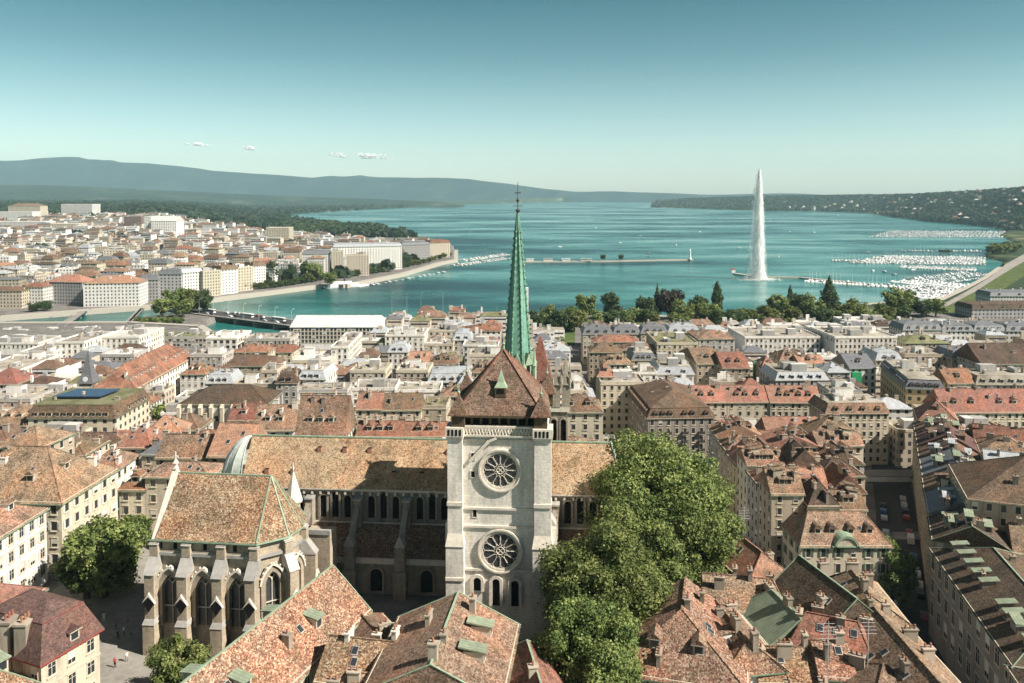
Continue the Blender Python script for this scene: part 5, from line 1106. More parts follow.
# domed rotunda
rt = P(578, 384, d=318); rg_ = gz(rt.x, rt.y); rr = empty('domed_rotunda', (rt.x - 3, rt.y, rg_)); tag(rr, 'round brick rotunda with shallow white dome right of the north tower', 'rotunda'); FOOT.append((rt.x - 3, rt.y, 0, 12, 12))
hz_ = rt.z - rg_; MB().lathe([(4.4, -1), (4.4, hz_ + 1.5)], 20).build('drum', M['brick'], rr); MB().lathe([(4.8, hz_ + 1.5), (4.8, hz_ + 2.1), (4.2, hz_ + 3.0), (2.6, hz_ + 3.9), (.4, hz_ + 4.3), (.1, hz_ + 5.5)], 20).build('dome', M['lead'], rr)
MB().box(-9, 9, -7, 7, -1, hz_ - 3.5).hull([(-9.5, -7.5, hz_ - 3.5), (9.5, -7.5, hz_ - 3.5), (9.5, 7.5, hz_ - 3.5), (-9.5, 7.5, hz_ - 3.5)], [(-4, -3, hz_ - 1), (4, -3, hz_ - 1), (4, 3, hz_ - 1), (-4, 3, hz_ - 1)], 1).build('hall', [WALL['cream'], TILE['zinc']], rr)
# scaffold net
sp_ = P(752, 372, d=392); nt0 = empty('scaffold_net', (sp_.x + 2, sp_.y - 2, 5)); tag(nt0, 'bright green scaffold netting hung on a facade near the orange roofs', 'scaffold net')
MB().box(-2, 4, -.8, .8, 0, 19).build('netting', M['net'], nt0); MB().box(-2.1, -1.9, -1, -.8, -1, 20).box(3.9, 4.1, -1, -.8, -1, 20).build('pole', M['steel'], nt0)
sp_ = P(854, 366, d=372); nt0 = empty('scaffold_net', (sp_.x, sp_.y - 2, 18)); tag(nt0, 'small green netting ball of sheeting beside a zinc gable, right of centre', 'scaffold net'); MB().box(-2, 2.5, -.8, .8, -10, 5).build('netting', M['net'], nt0)

# infill so that every block of the town is built up (kept low, behind and between the traced houses)
print('traced', len(THINGS), 'objs', len(bpy.data.objects))
STREETS = []
def blocked(x, y):
    if not land_at(x, y): return True
    if 94 - 3 < x and False: return True
    # the car street, the dark lane, the tree square, the park
    if y < 290 and y > 120:
        xs = 92 + (y - 190) * .42 if y > 183 else 91 + (y - 183) * .2
        if abs(x - (xs + 5)) < 9: return True
        if 52 < x < 67 and y < 275: return True
    if y < 200 and x < 60: return True
    if y > 290 and abs(x - (40 + (y - 290) * .02)) < 6 and y < 560: return True
    if y > 560 and x > 0: return True
    if y > 452 and x < -95: return True
    if y < 170: return True
    return False
rn = random.Random(11); cnt = 0
pal = ['tan', 'rust', 'brown', 'brown', 'gravel', 'gravel', 'gravel', 'zinc', 'slate', 'slate', 'whiteflat', 'whiteflat', 'dark', 'tan', 'gravel', 'greenflat', 'zinc']
rest = []
for yy in range(196, 600, 13):
    xx = -0.72 * yy - 30
    while xx < 0.70 * yy + 10:
        W = rn.uniform(11, 21); L = rn.uniform(10, 14); x, y = xx + W / 2, yy + rn.uniform(-1, 1)
        if not blocked(x, y) and not blocked(x - W / 2, y) and not blocked(x + W / 2, y) and not blocked(x, y + L / 2) and free(x, y, 0, W, L, .4):
            g = gz(x, y); t = rn.choice(pal); fl = t in ('gravel', 'whiteflat'); ze = g + rn.uniform(11, 15.5)
            wl = rn.choice(('cream', 'white', 'tan', 'grey', 'cream', 'white'))
            a, b_ = topx(x, y, ze)
            where = ('left of dome', 'behind nave', 'beyond spire', 'before office blocks', 'right town')[0 if a < 215 else 1 if a < 450 else 2 if a < 610 else 3 if a < 800 else 4]
            dep = 'near' if y < 290 else 'mid' if y < 400 else 'far'
            dw = {'near': 'below hill', 'mid': 'mid town', 'far': 'near waterfront'}[dep]
            if cnt >= 105: rest.append((x, y, 0, W - .4, L - .4, g, ze, wl, t, fl)); FOOT.append((x, y, 0, W, L)); xx += W; cnt += 1; continue
            house(f'low, {where}, {dw}', x, y, rn.choice((0, R(2), R(-3))), W - .4, L - .4, ze, rise=rn.uniform(2.6, 4), roof='flat' if fl else rn.choice(('hip', 'gable', 'hip')), tile=t, wall=wl, chim=rn.choice((2, 3, 4)), dorm=rn.choice((0, 0, 2)), sky=1, lvl=0 if y > 250 else 1, noun='infill house'.replace('infill ', 'small '), axis='x')
            cnt += 1; xx += W
        else: xx += 5
print('infill', cnt)
# ------------------------------------------------------------------ across the river: hotels on the quay and the far city
FARC = 0
def F(phrase, x, y, x2, L, d, tile, wall, roof='mansard', rise=1.5, ang=0, noun='hotel', cat='hotel', name='lakeside_hotel', **kw):
    return C(phrase, x, y, x2=x2, L=L, d=d, ang=ang, tile=tile, wall=wall, roof=roof, rise=rise, noun=noun, cat=cat, name=name, lvl=0, chim=4, **kw)
F('corner front lit, long red roof, left river bank', 83, 283.5, 139, 26, 722, 'orange', 'white', 'hip', 6, 8)
F('shade-painted wing of the red roofed corner hotel', 46, 281.5, 82, 22, 742, 'orange', 'grey', 'hip', 6, -8)  # grey wall colour paints the shade on this side of the hotel
F('cream front left of the red roofed hotel', 22, 287, 43, 24, 725, 'rust', 'white', 'hip', 4, 0)
F('ochre front at the left edge of the river', -20, 291, 21, 24, 712, 'brown', 'cream', 'hip', 3, 0)
F('dark fronted, right of the red roofed hotel', 139, 280, 158, 26, 765, 'slate', 'grey', 'mansard', 1.5, 10)
F('rounded grey corner block behind the island trees', 158, 274, 181, 30, 775, 'slate', 'grey', 'mansard', 2, 0)
q = [(181, 273, 'zinc', 'white', 778), (203, 272, 'greenflat', 'cream', 790), (221, 270, 'brown', 'white', 812), (238, 268, 'gravel', 'cream', 838), (253, 266, 'brown', 'white', 866)]
for i, (x, y, t, wl, d) in enumerate(q):
    x2 = [203, 221, 238, 253, 266][i]; F('on the quay', x, y, x2 - .3, 20, d, t, wl, 'flat' if t in ('greenflat', 'gravel') else 'mansard', 1, 50)
F('white mansard between quay trees', 302, 254, 330, 22, 985, 'slate', 'white', 'mansard', 1, 12); F('next along, slightly set back', 331, 252, 343, 20, 990, 'copper', 'cream', 'flat', 1, 12)
F('square block on the quay, dark side', 346, 256, 369, 22, 1000, 'gravel', 'cream', 'flat', 1, 10)
F('long grey terrace of the quay', 333, 247, 402, 30, 1065, 'zinc', 'white', 'mansard', 1, 14); F('dark fronted block before the cape', 402, 245, 430, 26, 1200, 'slate', 'grey', 'mansard', 2, 22)
F('red roofed, last before the cape marina', 430, 243, 450, 24, 1290, 'rust', 'cream', 'mansard', 2, 28)
F('pale tower block by the lakeside woods', 266, 228, 289, 30, 1500, 'whiteflat', 'cream', 'flat', 1, 0, noun='apartment block', cat='apartment block', name='apartment_block')
F('white angular station hall, tall end block', 144, 217, 151, 30, 1650, 'whiteflat', 'white', 'flat', 1, 0, noun='tower block', cat='office block', name='office_block'); F('white wedge beside the tall end block', 151, 221, 176, 40, 1640, 'whiteflat', 'white', 'gable', 10, 0, noun='hall', cat='hall', name='hall')
F('pale palace among trees at the left edge', -10, 212, 32, 40, 2250, 'whiteflat', 'white', 'flat', 1, 0, noun='palace', cat='palace', name='palace'); F('stepped centre of the pale palace', 8, 206, 40, 40, 2400, 'tan', 'cream', 'hip', 8, 0, noun='palace', cat='palace', name='palace')
F('broad pale palace wing above the woods', 61, 204.5, 92, 50, 2450, 'whiteflat', 'white', 'flat', 1, 0, noun='palace', cat='palace', name='palace')
F('wide white office slab below the palace', -10, 222, 46, 40, 1850, 'whiteflat', 'white', 'flat', 1, 0, noun='office slab', cat='office block', name='office_block'); F('second white office slab beside the first', 50, 224, 78, 40, 1800, 'whiteflat', 'cream', 'flat', 1, 0, noun='office slab', cat='office block', name='office_block')
F('brown block among the far trees', 124, 217, 141, 30, 1900, 'gravel', 'brown', 'flat', 1, 0, noun='office block', cat='office block', name='office_block')
rn = random.Random(21); rown = ['first', 'second', 'third', 'fourth', 'fifth', 'sixth', 'seventh', 'eighth', 'ninth', 'tenth', 'eleventh', 'twelfth', 'thirteenth', 'fourteenth', 'fifteenth', 'sixteenth', 'seventeenth', 'eighteenth', 'nineteenth', 'twentieth', 'twenty-first', 'twenty-second', 'twenty-third', 'twenty-fourth', 'twenty-fifth', 'twenty-sixth']
y = 765.0; ri = 0; nfar = 0
pal = ['tan', 'brown', 'brown', 'gravel', 'zinc', 'orange', 'slate', 'rust', 'whiteflat', 'gravel', 'tan', 'whiteflat', 'brown', 'zinc', 'gravel', 'slate', 'dark', 'gravel', 'brown']
allf = []
while y < 2500:
    x = -0.68 * y; xmax = 0.2 * y; i = 0
    while x < xmax:
        W = rn.uniform(13, 26) * (1 if y < 1700 else 1.35); L = rn.uniform(12, 18); yy = y + rn.uniform(-4, 4)
        if all(land_at(x + W * k, yy - 14) and land_at(x + W * k, yy + L) for k in (0, .5, 1)) and (x + W + 25) < interp([(700, -330), (800, -305), (940, -210), (1055, -150), (1260, -112), (1400, -110), (1500, -190), (1700, -380), (2100, -700), (2500, -1050)], yy) + 5 and free(x + W / 2, yy, 0, W, L, 1):
            allf.append((ri, i, x + W / 2, yy, W, L)); FOOT.append((x + W / 2, yy, 0, W, L)); i += 1; x += W + rn.choice((.5, .5, 1, 8))
        else: x += 7
    y += 29 + (y - 760) * .022; ri += 1
print('far', len(allf))
for k, (ri, i, x, yy, W, L) in enumerate(allf):
    t = rn.choice(pal); wl = rn.choice(('cream', 'white', 'white', 'white', 'tan', 'cream')); fl = t in ('gravel', 'whiteflat'); g = gz(x, yy)
    ze = g + rn.choice((rn.uniform(12, 17), rn.uniform(16, 21), rn.uniform(20, 27))); ang = rn.choice((0, 0, R(6), R(-8), R(12)))
    if k < 215:
        FOOT.pop() if 0 else None
        house(f'{rown[min(ri, 25)]} row beyond the river', x, yy, ang, W, L, ze, rise=rn.uniform(1.5, 3.2), roof='flat' if fl else rn.choice(('hip', 'gable', 'mansard')), tile=t, wall=wl, chim=4, sky=0, lvl=0, noun='block', cat='apartment block', name='apartment_block', group='city blocks beyond the river')
    else: rest.append((x, yy, ang, W, L, g, ze, wl, t, fl))
if rest:                                           # beyond the first few hundred: one mass
    keys_w = list(WALLC); keys_t = list(TILE); b = MB()
    for x, yy, a, W, L, g, ze, wl, t, fl in rest:
        c, s = math.cos(a), math.sin(a); tr = lambda px, py, z: (x + px * c - py * s, yy + px * s + py * c, z)
        q = [(-W / 2, -L / 2), (W / 2, -L / 2), (W / 2, L / 2), (-W / 2, L / 2)]; wi = keys_w.index(wl); ti = len(keys_w) + keys_t.index(t)
        b.hull([tr(*p, g - 2) for p in q], [tr(*p, ze) for p in q], wi)
        nb = 0
        for f_ in range(5):
            zz = ze - 2.6 - f_ * 3.1
            if zz > g + .5: b.face([tr(-W / 2 + .8, -L / 2 - .06, zz), tr(W / 2 - .8, -L / 2 - .06, zz), tr(W / 2 - .8, -L / 2 - .06, zz + 1.1), tr(-W / 2 + .8, -L / 2 - .06, zz + 1.1)], len(keys_w) + len(keys_t))
        for _ in range(3 if yy < 700 else 2):
            qx, qy, qs = rn.uniform(-.4, .4) * W, rn.uniform(-.4, .4) * L, rn.uniform(.4, 1.4); qh = rn.uniform(1.5, 4.5); p4 = [(qx - qs, qy - .5), (qx + qs, qy - .5), (qx + qs, qy + .5), (qx - qs, qy + .5)]; b.hull([tr(*p, ze) for p in p4], [tr(*p, ze + qh) for p in p4], rn.choice((0, 1, 2)))
        if not fl:
            h = rn.uniform(1.6, 3.2) if yy > 650 else rn.uniform(2.5, 4); E = tr(-W / 2 + L / 2 * .8, 0, ze + h); Fq = tr(W / 2 - L / 2 * .8, 0, ze + h); A, B, C2, D2 = [tr(p[0] * 1.03, p[1] * 1.05, ze + .02) for p in q]
            b.face([A, B, Fq, E], ti); b.face([C2, D2, E, Fq], ti); b.face([B, C2, Fq], ti); b.face([D2, A, E], ti)
        else: b.face([tr(*p, ze + .05) for p in q], ti)
    o = b.build('distant_houses', [WALL[k] for k in keys_w] + [TILE[k] for k in keys_t] + [M['slatewin'] if 'slatewin' in M else M['darkmetal']]); o['kind'] = 'stuff'
# river embankments, the bridge and its traffic
def strip(name, pts, wdt, z0, z1, mat, off=0):
    b = MB()
    for (x0, y0), (x1, y1) in zip(pts, pts[1:]):
        d = Vector((x1 - x0, y1 - y0, 0)).normalized(); n = Vector((-d.y, d.x, 0)) * wdt / 2
        a, c = Vector((x0, y0, 0)) - d * .4, Vector((x1, y1, 0)) + d * .4; z0_ = Vector((0, 0, z0)); z1_ = Vector((0, 0, z1))
        b.hull([a - n + z0_, c - n + z0_, c + n + z0_, a + n + z0_], [a - n + z1_, c - n + z1_, c + n + z1_, a + n + z1_])
    return b.build(name, mat)
q1 = strip('quay_wall', LEFT[:13], 7, -3, 4.3, M['concrete']); tag(q1, 'long pale stone quay wall along the far bank and promenade', 'quay wall')
q2 = strip('quay_wall', NEAR[:4], 6, -3, 4.3, M['concrete']); tag(q2, 'stone river wall on the near bank behind the white offices', 'quay wall')
q3 = strip('quay_wall', [NEAR[i] for i in range(6, 16)], 6, -3, 4.2, M['concrete']); tag(q3, 'pale shore wall in front of the park trees', 'quay wall')
def bridge(name, A, B, wd, z, label):
    A, B = Vector((*A, 0)), Vector((*B, 0)); d = B - A; ln = d.length; a = math.atan2(d.y, d.x); r = empty(name, A, a); tag(r, label, 'bridge')
    MB().box(0, ln, -wd / 2, wd / 2, z - 1.1, z, 0, top=1).build('deck', [M['darkmetal'], M['asphalt']], r)
    for s_ in (-1, 1):
        rb = MB(); rb.box(0, ln, s_ * wd / 2 - .1, s_ * wd / 2 + .1, z + .9, z + 1.0); [rb.box(i - .05, i + .05, s_ * wd / 2 - .05, s_ * wd / 2 + .05, z, z + .9) for i in np.arange(1, ln, 2.5)]; rb.build('railing', M['steel'], r)
        MB().box(0, ln, s_ * (wd / 2 - 1.6) - 1.4, s_ * (wd / 2 - 1.6) + 1.4, z + .004, z + .15).build('footway', M['pave'], r)
    n = max(2, int(ln / 22))
    for i in range(1, n): MB().box(-1, 1, -wd / 2 + 1, wd / 2 - 1, -4, z - 1).build('pier', M['concrete'], r, (ln * i / n, 0, 0))
    return r, A, d.normalized(), ln, a
br, BA, BD, BL, Ba = bridge('road_bridge', G0(176, 313.5), G0(305, 330), 24, 4.6, 'long flat road bridge crowded with traffic and curved lamp posts')
bridge('footbridge', G0(60, 332), G0(84, 314.5), 6, 3.4, 'narrow low footbridge over the river, left of the tree island')
bridge('footbridge', G0(126, 329), G0(142, 311.5), 4, 3.0, 'slim footbridge beside the tree island')
CARP = {}
def car_parts(col, van=False):
    key = ('car', col, van)
    def f():
        bm = plain('car_paint_' + col, {'white': (.75, .75, .75), 'silver': (.42, .43, .45), 'black': (.02, .02, .022), 'red': (.25, .04, .03), 'blue': (.05, .1, .25)}[col], .3, .6)
        h = 2.2 if van else 1.45; L = 5.2 if van else 4.3; w_ = .9; b = MB()
        pr = [(-L / 2, .35), (-L / 2, .95), (-L * .46, 1.02), (-L * .40, h - .05), (-L * .36, h), (L * .12, h), (L * .27, 1.0), (L * .46, .85), (L / 2, .6), (L / 2, .35)] if not van else [(-L / 2, .35), (-L / 2, h - .1), (-L * .47, h), (L * .22, h), (L * .36, 1.25), (L * .48, 1.0), (L / 2, .35)]
        b.xz(pr, -w_, w_); b.face([(x, w_, z) for x, z in reversed(pr)][::-1])
        g = MB(); g0, g1 = (-L * .37, L * .2) if not van else (L * .05, L * .3)
        gp = [(g0, 1.0), (g0 + .15, h - .12), (L * .11 if not van else L * .21, h - .12), (g1, 1.0)] if not van else [(g0, 1.25), (g0, h - .3), (L * .22, h - .3), (g1, 1.25)]
        g.xz(gp, -w_ - .02, w_ + .02); g.face([(x, w_ + .02, z) for x, z in gp]); 
        wsx = [(L * .125, h - .08), (L * .265, 1.03)] if not van else [(L * .23, h - .1), (L * .355, 1.28)]
        g.face([(wsx[0][0] + .03, -.75, wsx[0][1]), (wsx[1][0] + .03, -.8, wsx[1][1]), (wsx[1][0] + .03, .8, wsx[1][1]), (wsx[0][0] + .03, .75, wsx[0][1])])
        wh = MB(); n = 12; wh.hull([(.33 * math.cos(2 * math.pi * i / n), -.11, .33 * math.sin(2 * math.pi * i / n)) for i in range(n)], [(.33 * math.cos(2 * math.pi * i / n), .11, .33 * math.sin(2 * math.pi * i / n)) for i in range(n)])
        lt = MB().box(-.06, .06, -.18, .18, -.09, .09)
        return (b.mesh('body', [bm]), g.mesh('window', [M['glass']]), wh.mesh('wheel', [M['tyre']]), lt.mesh('headlight', [M['white']]), L)
    return cached(key, f)
def car(label, x, y, z, a, col, van=False, parts=True, group=None):
    body, glass, wheel, light, L = car_parts(col, van); r = empty('parked_car' if not van else 'parked_van', (x, y, z), a); tag(r, label, 'van' if van else 'car', group); THINGS.append((r, *topx(x, y, z)))
    inst('body', body, r); inst('window', glass, r)
    if parts:
        for sx_ in (-1, 1):
            for sy_ in (-1, 1): inst('wheel', wheel, r, (sx_ * L * .31, sy_ * .82, .33))
        for sy_ in (-1, 1): inst('headlight', light, r, (L / 2 - .02, sy_ * .62, .68))
    else: 
        pass
    return r
rn = random.Random(3)
def onb(t, off, z): p = BA + BD * (BL * t) + Vector((-BD.y, BD.x, 0)) * off; return p.x, p.y, z
bus = cached('bus', lambda: MB().box(-7, 7, -1.25, 1.25, .35, 3.1, 0).box(-6.8, 7.02, -1.28, 1.28, 1.4, 2.6, 1).mesh('body', [M['white'], M['glass']]))
for i in range(26):
    t = .03 + .94 * i / 26 + rn.uniform(-.012, .012); off = rn.choice((-7, -3.5, 3.5, 7)); col = rn.choice(('white', 'silver', 'black', 'white', 'red'))
    if i in (7, 15, 22):
        x, y, z = onb(t, 0, 4.62); r = empty('bus', (x, y, z), Ba); tag(r, f'long white bus on the road bridge, {["nearest the island", "at mid span", "nearest the wrapped building"][(7, 15, 22).index(i)]}', 'bus', 'traffic on the road bridge'); inst('body', bus, r)
        for sx_ in (-4.5, 4.5): 
            for sy_ in (-1.1, 1.1): inst('wheel', car_parts('white')[2], r, (sx_, sy_, .4), s=1.3)
    else: x, y, z = onb(t, off, 4.62); r = car(f'{col} car in the traffic on the road bridge', x, y, z, Ba + (math.pi if off > 0 else 0), col, False, False, 'traffic on the road bridge')
def lamp_mesh(h):
    def f():
        b = MB(); b.tube((0, 0, 0), (0, 0, h * .8), .12, .09); pts = [(0, 0, h * .8), (.3, 0, h * .93), (1.1, 0, h), (2.2, 0, h * .99)]
        for p, q_ in zip(pts, pts[1:]): b.tube(p, q_, .08)
        return b.mesh('pole', [M['steel']])
    return cached(('lamp', h), f)
lh = cached('lh', lambda: MB().box(-.5, .5, -.15, .15, -.12, 0).mesh('lamp_head', [M['white']]))
for i in range(9):
    x, y, z = onb(.06 + i * .115, -10.6, 4.6); r = empty('street_lamp', (x, y, z), Ba + math.pi / 2); tag(r, 'curved grey lamp post on the road bridge railing', 'street lamp', 'lamp posts along the bridge'); THINGS.append((r, *topx(x, y, z)))
    inst('pole', lamp_mesh(13), r); inst('lamp_head', lh, r, (2.4, 0, 12.9))

# ------------------------------------------------------------------ jetties, lighthouse, fountain
def pier(name, pts, wd, label, z=1.8):
    o = strip(name, pts, wd, -3, z, M['concrete']); tag(o, label, 'jetty'); return pts
pier('stone_jetty', [G0(520, 262.5), G0(600, 262), G0(692, 260.2)], 9, 'long stone jetty reaching right to a white lighthouse')
lx, ly = G0(690, 260.5); L_ = empty('lighthouse', (lx, ly, 1.8)); tag(L_, 'small white lighthouse at the tip of the long stone jetty', 'lighthouse')
MB().lathe([(2.6, 0), (2.4, 2.5), (1.5, 3), (1.2, 13)], 8).build('tower', M['white'], L_); MB().lathe([(1.8, 13), (1.8, 13.4), (1.0, 13.5), (1.0, 15.3), (1.4, 15.4), (.1, 17)], 8).build('lantern', M['white'], L_)
bx_, by_ = G0(648, 259.5); d_ = empty('diving_tower', (bx_, by_, 1.5)); tag(d_, 'slender dark diving platform tower beside the jetty baths', 'diving tower')
MB().tube((-1.5, 0, 0), (-1.5, 0, 14), .25).tube((1.5, 0, 0), (1.5, 0, 16), .25).tube((-1.5, 0, 2), (1.5, 0, 6), .15).tube((1.5, 0, 6), (-1.5, 0, 10), .15).build('frame', M['darkmetal'], d_); MB().box(-4, 2, -1.5, 1.5, 5, 5.3).box(-2, 4.5, -1.5, 1.5, 10, 10.3).build('platform', M['concrete'], d_)
for i, (px, wpx) in enumerate(((530, 7), (548, 9), (566, 8), (586, 11))):
    x, y = G0(px, 262.2); W = wpx * y / FPX; bb = empty('bath_pavilion', (x, y, 1.8)); tag(bb, f'low white bathing pavilion on the stone jetty', 'pavilion', 'bathing pavilions on the jetty'); THINGS.append((bb, px, 262))
    MB().box(-W / 2, W / 2, -3, 3, 0, 3.2).build('wall', M['white'], bb); MB().box(-W / 2 - .8, W / 2 + .8, -3.8, 3.8, 3.202, 3.6).build('roof', M['canvas'] if i % 2 else M['white'], bb)
pier('breakwater', [G0(735, 274.5), G0(757, 277.8), G0(800, 278.5), G0(858, 284)], 7, 'narrow stone breakwater running from the fountain to the right')
lx, ly = G0(733, 274); L2 = empty('pump_house', (lx, ly, 1.8)); tag(L2, 'small white hut at the left tip of the fountain breakwater', 'hut'); MB().box(-2.5, 2.5, -2, 2, 0, 4).build('wall', M['white'], L2); MB().hull([(-2.8, -2.3, 4), (2.8, -2.3, 4), (2.8, 2.3, 4), (-2.8, 2.3, 4)], [(-.2, -.2, 6.5), (.2, -.2, 6.5), (.2, .2, 6.5), (-.2, .2, 6.5)]).build('roof', M['redroof'], L2)
m, nt, b_ = base('water_spray', 0.9, 0.1); b_.inputs['Base Color'].default_value = (0.92, 0.94, 0.94, 1); tr = N(nt, 'BsdfTranslucent'); tr.inputs[0].default_value = (.92, .95, .95, 1); ms = N(nt, 'MixShader'); ms.inputs[0].default_value = .45
out = nt.nodes['Material Output']; nt.links.new(b_.outputs[0], ms.inputs[1]); nt.links.new(tr.outputs[0], ms.inputs[2]); nt.links.new(ms.outputs[0], out.inputs[0]); M['spray'] = m
fx, fy = G0(758, 279.5); rng = np.random.default_rng(8); Hj = 141.0
def jet_cloud(n, hi, seed, core):
    rng = np.random.default_rng(seed); t = rng.random(n) ** (1.0 if core else .8) * hi
    drift = 0.0 * t
    if core: hwid = interp_np(t, [(0, .9), (.3, 2.2), (.6, 2.7), (.85, 2.0), (1, .35)]); x = rng.normal(0, .5, n) * hwid + interp_np(t, [(0, 0), (.5, -.6), (1, 0)]); y = rng.normal(0, .5, n) * hwid
    else:
        left = interp_np(t, [(0, 12.5), (.12, 9.5), (.3, 8.8), (.6, 6.2), (.8, 4.2), (.97, .8), (1, .2)]); right = interp_np(t, [(0, 11), (.15, 8), (.4, 6.4), (.7, 4.2), (.9, 2.0), (1, .3)])
        s = rng.normal(0, .42, n); s = np.clip(s, -1, 1); x = np.where(s < 0, s * left, s * right); y = rng.normal(0, .4, n) * (left + right) / 2
    c = np.stack([x, y, t * Hj + rng.normal(0, .6, n)], 1); c[:, 2] = np.clip(c[:, 2], .2, None); nm = rng.normal(size=(n, 3)); nm /= np.linalg.norm(nm, axis=1)[:, None]
    a = np.cross(nm, rng.normal(size=(n, 3))); a /= np.linalg.norm(a, axis=1)[:, None]; b = np.cross(nm, a); s = (rng.uniform(.15, .42, n) if not core else rng.uniform(.6, 1.2, n))[:, None]
    vz = np.array([1, 1, 2.0]); q = np.stack([c - a * s * vz, c - b * s * vz, c + a * s * vz, c + b * s * vz], 1).reshape(-1, 3); return q, np.arange(4 * n).reshape(-1, 4)
def interp_np(t, pts): return np.interp(t, [p[0] for p in pts], [p[1] for p in pts])
ft = empty('fountain_jet', (fx, fy, 0)); tag(ft, 'towering white water jet rising from the lake, spray drifting left', 'fountain')
def sheet_mat(name, lo, hi, sc_):
    m, nt, b_ = base(name, 0.9, 0.1); b_.inputs['Base Color'].default_value = (0.95, 0.96, 0.96, 1); tr = N(nt, 'BsdfTranslucent'); tr.inputs[0].default_value = (.95, .97, .97, 1); ms = N(nt, 'MixShader'); ms.inputs[0].default_value = .5
    out = nt.nodes['Material Output']; nt.links.new(b_.outputs[0], ms.inputs[1]); nt.links.new(tr.outputs[0], ms.inputs[2]); tp = N(nt, 'BsdfTransparent'); m3 = N(nt, 'MixShader')
    mp = N(nt, 'Mapping'); mp.inputs['Scale'].default_value = (1, 1, .16); nt.links.new(N(nt, 'TexCoord').outputs['Object'], mp.inputs[0])
    al = ramp(nt, noise(nt, mp.outputs[0], sc_, 8, .75), ((lo, (0, 0, 0)), (hi, (1, 1, 1)))); nt.links.new(al, m3.inputs[0]); nt.links.new(tp.outputs[0], m3.inputs[1]); nt.links.new(ms.outputs[0], m3.inputs[2]); nt.links.new(m3.outputs[0], out.inputs[0]); return m
def sheet(name, kx, lo, hi, sc_, top, seed):
    rg = np.random.default_rng(seed); nz, na = 120, 48; V = []
    for i in range(nz):
        t = i / (nz - 1) * top; L_w = interp_np(t, [(0, 11), (.12, 9.2), (.3, 8.4), (.6, 6.4), (.8, 4.6), (.93, 2.6), (1, .3)]); R_w = interp_np(t, [(0, 10.5), (.15, 8.2), (.4, 7.0), (.7, 5.0), (.88, 3.2), (.96, 1.8), (1, .25)])
        for j in range(na):
            a = 2 * math.pi * j / na; r = (R_w if math.cos(a) > 0 else L_w * (1.3 if kx > .9 else 1)) * kx * (1 + .06 * math.sin(3 * a + t * 19 + seed) + .03 * math.sin(7 * a - t * 47) + rg.normal(0, .03)); V.append((r * math.cos(a), r * math.sin(a) * .85, t * Hj))
    F_ = [(i * na + j, i * na + (j + 1) % na, (i + 1) * na + (j + 1) % na, (i + 1) * na + j) for i in range(nz - 1) for j in range(na)]
    inst(name, npmesh(name, np.array(V), np.array(F_), [sheet_mat(name, lo, hi, sc_)], smooth=True), ft)
sheet('water_core', .46, .02, .12, .5, 1.0, 1); sheet('water_sheet', .66, .28, .50, .5, .99, 2); sheet('water_sheet', .84, .38, .64, .6, .98, 3); sheet('spray_veil', 1.02, .44, .78, .7, .97, 4); sheet('spray_veil', 1.2, .50, .86, .8, .94, 5)
q, f = jet_cloud(9000, .98, 2, False); inst('spray', npmesh('spray', q, f, [m]), ft)
q = rng.normal(size=(1500, 3)) * [11, 8, .8]; q[:, 2] = np.abs(q[:, 2]); qq = np.stack([q + [-.8, 0, 0], q + [0, -.8, .1], q + [.8, 0, 0], q + [0, .8, .2]], 1).reshape(-1, 3); inst('foam', npmesh('foam', qq, np.arange(len(qq)).reshape(-1, 4), [m]), ft)

# ------------------------------------------------------------------ boats
def boat_mesh(kind):
    def f():
        b = MB(); L, w_ = {'motor': (9, 1.5), 'sail': (10, 1.5), 'big': (17, 2.4), 'dinghy': (6, 1.1)}[kind]
        o0 = [(-L / 2, -w_ * .75, 0), (L * .15, -w_ * .85, 0), (L * .42, 0, 0), (L * .15, w_ * .85, 0), (-L / 2, w_ * .75, 0)]; o1 = [(-L / 2, -w_, 1.1), (L * .15, -w_, 1.2), (L / 2, 0, 1.5), (L * .15, w_, 1.2), (-L / 2, w_, 1.1)]
        b.hull(o0, o1, 0)
        if kind != 'dinghy': b.hull([(-L * .3, -w_ * .7, 1.1), (L * .2, -w_ * .6, 1.2), (L * .2, w_ * .6, 1.2), (-L * .3, w_ * .7, 1.1)], [(-L * .25, -w_ * .6, 2.1), (L * .08, -w_ * .5, 2.1), (L * .08, w_ * .5, 2.1), (-L * .25, w_ * .6, 2.1)], 1)
        if kind == 'sail': b.tube((L * .05, 0, 1.2), (L * .05, 0, 13), .09, .05, 4, 3); b.tube((L * .05, 0, 2.4), (-L * .38, 0, 2.5), .16, .12, 5, 2)
        if kind == 'big': b.box(-L * .2, L * .02, -w_ * .45, w_ * .45, 2.1, 3.4, 0)
        if kind == 'motor': b.box(-L * .45, -L * .25, -w_ * .75, w_ * .75, 1.1, 1.7, 2)
        return b.mesh(f'{kind}_boat', [M['boat'], M['glass'] if kind == 'big' else M['boat'], M['canvas'] if kind != 'sail' else M['boatdark'], M['mast']])
    return cached(('boat', kind), f)
KN = {'motor': 'motor boat', 'sail': 'sailing boat with bare mast', 'big': 'motor yacht', 'dinghy': 'open dinghy'}
nb = [0]; over = []
def boat(x, y, a, kind, where, grp, lone=False):
    if land_at(x, y): return
    if nb[0] < 300:
        o = inst({'motor': 'motor_boat', 'sail': 'sailing_boat', 'big': 'motor_yacht', 'dinghy': 'dinghy'}[kind], boat_mesh(kind), None, (x, y, -.25), a); tag(o, f'small white {KN[kind]} {where}' if kind != 'big' else f'long white {KN[kind]} {where}', 'boat', grp)
        if lone: THINGS.append((o, *topx(x, y, 0)))
        nb[0] += 1
    else: over.append((x, y, a, kind))
rn = random.Random(17)
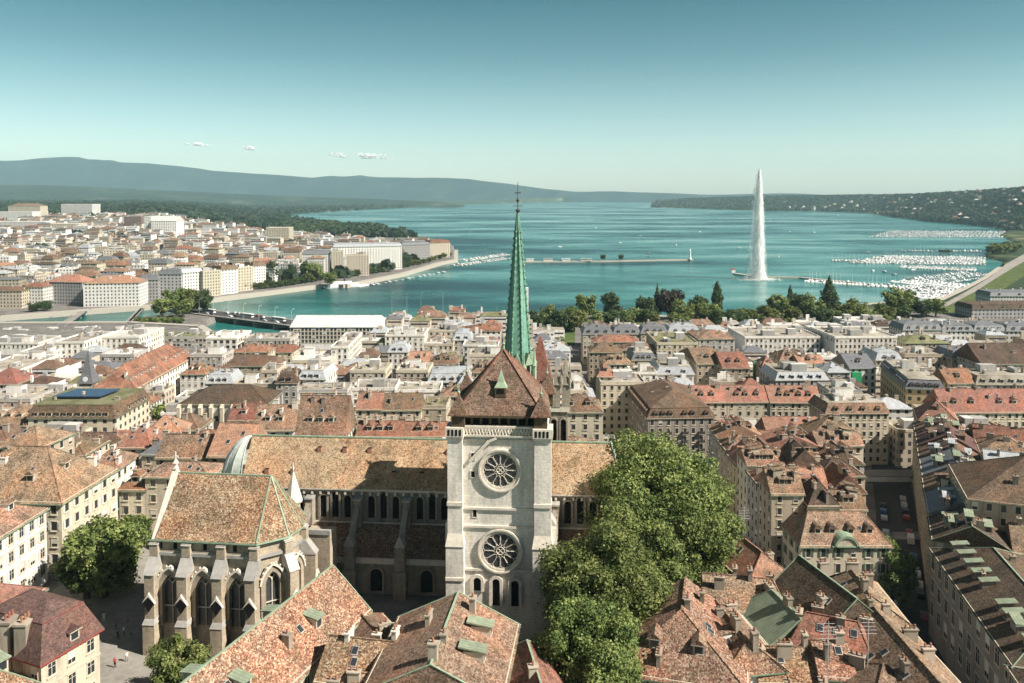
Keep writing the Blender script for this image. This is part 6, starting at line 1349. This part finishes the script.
for px, py in ((620, 243), (739, 248), (676, 245), (790, 232), (814, 232.5), (778, 257), (868, 252.5), (885, 272), (895, 275), (907, 278), (913, 270), (924, 276), (931, 279), (935, 269), (873, 271), (700, 232), (640, 236), (402, 215), (365, 230), (596, 228), (470, 232), (560, 247), (838, 215), (770, 221), (1000, 233)):
    x, y = G0(px, py); boat(x, y, rn.uniform(0, 6.28), rn.choice(('sail', 'motor', 'motor')), 'out on open water', 'boats out on the lake', True)
def moor(p0, p1, n, where, grp, step=0, kinds=('sail', 'motor', 'sail', 'big', 'motor'), both=True, rows=1):
    (x0, y0), (x1, y1) = p0, p1; a = math.atan2(y1 - y0, x1 - x0)
    for i in range(n):
        t = (i + .5) / n + rn.uniform(-.2, .2) / n
        for r_ in range(rows):
            for s_ in ((-1, 1) if both else (-1,)):
                off = s_ * (8 + r_ * 17 + rn.uniform(-1, 1)); boat(x0 + (x1 - x0) * t - off * math.sin(a), y0 + (y1 - y0) * t + off * math.cos(a), a + math.pi / 2 * s_ + rn.uniform(-.1, .1), rn.choice(kinds), where, grp)
for (p0, p1, n, where, lab, rows) in ((G0(805, 281), G0(912, 288), 26, 'moored along the near pier of the right marina', 'long wooden mooring pier nearest the park trees, right marina', 1),
    (G0(902, 288), G0(955, 292), 16, 'moored by the near corner of the right marina', 'short mooring pier close to the lawn, right marina', 2),
    (G0(832, 261), G0(984, 261.5), 44, 'packed in the middle marina', 'long mooring pier in the middle of the right bay', 1),
    (G0(872, 234), G0(1022, 234.5), 0, 'packed in the farthest marina', 'far mooring pier across the right bay', 1),
    (G0(456, 266), G0(508, 258.5), 18, 'moored at the cape marina left of the spire', 'mooring pier of the cape marina left of the spire', 1)):
    o = strip('mooring_pier', [p0, p1], 2.4, .2, .9, M['concrete']); tag(o, lab, 'jetty')
    if n: moor(p0, p1, n, where, 'boats ' + where, rows=rows)
for k in range(5): moor(G0(850 + k * 8, 263 - k * 1.6), G0(984, 264.5 - k * 1.6), 34, 'packed in the middle marina', 'boats packed in the middle marina'); moor(G0(900, 267), G0(976, 270.5), 24, 'packed in the middle marina', 'boats packed in the middle marina')
moor(G0(350, 288), G0(440, 272), 16, 'moored along the far promenade quay', 'boats moored along the far promenade quay', both=False, kinds=('motor', 'sail', 'dinghy', 'motor'))
moor(G0(465, 261), G0(506, 255), 14, 'moored at the cape marina left of the spire', 'boats moored at the cape marina left of the spire')
moor(G0(385, 321), G0(520, 318), 18, 'moored in the small harbour before the park', 'boats moored in the small harbour before the park', both=False)
moor(G0(905, 281), G0(962, 288), 16, 'moored by the near corner of the right marina', 'boats moored by the near corner of the right marina', rows=2); moor(G0(912, 294), G0(950, 298), 14, 'moored by the near corner of the right marina', 'boats moored by the near corner of the right marina', rows=2); moor(G0(930, 281), G0(985, 274), 20, 'moored by the near corner of the right marina', 'boats moored by the near corner of the right marina', rows=2)
moor(G0(900, 251), G0(982, 251.5), 12, 'packed in the middle marina', 'boats packed in the middle marina')
for k in range(8): moor(G0(868 + k * 3, 237.0 - k * .8), G0(1020, 237.4 - k * .8), 34, 'packed in the farthest marina', 'boats packed in the farthest marina')
if over:
    V, Fc, MI = [], [], []; 
    for x, y, a, kind in over:
        me = boat_mesh(kind); c, s = math.cos(a), math.sin(a); n0 = len(V)
        V += [(x + v.co.x * c - v.co.y * s, y + v.co.x * s + v.co.y * c, v.co.z - .25) for v in me.vertices]
        for p in me.polygons: Fc.append(tuple(n0 + i for i in p.vertices)); MI.append(p.material_index)
    mb = MB(); mb.v, mb.f, mb.m = V, Fc, MI; o = mb.build('far_marina_boats', [M['boat'], M['boat'], M['boatdark'], M['mast']]); o['kind'] = 'stuff'
print('boats', nb[0], 'over', len(over))
px, py = 342, 286; x, y = G0(px, py); s_ = empty('paddle_steamer', (x + 6, y - 14, -.3), R(25)); tag(s_, 'long white paddle steamer moored at the far promenade', 'steamer')
MB().hull([(-24, -3, 0), (14, -3.4, 0), (27, 0, 0), (14, 3.4, 0), (-24, 3, 0)], [(-25, -3.6, 2.4), (14, -4, 2.4), (30, 0, 3), (14, 4, 2.4), (-25, 3.6, 2.4)]).build('hull', M['boat'], s_); MB().box(-20, 16, -3, 3, 2.4, 5).box(-14, 8, -2.6, 2.6, 5.004, 7.4).build('cabin', M['boat'], s_); MB().lathe([(1, 7.4), (.9, 12)], 10).build('funnel', M['darkmetal'], s_)

# ------------------------------------------------------------------ trees
big = dict(n=9000, leaf=.33)
def bigtree(label, x, y, h, r, seed, n=60000, leaf=.30, col='green', spread=.62, nb_=70, low=.2):
    rng = np.random.default_rng(seed); bl = []
    for i in range(nb_):
        d = rng.normal(size=3); d /= np.linalg.norm(d); k = rng.uniform(.5, .92) if i % 3 else rng.uniform(.2, .7); cr_ = r * rng.uniform(.10, .26)
        bl.append((d[0] * r * k, d[1] * r * k, h * .52 + d[2] * h * .46 * k, cr_, cr_, cr_ * .85))
    q, f = leaf_cloud(rng, bl, n, leaf); g = gz(x, y); root = empty('broadleaf_tree', (x, y, g)); tag(root, label, 'tree'); THINGS.append((root, *topx(x, y, g + h / 2)))
    inst('crown', npmesh('crown', q, f, [FOL[col]]), root); inst('trunk', trunk_mesh(h, .7, seed, bl), root); return root
def at(px, py, z): p = P(px, py, z=z); return p.x, p.y
x, y = at(660, 520, 47); bigtree('huge broad green tree right of the cathedral tower, tallest crown of the group', x, y + 6, 28, 14.0, 1, n=190000, leaf=.25, nb_=210)
x, y = at(603, 588, 46); bigtree('large dense green tree in front of the huge one, beside the tower foot', x, y, 23, 9.6, 2, n=140000, leaf=.22, nb_=170)
x, y = at(700, 545, 43); bigtree('green tree at the right flank of the huge tree, over the lane', x - 2, y, 23, 9.5, 3, n=90000, leaf=.24, nb_=120, col='green')
x, y = at(640, 585, 42); bigtree('green crown filling between the huge tree and the one by the tower foot', x, y + 3, 21, 9.5, 12, n=80000, leaf=.24)
x, y = at(592, 652, 44); bigtree('leafy green tree at the bottom centre below the tower', x, y, 19, 8.0, 4, n=90000, leaf=.2, nb_=120)
x, y = at(632, 458, 40); bigtree('bright green tree behind the choir roof end', x, y + 10, 19, 8, 5, n=40000, leaf=.32)
x, y = at(565, 430, 30); tree('small green tree between the north tower and brown roofs', x, y, 16, 6, v=1)
x, y = at(104, 548, 42); bigtree('round green tree in the square before the mansion', x, y, 15, 7.5, 6, n=30000, leaf=.28, spread=.55, col='green')
x, y = at(86, 560, 40); bigtree('darker leafy tree left in the square, by the shuttered house', x, y, 12, 4.6, 8, n=14000, leaf=.28, col='dark', spread=.55)
x, y = at(128, 535, 40); bigtree('small green tree right in the square, by the chapel', x, y, 12, 5, 9, n=16000, leaf=.28, spread=.55)
x, y = at(188, 645, 40); bigtree('small bushy tree at the foot of the chapel buttresses', x, y - 3, 10.5, 4.8, 7, n=18000, leaf=.2, spread=.55)
x, y = at(892, 578, 12); bigtree('street tree beside the pediment mansion', x, y, 20, 6.4, 10, n=22000, leaf=.3, col='green', spread=.6)
for (px, py, z, h, r, col, lab) in ((50, 447, 18, 15, 6, 'green', 'green tree left of the solar school'), (80, 452, 16, 13, 5, 'purple', 'dark purple tree before the solar school'), (107, 450, 16, 11, 4, 'green', 'small green tree before the school corner'), (162, 410, 14, 14, 6, 'green', 'green tree in the gap below the long rust roof'),
        (186, 432, 14, 9, 5, 'green', 'bush beside the old church buttresses'), (383, 352, 12, 18, 5, 'green', 'tall green tree right of the wrapped building'), (420, 440, 28, 8, 4, 'green', 'shrub on the terrace behind the nave'), (440, 442, 28, 8, 4, 'green', 'second shrub on the terrace behind the nave'), (378, 365, 12, 12, 4, 'dark', 'dark tree below the wrapped building edge')):
    x, y = at(px, py, z); tree(lab, x, y, h, r, col, v=random.randint(0, 3))
for i in range(26):                                # second, lower line that closes the park belt
    px = rn.uniform(545, 930); p = P(px, 323 - (px - 545) * .02 + rn.uniform(-2, 2), z=10); tree(('dark green', 'green', 'olive green')[i % 3] + ' low tree of the shore park belt', p.x, p.y, rn.uniform(12, 17), rn.uniform(8, 11), ('dark', 'green', 'olive')[i % 3], 'round', v=i % 5, n=4200, leaf=.55, group='low trees of the park belt', z=4)
# island
for i, (px, py, h, r, col) in enumerate(((176, 318, 26, 11, 'green'), (190, 318, 24, 10, 'olive'), (203, 318, 22, 9, 'dark'), (162, 321, 18, 8, 'green'), (183, 322, 19, 9, 'green'))):
    x, y = G0(px, py); tree('tree on the river island', x, y, h, r, col, v=i % 4, n=5000, leaf=.5, group='trees on the river island', z=3)
for i in range(8): x, y = G0(138 + i * 6, 326 + (i % 2)); tree('low rounded shrub at the near edge of the river island', x, y, 7, 4, 'green', v=i % 4, group='shrubs of the river island', z=1.5)
for i, (px, py, h, r) in enumerate(((36, 316, 11, 7), (46, 315, 11, 7))): x, y = G0(px, py); tree('round clipped tree on the river bank, at the far left', x, y, h, r, 'dark', v=i, group='bank trees at the far left', z=3)
# quay promenade trees
rn = random.Random(31); pr = [(226, 297.5), (268, 293.5), (300, 289), (332, 283.5), (372, 279), (402, 273), (430, 266.5), (452, 260)]
def along_px(pts, n):
    d = [0]
    for a, b in zip(pts, pts[1:]): d.append(d[-1] + abs(b[0] - a[0]))
    for i in range(n):
        t = d[-1] * (i + .5) / n
        for k in range(len(pts) - 1):
            if d[k] <= t <= d[k + 1]: f_ = (t - d[k]) / (d[k + 1] - d[k]); yield pts[k][0] + (pts[k + 1][0] - pts[k][0]) * f_, pts[k][1] + (pts[k + 1][1] - pts[k][1]) * f_; break
for px, py in along_px(pr, 44): x, y = G0(px, py - 1.6); tree('clipped promenade tree on the far quay', x, y, rn.uniform(8, 11), rn.uniform(5, 6.5), rn.choice(('green', 'dark', 'olive')), v=rn.randint(0, 3), n=1100, leaf=.9, group='promenade trees on the far quay', z=3.5)
for px, py, h, r, c_ in ((272, 279, 30, 9, 'dark'), (306, 276, 26, 12, 'dark'), (314, 277, 26, 13, 'green'), (292, 278, 24, 7, 'dark'), (330, 281, 16, 9, 'green')): x, y = G0(px, py + 8); tree('tall dark tree behind the far promenade', x, y, h, r, c_, v=rn.randint(0, 3), n=2600, leaf=.8, group='tall trees behind the far promenade', z=3.5)
# park along the near shore
for (px, py, h, r, c_, kd) in ((537, 322, 17, 7, 'dark', 'round'), (547, 318, 19, 7, 'green', 'round'), (586, 310, 24, 9, 'green', 'round'), (612, 310, 25, 9, 'dark', 'round'), (562, 322, 20, 8, 'dark', 'round'), (572, 318, 19, 8, 'green', 'round'), (634, 316, 16, 9, 'green', 'round'), (645, 312, 22, 8, 'dark', 'round'), (657, 306, 27, 4, 'dark', 'cone'),
        (670, 310, 27, 13, 'purple', 'round'), (684, 316, 21, 10, 'green', 'round'), (697, 313, 24, 10, 'dark', 'round'), (708, 316, 20, 9, 'green', 'round'), (717, 310, 32, 5, 'dark', 'poplar'), (726, 322, 20, 10, 'dark', 'round'), (737, 324, 18, 9, 'dark', 'round'), (752, 318, 14, 9, 'olive', 'round'), (765, 317, 18, 10, 'olive', 'round'),
        (778, 312, 24, 10, 'green', 'round'), (790, 306, 27, 5, 'dark', 'cone'), (798, 310, 24, 11, 'dark', 'round'), (812, 314, 24, 10, 'green', 'round'), (829, 304, 32, 10, 'dark', 'cone'), (845, 314, 18, 10, 'olive', 'round'), (858, 313, 20, 9, 'green', 'round'), (868, 316, 14, 9, 'green', 'round'), (880, 314, 14, 8, 'olive', 'round'), (897, 307, 26, 12, 'green', 'round'), (908, 306, 22, 10, 'dark', 'round'),
        (924, 308, 15, 9, 'dark', 'round'), (936, 307, 17, 10, 'green', 'round'), (885, 318, 12, 8, 'green', 'round'), (722, 330, 19, 9, 'dark', 'round'), (716, 318, 17, 9, 'green', 'round'), (650, 318, 15, 8, 'olive', 'round'), (600, 318, 14, 8, 'green', 'round'), (557, 340, 12, 6, 'green', 'round'), (560, 352, 11, 6, 'green', 'round'), (457, 322, 13, 6, 'dark', 'round'), (484, 324, 8, 4, 'green', 'round')):
    p = P(px, py, z=12); w_ = {'dark': 'dark green', 'green': 'green', 'olive': 'olive green', 'purple': 'dark copper leaved'}[c_]; k_ = {'round': 'broad', 'cone': 'pointed conifer', 'poplar': 'slim poplar'}[kd]
    tree(f'{w_} {k_} tree in the near shore park', p.x, p.y, h, r, c_, kd, v=rn.randint(0, 4), n=4200, leaf=.55, group='trees of the near shore park', z=4)
for i, (px, py) in enumerate(((992, 256), (998, 256.5), (1004, 256), (1010, 255), (1015, 253), (996, 254), (1007, 252))): x, y = G0(px, py); tree('rounded tree clump on the wooded point in the right bay', x, y, 18, 13, 'olive' if i % 2 else 'green', v=i % 4, n=1600, leaf=1.0, group='trees of the wooded point', z=3)
for i in range(3): x, y = G0(941 + i * 4, 253.5); tree('small dark tree on the islet by the middle marina', x, y, 7, 6, 'dark', v=i, n=800, leaf=.9, group='islet trees', z=.5)
for px in (603, 621): x, y = G0(px, 261.5); tree('lone round tree on the stone jetty', x, y, 11, 5.5, 'dark', v=px % 3, n=1500, leaf=.7, group='the two jetty trees', z=1.8)
# woods too many to count: far left bank, cape wood, right hillside
def wood(name, pts, col, size, seed, hrange, n=14):
    rng = np.random.default_rng(seed); Q = []; per = n
    for x, y in pts:
        r = rng.uniform(*size) * min(1, .45 + y / 5000); h = rng.uniform(*hrange); g = gz(x, y); d = rng.normal(size=(per, 3)); d /= np.linalg.norm(d, axis=1)[:, None]; d[:, 2] = np.abs(d[:, 2]) * 1.2 - .3
        c = np.array([x, y, g + h * .5]) + d * [r, r, h * .5]; nm = d + rng.normal(0, .4, d.shape); nm /= np.linalg.norm(nm, axis=1)[:, None]
        a = np.cross(nm, rng.normal(size=nm.shape)); a /= np.linalg.norm(a, axis=1)[:, None]; b = np.cross(nm, a); s = r * rng.uniform(.5, .85, per)[:, None]; Q.append(np.stack([c - a * s, c - b * s, c + a * s, c + b * s], 1))
    q = np.concatenate(Q).reshape(-1, 3); o = inst(name, npmesh(name, q, np.arange(len(q)).reshape(-1, 4), [FOL[col]])); o['kind'] = 'stuff'; return o
rng = np.random.default_rng(77); pts = []
while len(pts) < 9000:
    y = 1900 * (6900 / 1900) ** rng.random(); x = rng.uniform(-.72, .1) * y
    if land_at(x, y) and not pip(x, y, NEAR) and y > 1900 and (y > 2620 or (math.sin(x * .013) + math.sin(y * .021 + x * .007) > (1.0 if y < 2200 else .2))) and free(x, y, 0, 20, 20, 5): pts.append((x, y))
for _ in range(2000):
    y = 780 * (2600 / 780) ** rng.random(); x = rng.uniform(-.7, .0) * y
    if land_at(x, y - 12) and land_at(x, y) and x < interp([(700, -340), (800, -320), (940, -230), (1055, -165), (1260, -125), (1500, -190), (1700, -380), (2500, -1050)], y) and free(x, y, 0, 7, 7, 2): pts.append((x, y))
wood('distant_woodland', pts, 'far', (9, 20), 1, (9, 17))
pts = []
while len(pts) < 700:
    px, py = rng.uniform(283, 384), rng.uniform(222, 238); x, y = G0(px, py)
    if land_at(x, y) and y > 1480: pts.append((x, y))
wood('cape_woodland', pts, 'dark', (8, 13), 2, (10, 16), 26)
villas = []; rn = random.Random(41)
for i in range(3000):
    y = rn.uniform(2350, 5600); x = rn.uniform(.30, .68) * y
    if pip(x, y, NEAR) and pip(x - 30, y - 60, NEAR) and all(math.hypot(x - a, y - b) > 50 for a, b in villas): villas.append((x, y))
    if len(villas) >= 170: break
for i, (x, y) in enumerate(villas):
    g = gz(x, y); W, L = rn.uniform(10, 22), rn.uniform(9, 13)
    a_, b_ = topx(x, y, g)
    house('on the wooded hillside, ' + ('lower slope' if b_ > 208 else 'upper slope'), x, y, rn.uniform(-.5, .5), W, L, g + rn.uniform(12, 19), rise=3.5, tile=rn.choice(('tan', 'rust', 'brown', 'gravel', 'whiteflat')), wall=rn.choice(('white', 'cream', 'grey')), lvl=0, chim=0, sky=0, noun='villa', cat='villa', name='villa', group='villas on the right hillside')
pts = []
while len(pts) < 8000:
    y = 2300 * (7600 / 2300) ** rng.random(); x = rng.uniform(.14, .72) * y
    if pip(x, y, NEAR) and land_at(x, y - 15) and all(abs(x - a) > 24 or abs(y - b) > 45 for a, b in villas): pts.append((x, y))
wood('hillside_woodland', pts, 'far', (9, 18), 3, (8, 15))
# lawn and promenade at the near right shore
def flat(name, px, z, mat): o = MB().face([tuple(P(a, b, z=z)) for a, b in px]).build(name, mat); struct(o); return o
flat('lawn', [(930, 309), (948, 306), (975, 292), (1003, 274), (1030, 258), (1040, 266), (1010, 285), (985, 302), (965, 312), (935, 314)], 4.25, M['lawn'])
flat('path', [(924, 308), (944, 303.5), (968, 290.5), (990, 277), (1006, 264), (1024, 254), (1030, 257.8), (1003, 273.8), (975, 291.8), (948, 305.8), (930, 308.8)], 4.3, M['pave'])
flat('park_ground', [(540, 345), (575, 345), (575, 322), (740, 326), (760, 320), (900, 312), (900, 309), (745, 322), (560, 320), (530, 326)], 4.2, M['lawn'])
# square beside the cathedral, street surface
struct(MB().face([(-86, 100, 33.03), (-52, 100, 33.03), (-52, 164, 33.03), (-84, 170, 33.03)]).build('square', M['pave']))
b = MB(); ys = [100 + i * 6 for i in range(34)]
def sx0(y): return 92 + (y - 190) * .42 if y > 183 else 91 + (y - 183) * .2
for y0, y1 in zip(ys, ys[1:]): 
    m0 = sx0(y0) + 5; m1 = sx0(y1) + 5; b.face([(m0 - 6, y0, gz(m0, y0) + .3), (m0 + 7, y0, gz(m0, y0) + .3), (m1 + 7, y1, gz(m1, y1) + .3), (m1 - 6, y1, gz(m1, y1) + .3)])
struct(b.build('street', M['asphalt']))
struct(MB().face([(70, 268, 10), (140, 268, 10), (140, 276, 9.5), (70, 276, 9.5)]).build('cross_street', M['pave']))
for yy_ in (231, 278): struct(MB().box(sx0(yy_) - 3, sx0(yy_) + 14, yy_, yy_ + 5, gz(sx0(yy_), yy_) - 1, gz(sx0(yy_), yy_) + .42).build('sunlit_strip', M['pave']))  # pale strips paint the sunlight falling through gaps in the house row
rn = random.Random(9); cols = ['white', 'silver', 'black', 'white', 'silver', 'blue', 'black', 'red']
for i in range(44):
    y = 150 + (i // 2) * 5.3 + rn.uniform(-.4, .4); s_ = -3.6 if i % 2 else 3.4
    if rn.random() < .12: continue
    s_ += 0; x = sx0(y) + 5 + s_; col = cols[rn.randrange(8)]; r = car(f'{col} {"van" if i in (8, 15, 30) else "car"} parked along the street at right', x, y, gz(x - s_, y) + .31, math.pi / 2 - (.4 if y > 183 else .2), col, i in (8, 15, 30), True, 'cars parked along the right street')
# people on the square
def person_mesh(pose):
    def f():
        sk = [((0, 0, .95), .13), ((0, 0, 1.2), .15), ((0, 0, 1.42), .13), ((0, 0, 1.52), .055), ((0, -.01, 1.66), .095), ((0, -.01, 1.74), .07),
              ((.1, 0, .88), .095), ((.12, -.12 * pose, .48), .065), ((.12, .02 + .1 * pose, .08), .045), ((.12, -.12 + .1 * pose, .03), .04), ((-.1, 0, .88), .095), ((-.12, .12 * pose, .48), .065), ((-.12, .12 + .12 * pose, .08), .045), ((-.12, .0 + .12 * pose, .03), .04),
              ((.2, 0, 1.38), .06), ((.26, .04 * pose, 1.12), .045), ((.27, -.12 * pose, .88), .035), ((.27, -.14 * pose, .8), .03), ((-.2, 0, 1.38), .06), ((-.26, -.04 * pose, 1.12), .045), ((-.27, .1 * pose, .88), .035), ((-.27, .12 * pose, .8), .03)]
        ed = [(0, 1), (1, 2), (2, 3), (3, 4), (4, 5), (0, 6), (6, 7), (7, 8), (8, 9), (0, 10), (10, 11), (11, 12), (12, 13), (2, 14), (14, 15), (15, 16), (16, 17), (2, 18), (18, 19), (19, 20), (20, 21)]
        me = bpy.data.meshes.new('person_base'); me.from_pydata([s[0] for s in sk], ed, []); o = bpy.data.objects.new('tmp', me); COL.objects.link(o)
        mo = o.modifiers.new('s', 'SKIN'); me.skin_vertices[0].data[0].use_root = True
        for i, s in enumerate(sk): me.skin_vertices[0].data[i].radius = (s[1], s[1] * .85)
        o.modifiers.new('u', 'SUBSURF').levels = 1
        bpy.context.view_layer.update(); dg = bpy.context.evaluated_depsgraph_get(); m2 = bpy.data.meshes.new_from_object(o.evaluated_get(dg)); bpy.data.objects.remove(o); return m2
    return cached(('person', pose), f)
CL = {'red': (.45, .06, .05), 'white': (.75, .74, .7), 'blue': (.08, .13, .3), 'black': (.03, .03, .035), 'grey': (.3, .3, .3)}
PM = {}
def person(label, x, y, a, top, legs, pose):
    me = cached(('pm', top, legs, pose), lambda: person_mesh(pose).copy()); 
    if not len(me.materials) or me.materials[0] is None:
        me.materials.clear(); sk = cached('skin', lambda: plain('skin', (.42, .25, .17), .6)); hr = cached('hair', lambda: plain('hair', (.04, .025, .015), .8))
        for k in (top, legs): cached('cl' + k, lambda: plain('cloth_' + k, CL[k], .9))
        for m_ in (sk, CACHE['cl' + top], CACHE['cl' + legs], hr): me.materials.append(m_)
        for p in me.polygons:
            c = p.center; p.material_index = 3 if (c.z > 1.7 or (c.z > 1.6 and c.y > .03)) else 0 if c.z > 1.48 or (abs(c.x) > .2 and c.z < 1.15) else 1 if c.z > .93 else 2 if c.z > .1 else 3
    o = inst('person', me, None, (x, y, 33.04), a); tag(o, label, 'person', 'people on the square')
for i, (px, py, top, legs, pose, lab) in enumerate(((115, 668, 'red', 'black', 1, 'person in a red top walking in the sunlight at the foot of the square'), (127, 662, 'white', 'grey', 1, 'person in white top walking left beside the one in red'), (60, 603, 'white', 'blue', .5, 'person in white standing near the shuttered house'), (52, 610, 'grey', 'black', .3, 'person in grey by the shuttered house wall'),
        (118, 640, 'black', 'black', .6, 'person in black in the shade near the chapel, lowest of the shaded group'), (124, 636, 'white', 'black', .2, 'person in pale top among the shaded group by the chapel'), (131, 641, 'blue', 'grey', .8, 'person in blue top closest to the chapel wall'), (116, 630, 'grey', 'blue', .4, 'person in grey top and blue trousers in the square shade'), (128, 628, 'red', 'blue', .7, 'person in red top and blue trousers in the shade'), (104, 622, 'white', 'white', .9, 'person all in white crossing the shaded square'))):
    p = P(px, py, z=33); person(lab, p.x, p.y, i * 1.1, top, legs, pose)
for i, (px, py) in enumerate(((97, 583), (131, 549))):
    p = P(px, py, z=33.1); r = empty('parasol', tuple(p)); tag(r, ('green cafe parasol at the edge of the square trees', 'teal cafe parasol close to the chapel side')[i], 'parasol'); MB().tube((0, 0, 0), (0, 0, 2.6), .05).build('pole', M['steel'], r); MB().lathe([(2.2, 2.2), (2.25, 2.3), (.05, 3.0)], 8).build('canopy', M['net'], r)
for i, (px, col) in enumerate(((686, 'red'), (697, 'net'))):
    p = P(px, 470, z=13); r = empty('awning', (p.x, p.y, gz(p.x, p.y))); tag(r, ('red shop awning at the foot of the balcony house', 'green shop awning at the foot of the balcony house')[i], 'awning'); MB().hull([(-2.4, -3, 2.6), (2.4, -3, 2.6), (2.4, 0, 3.4), (-2.4, 0, 3.4)], [(-2.4, -3, 2.75), (2.4, -3, 2.75), (2.4, 0, 3.55), (-2.4, 0, 3.55)]).build('canopy', M[col], r); MB().tube((-2.3, -2.9, -1), (-2.3, -2.9, 2.6), .05).tube((2.3, -2.9, -1), (2.3, -2.9, 2.6), .05).build('post', M['steel'], r)
# the two tall chimneys at the lower left, aerials and a white banner tower near the lake
for i, (px, py) in enumerate(((9, 625), (25, 627))):
    p = P(px, py, z=47.5); r = empty('chimney_stack', (p.x, p.y, 40)); tag(r, ('tall grey chimney stack at the lower left corner, outer one', 'tall grey chimney stack beside the mauve mansard, inner one')[i], 'chimney'); MB().box(-.8, .8, -1.2, 1.2, -5, 8.2).build('stack', M['chim'], r); MB().box(-.95, .95, -1.35, 1.35, 8.2, 8.5).lathe([(.2, 8.5), (.15, 9.3)], 6, 0, -.7, 1).lathe([(.2, 8.5), (.15, 9.3)], 6, 0, .1, 1).lathe([(.2, 8.5), (.15, 9.3)], 6, 0, .8, 1).build('cap', [M['chim'], M['pot']], r)
for i, (px, py, z) in enumerate(((744, 530, 43), (828, 655, 46), (868, 650, 46), (640, 560, 44))):
    if i == 3: continue
    p = P(px, py, z=z); r = empty('roof_aerial', tuple(p)); tag(r, ('tall television aerial on the small roof at the lane mouth', 'thin aerial mast on the front right roofs', 'thin aerial with crossbars right of the front right roofs')[i], 'aerial'); b = MB(); b.tube((0, 0, -3), (0, 0, 4.5), .05); 
    for k in range(5): b.tube((-1.2 + k * .1, 0, 2.2 + k * .5), (1.2 - k * .1, 0, 2.2 + k * .5), .03); b.tube((-1, 0, 2.2 + k * .5), (-1, .4, 2.2 + k * .5), .02)
    b.build('mast', M['steel'], r)
x, y = G0(526, 322); r = empty('white_pylon', (x, y, 2)); tag(r, 'tall narrow white pylon by the shore, right of the green spire', 'pylon'); MB().box(-2, 2, -2, 2, 0, 27).build('body', M['white'], r); b = MB(); [b.box(-1, 1, -2.1, -2, 3 + k * 4, 5 + k * 4) for k in range(5)]; b.build('panel', M['lead'], r)
for i, px in enumerate((512 + 3, 392, 407, 421, 443, 862, 877)):
    x, y = G0(px, 319 if px < 600 else 306); r = inst('mast_pole', lamp_mesh(20), None, (x, y, 3), 0); tag(r, 'tall thin mast on the near shore', 'mast', 'masts on the near shore'); THINGS.append((r, px, 300))
finish_labels()
print('objects', len(bpy.data.objects), 'things', len(THINGS))

for o in bpy.data.objects:
    if not o.parent and o.get('label') and len(o['label'].split()) > 16: print('LONGLABEL', o.name, o['label'])
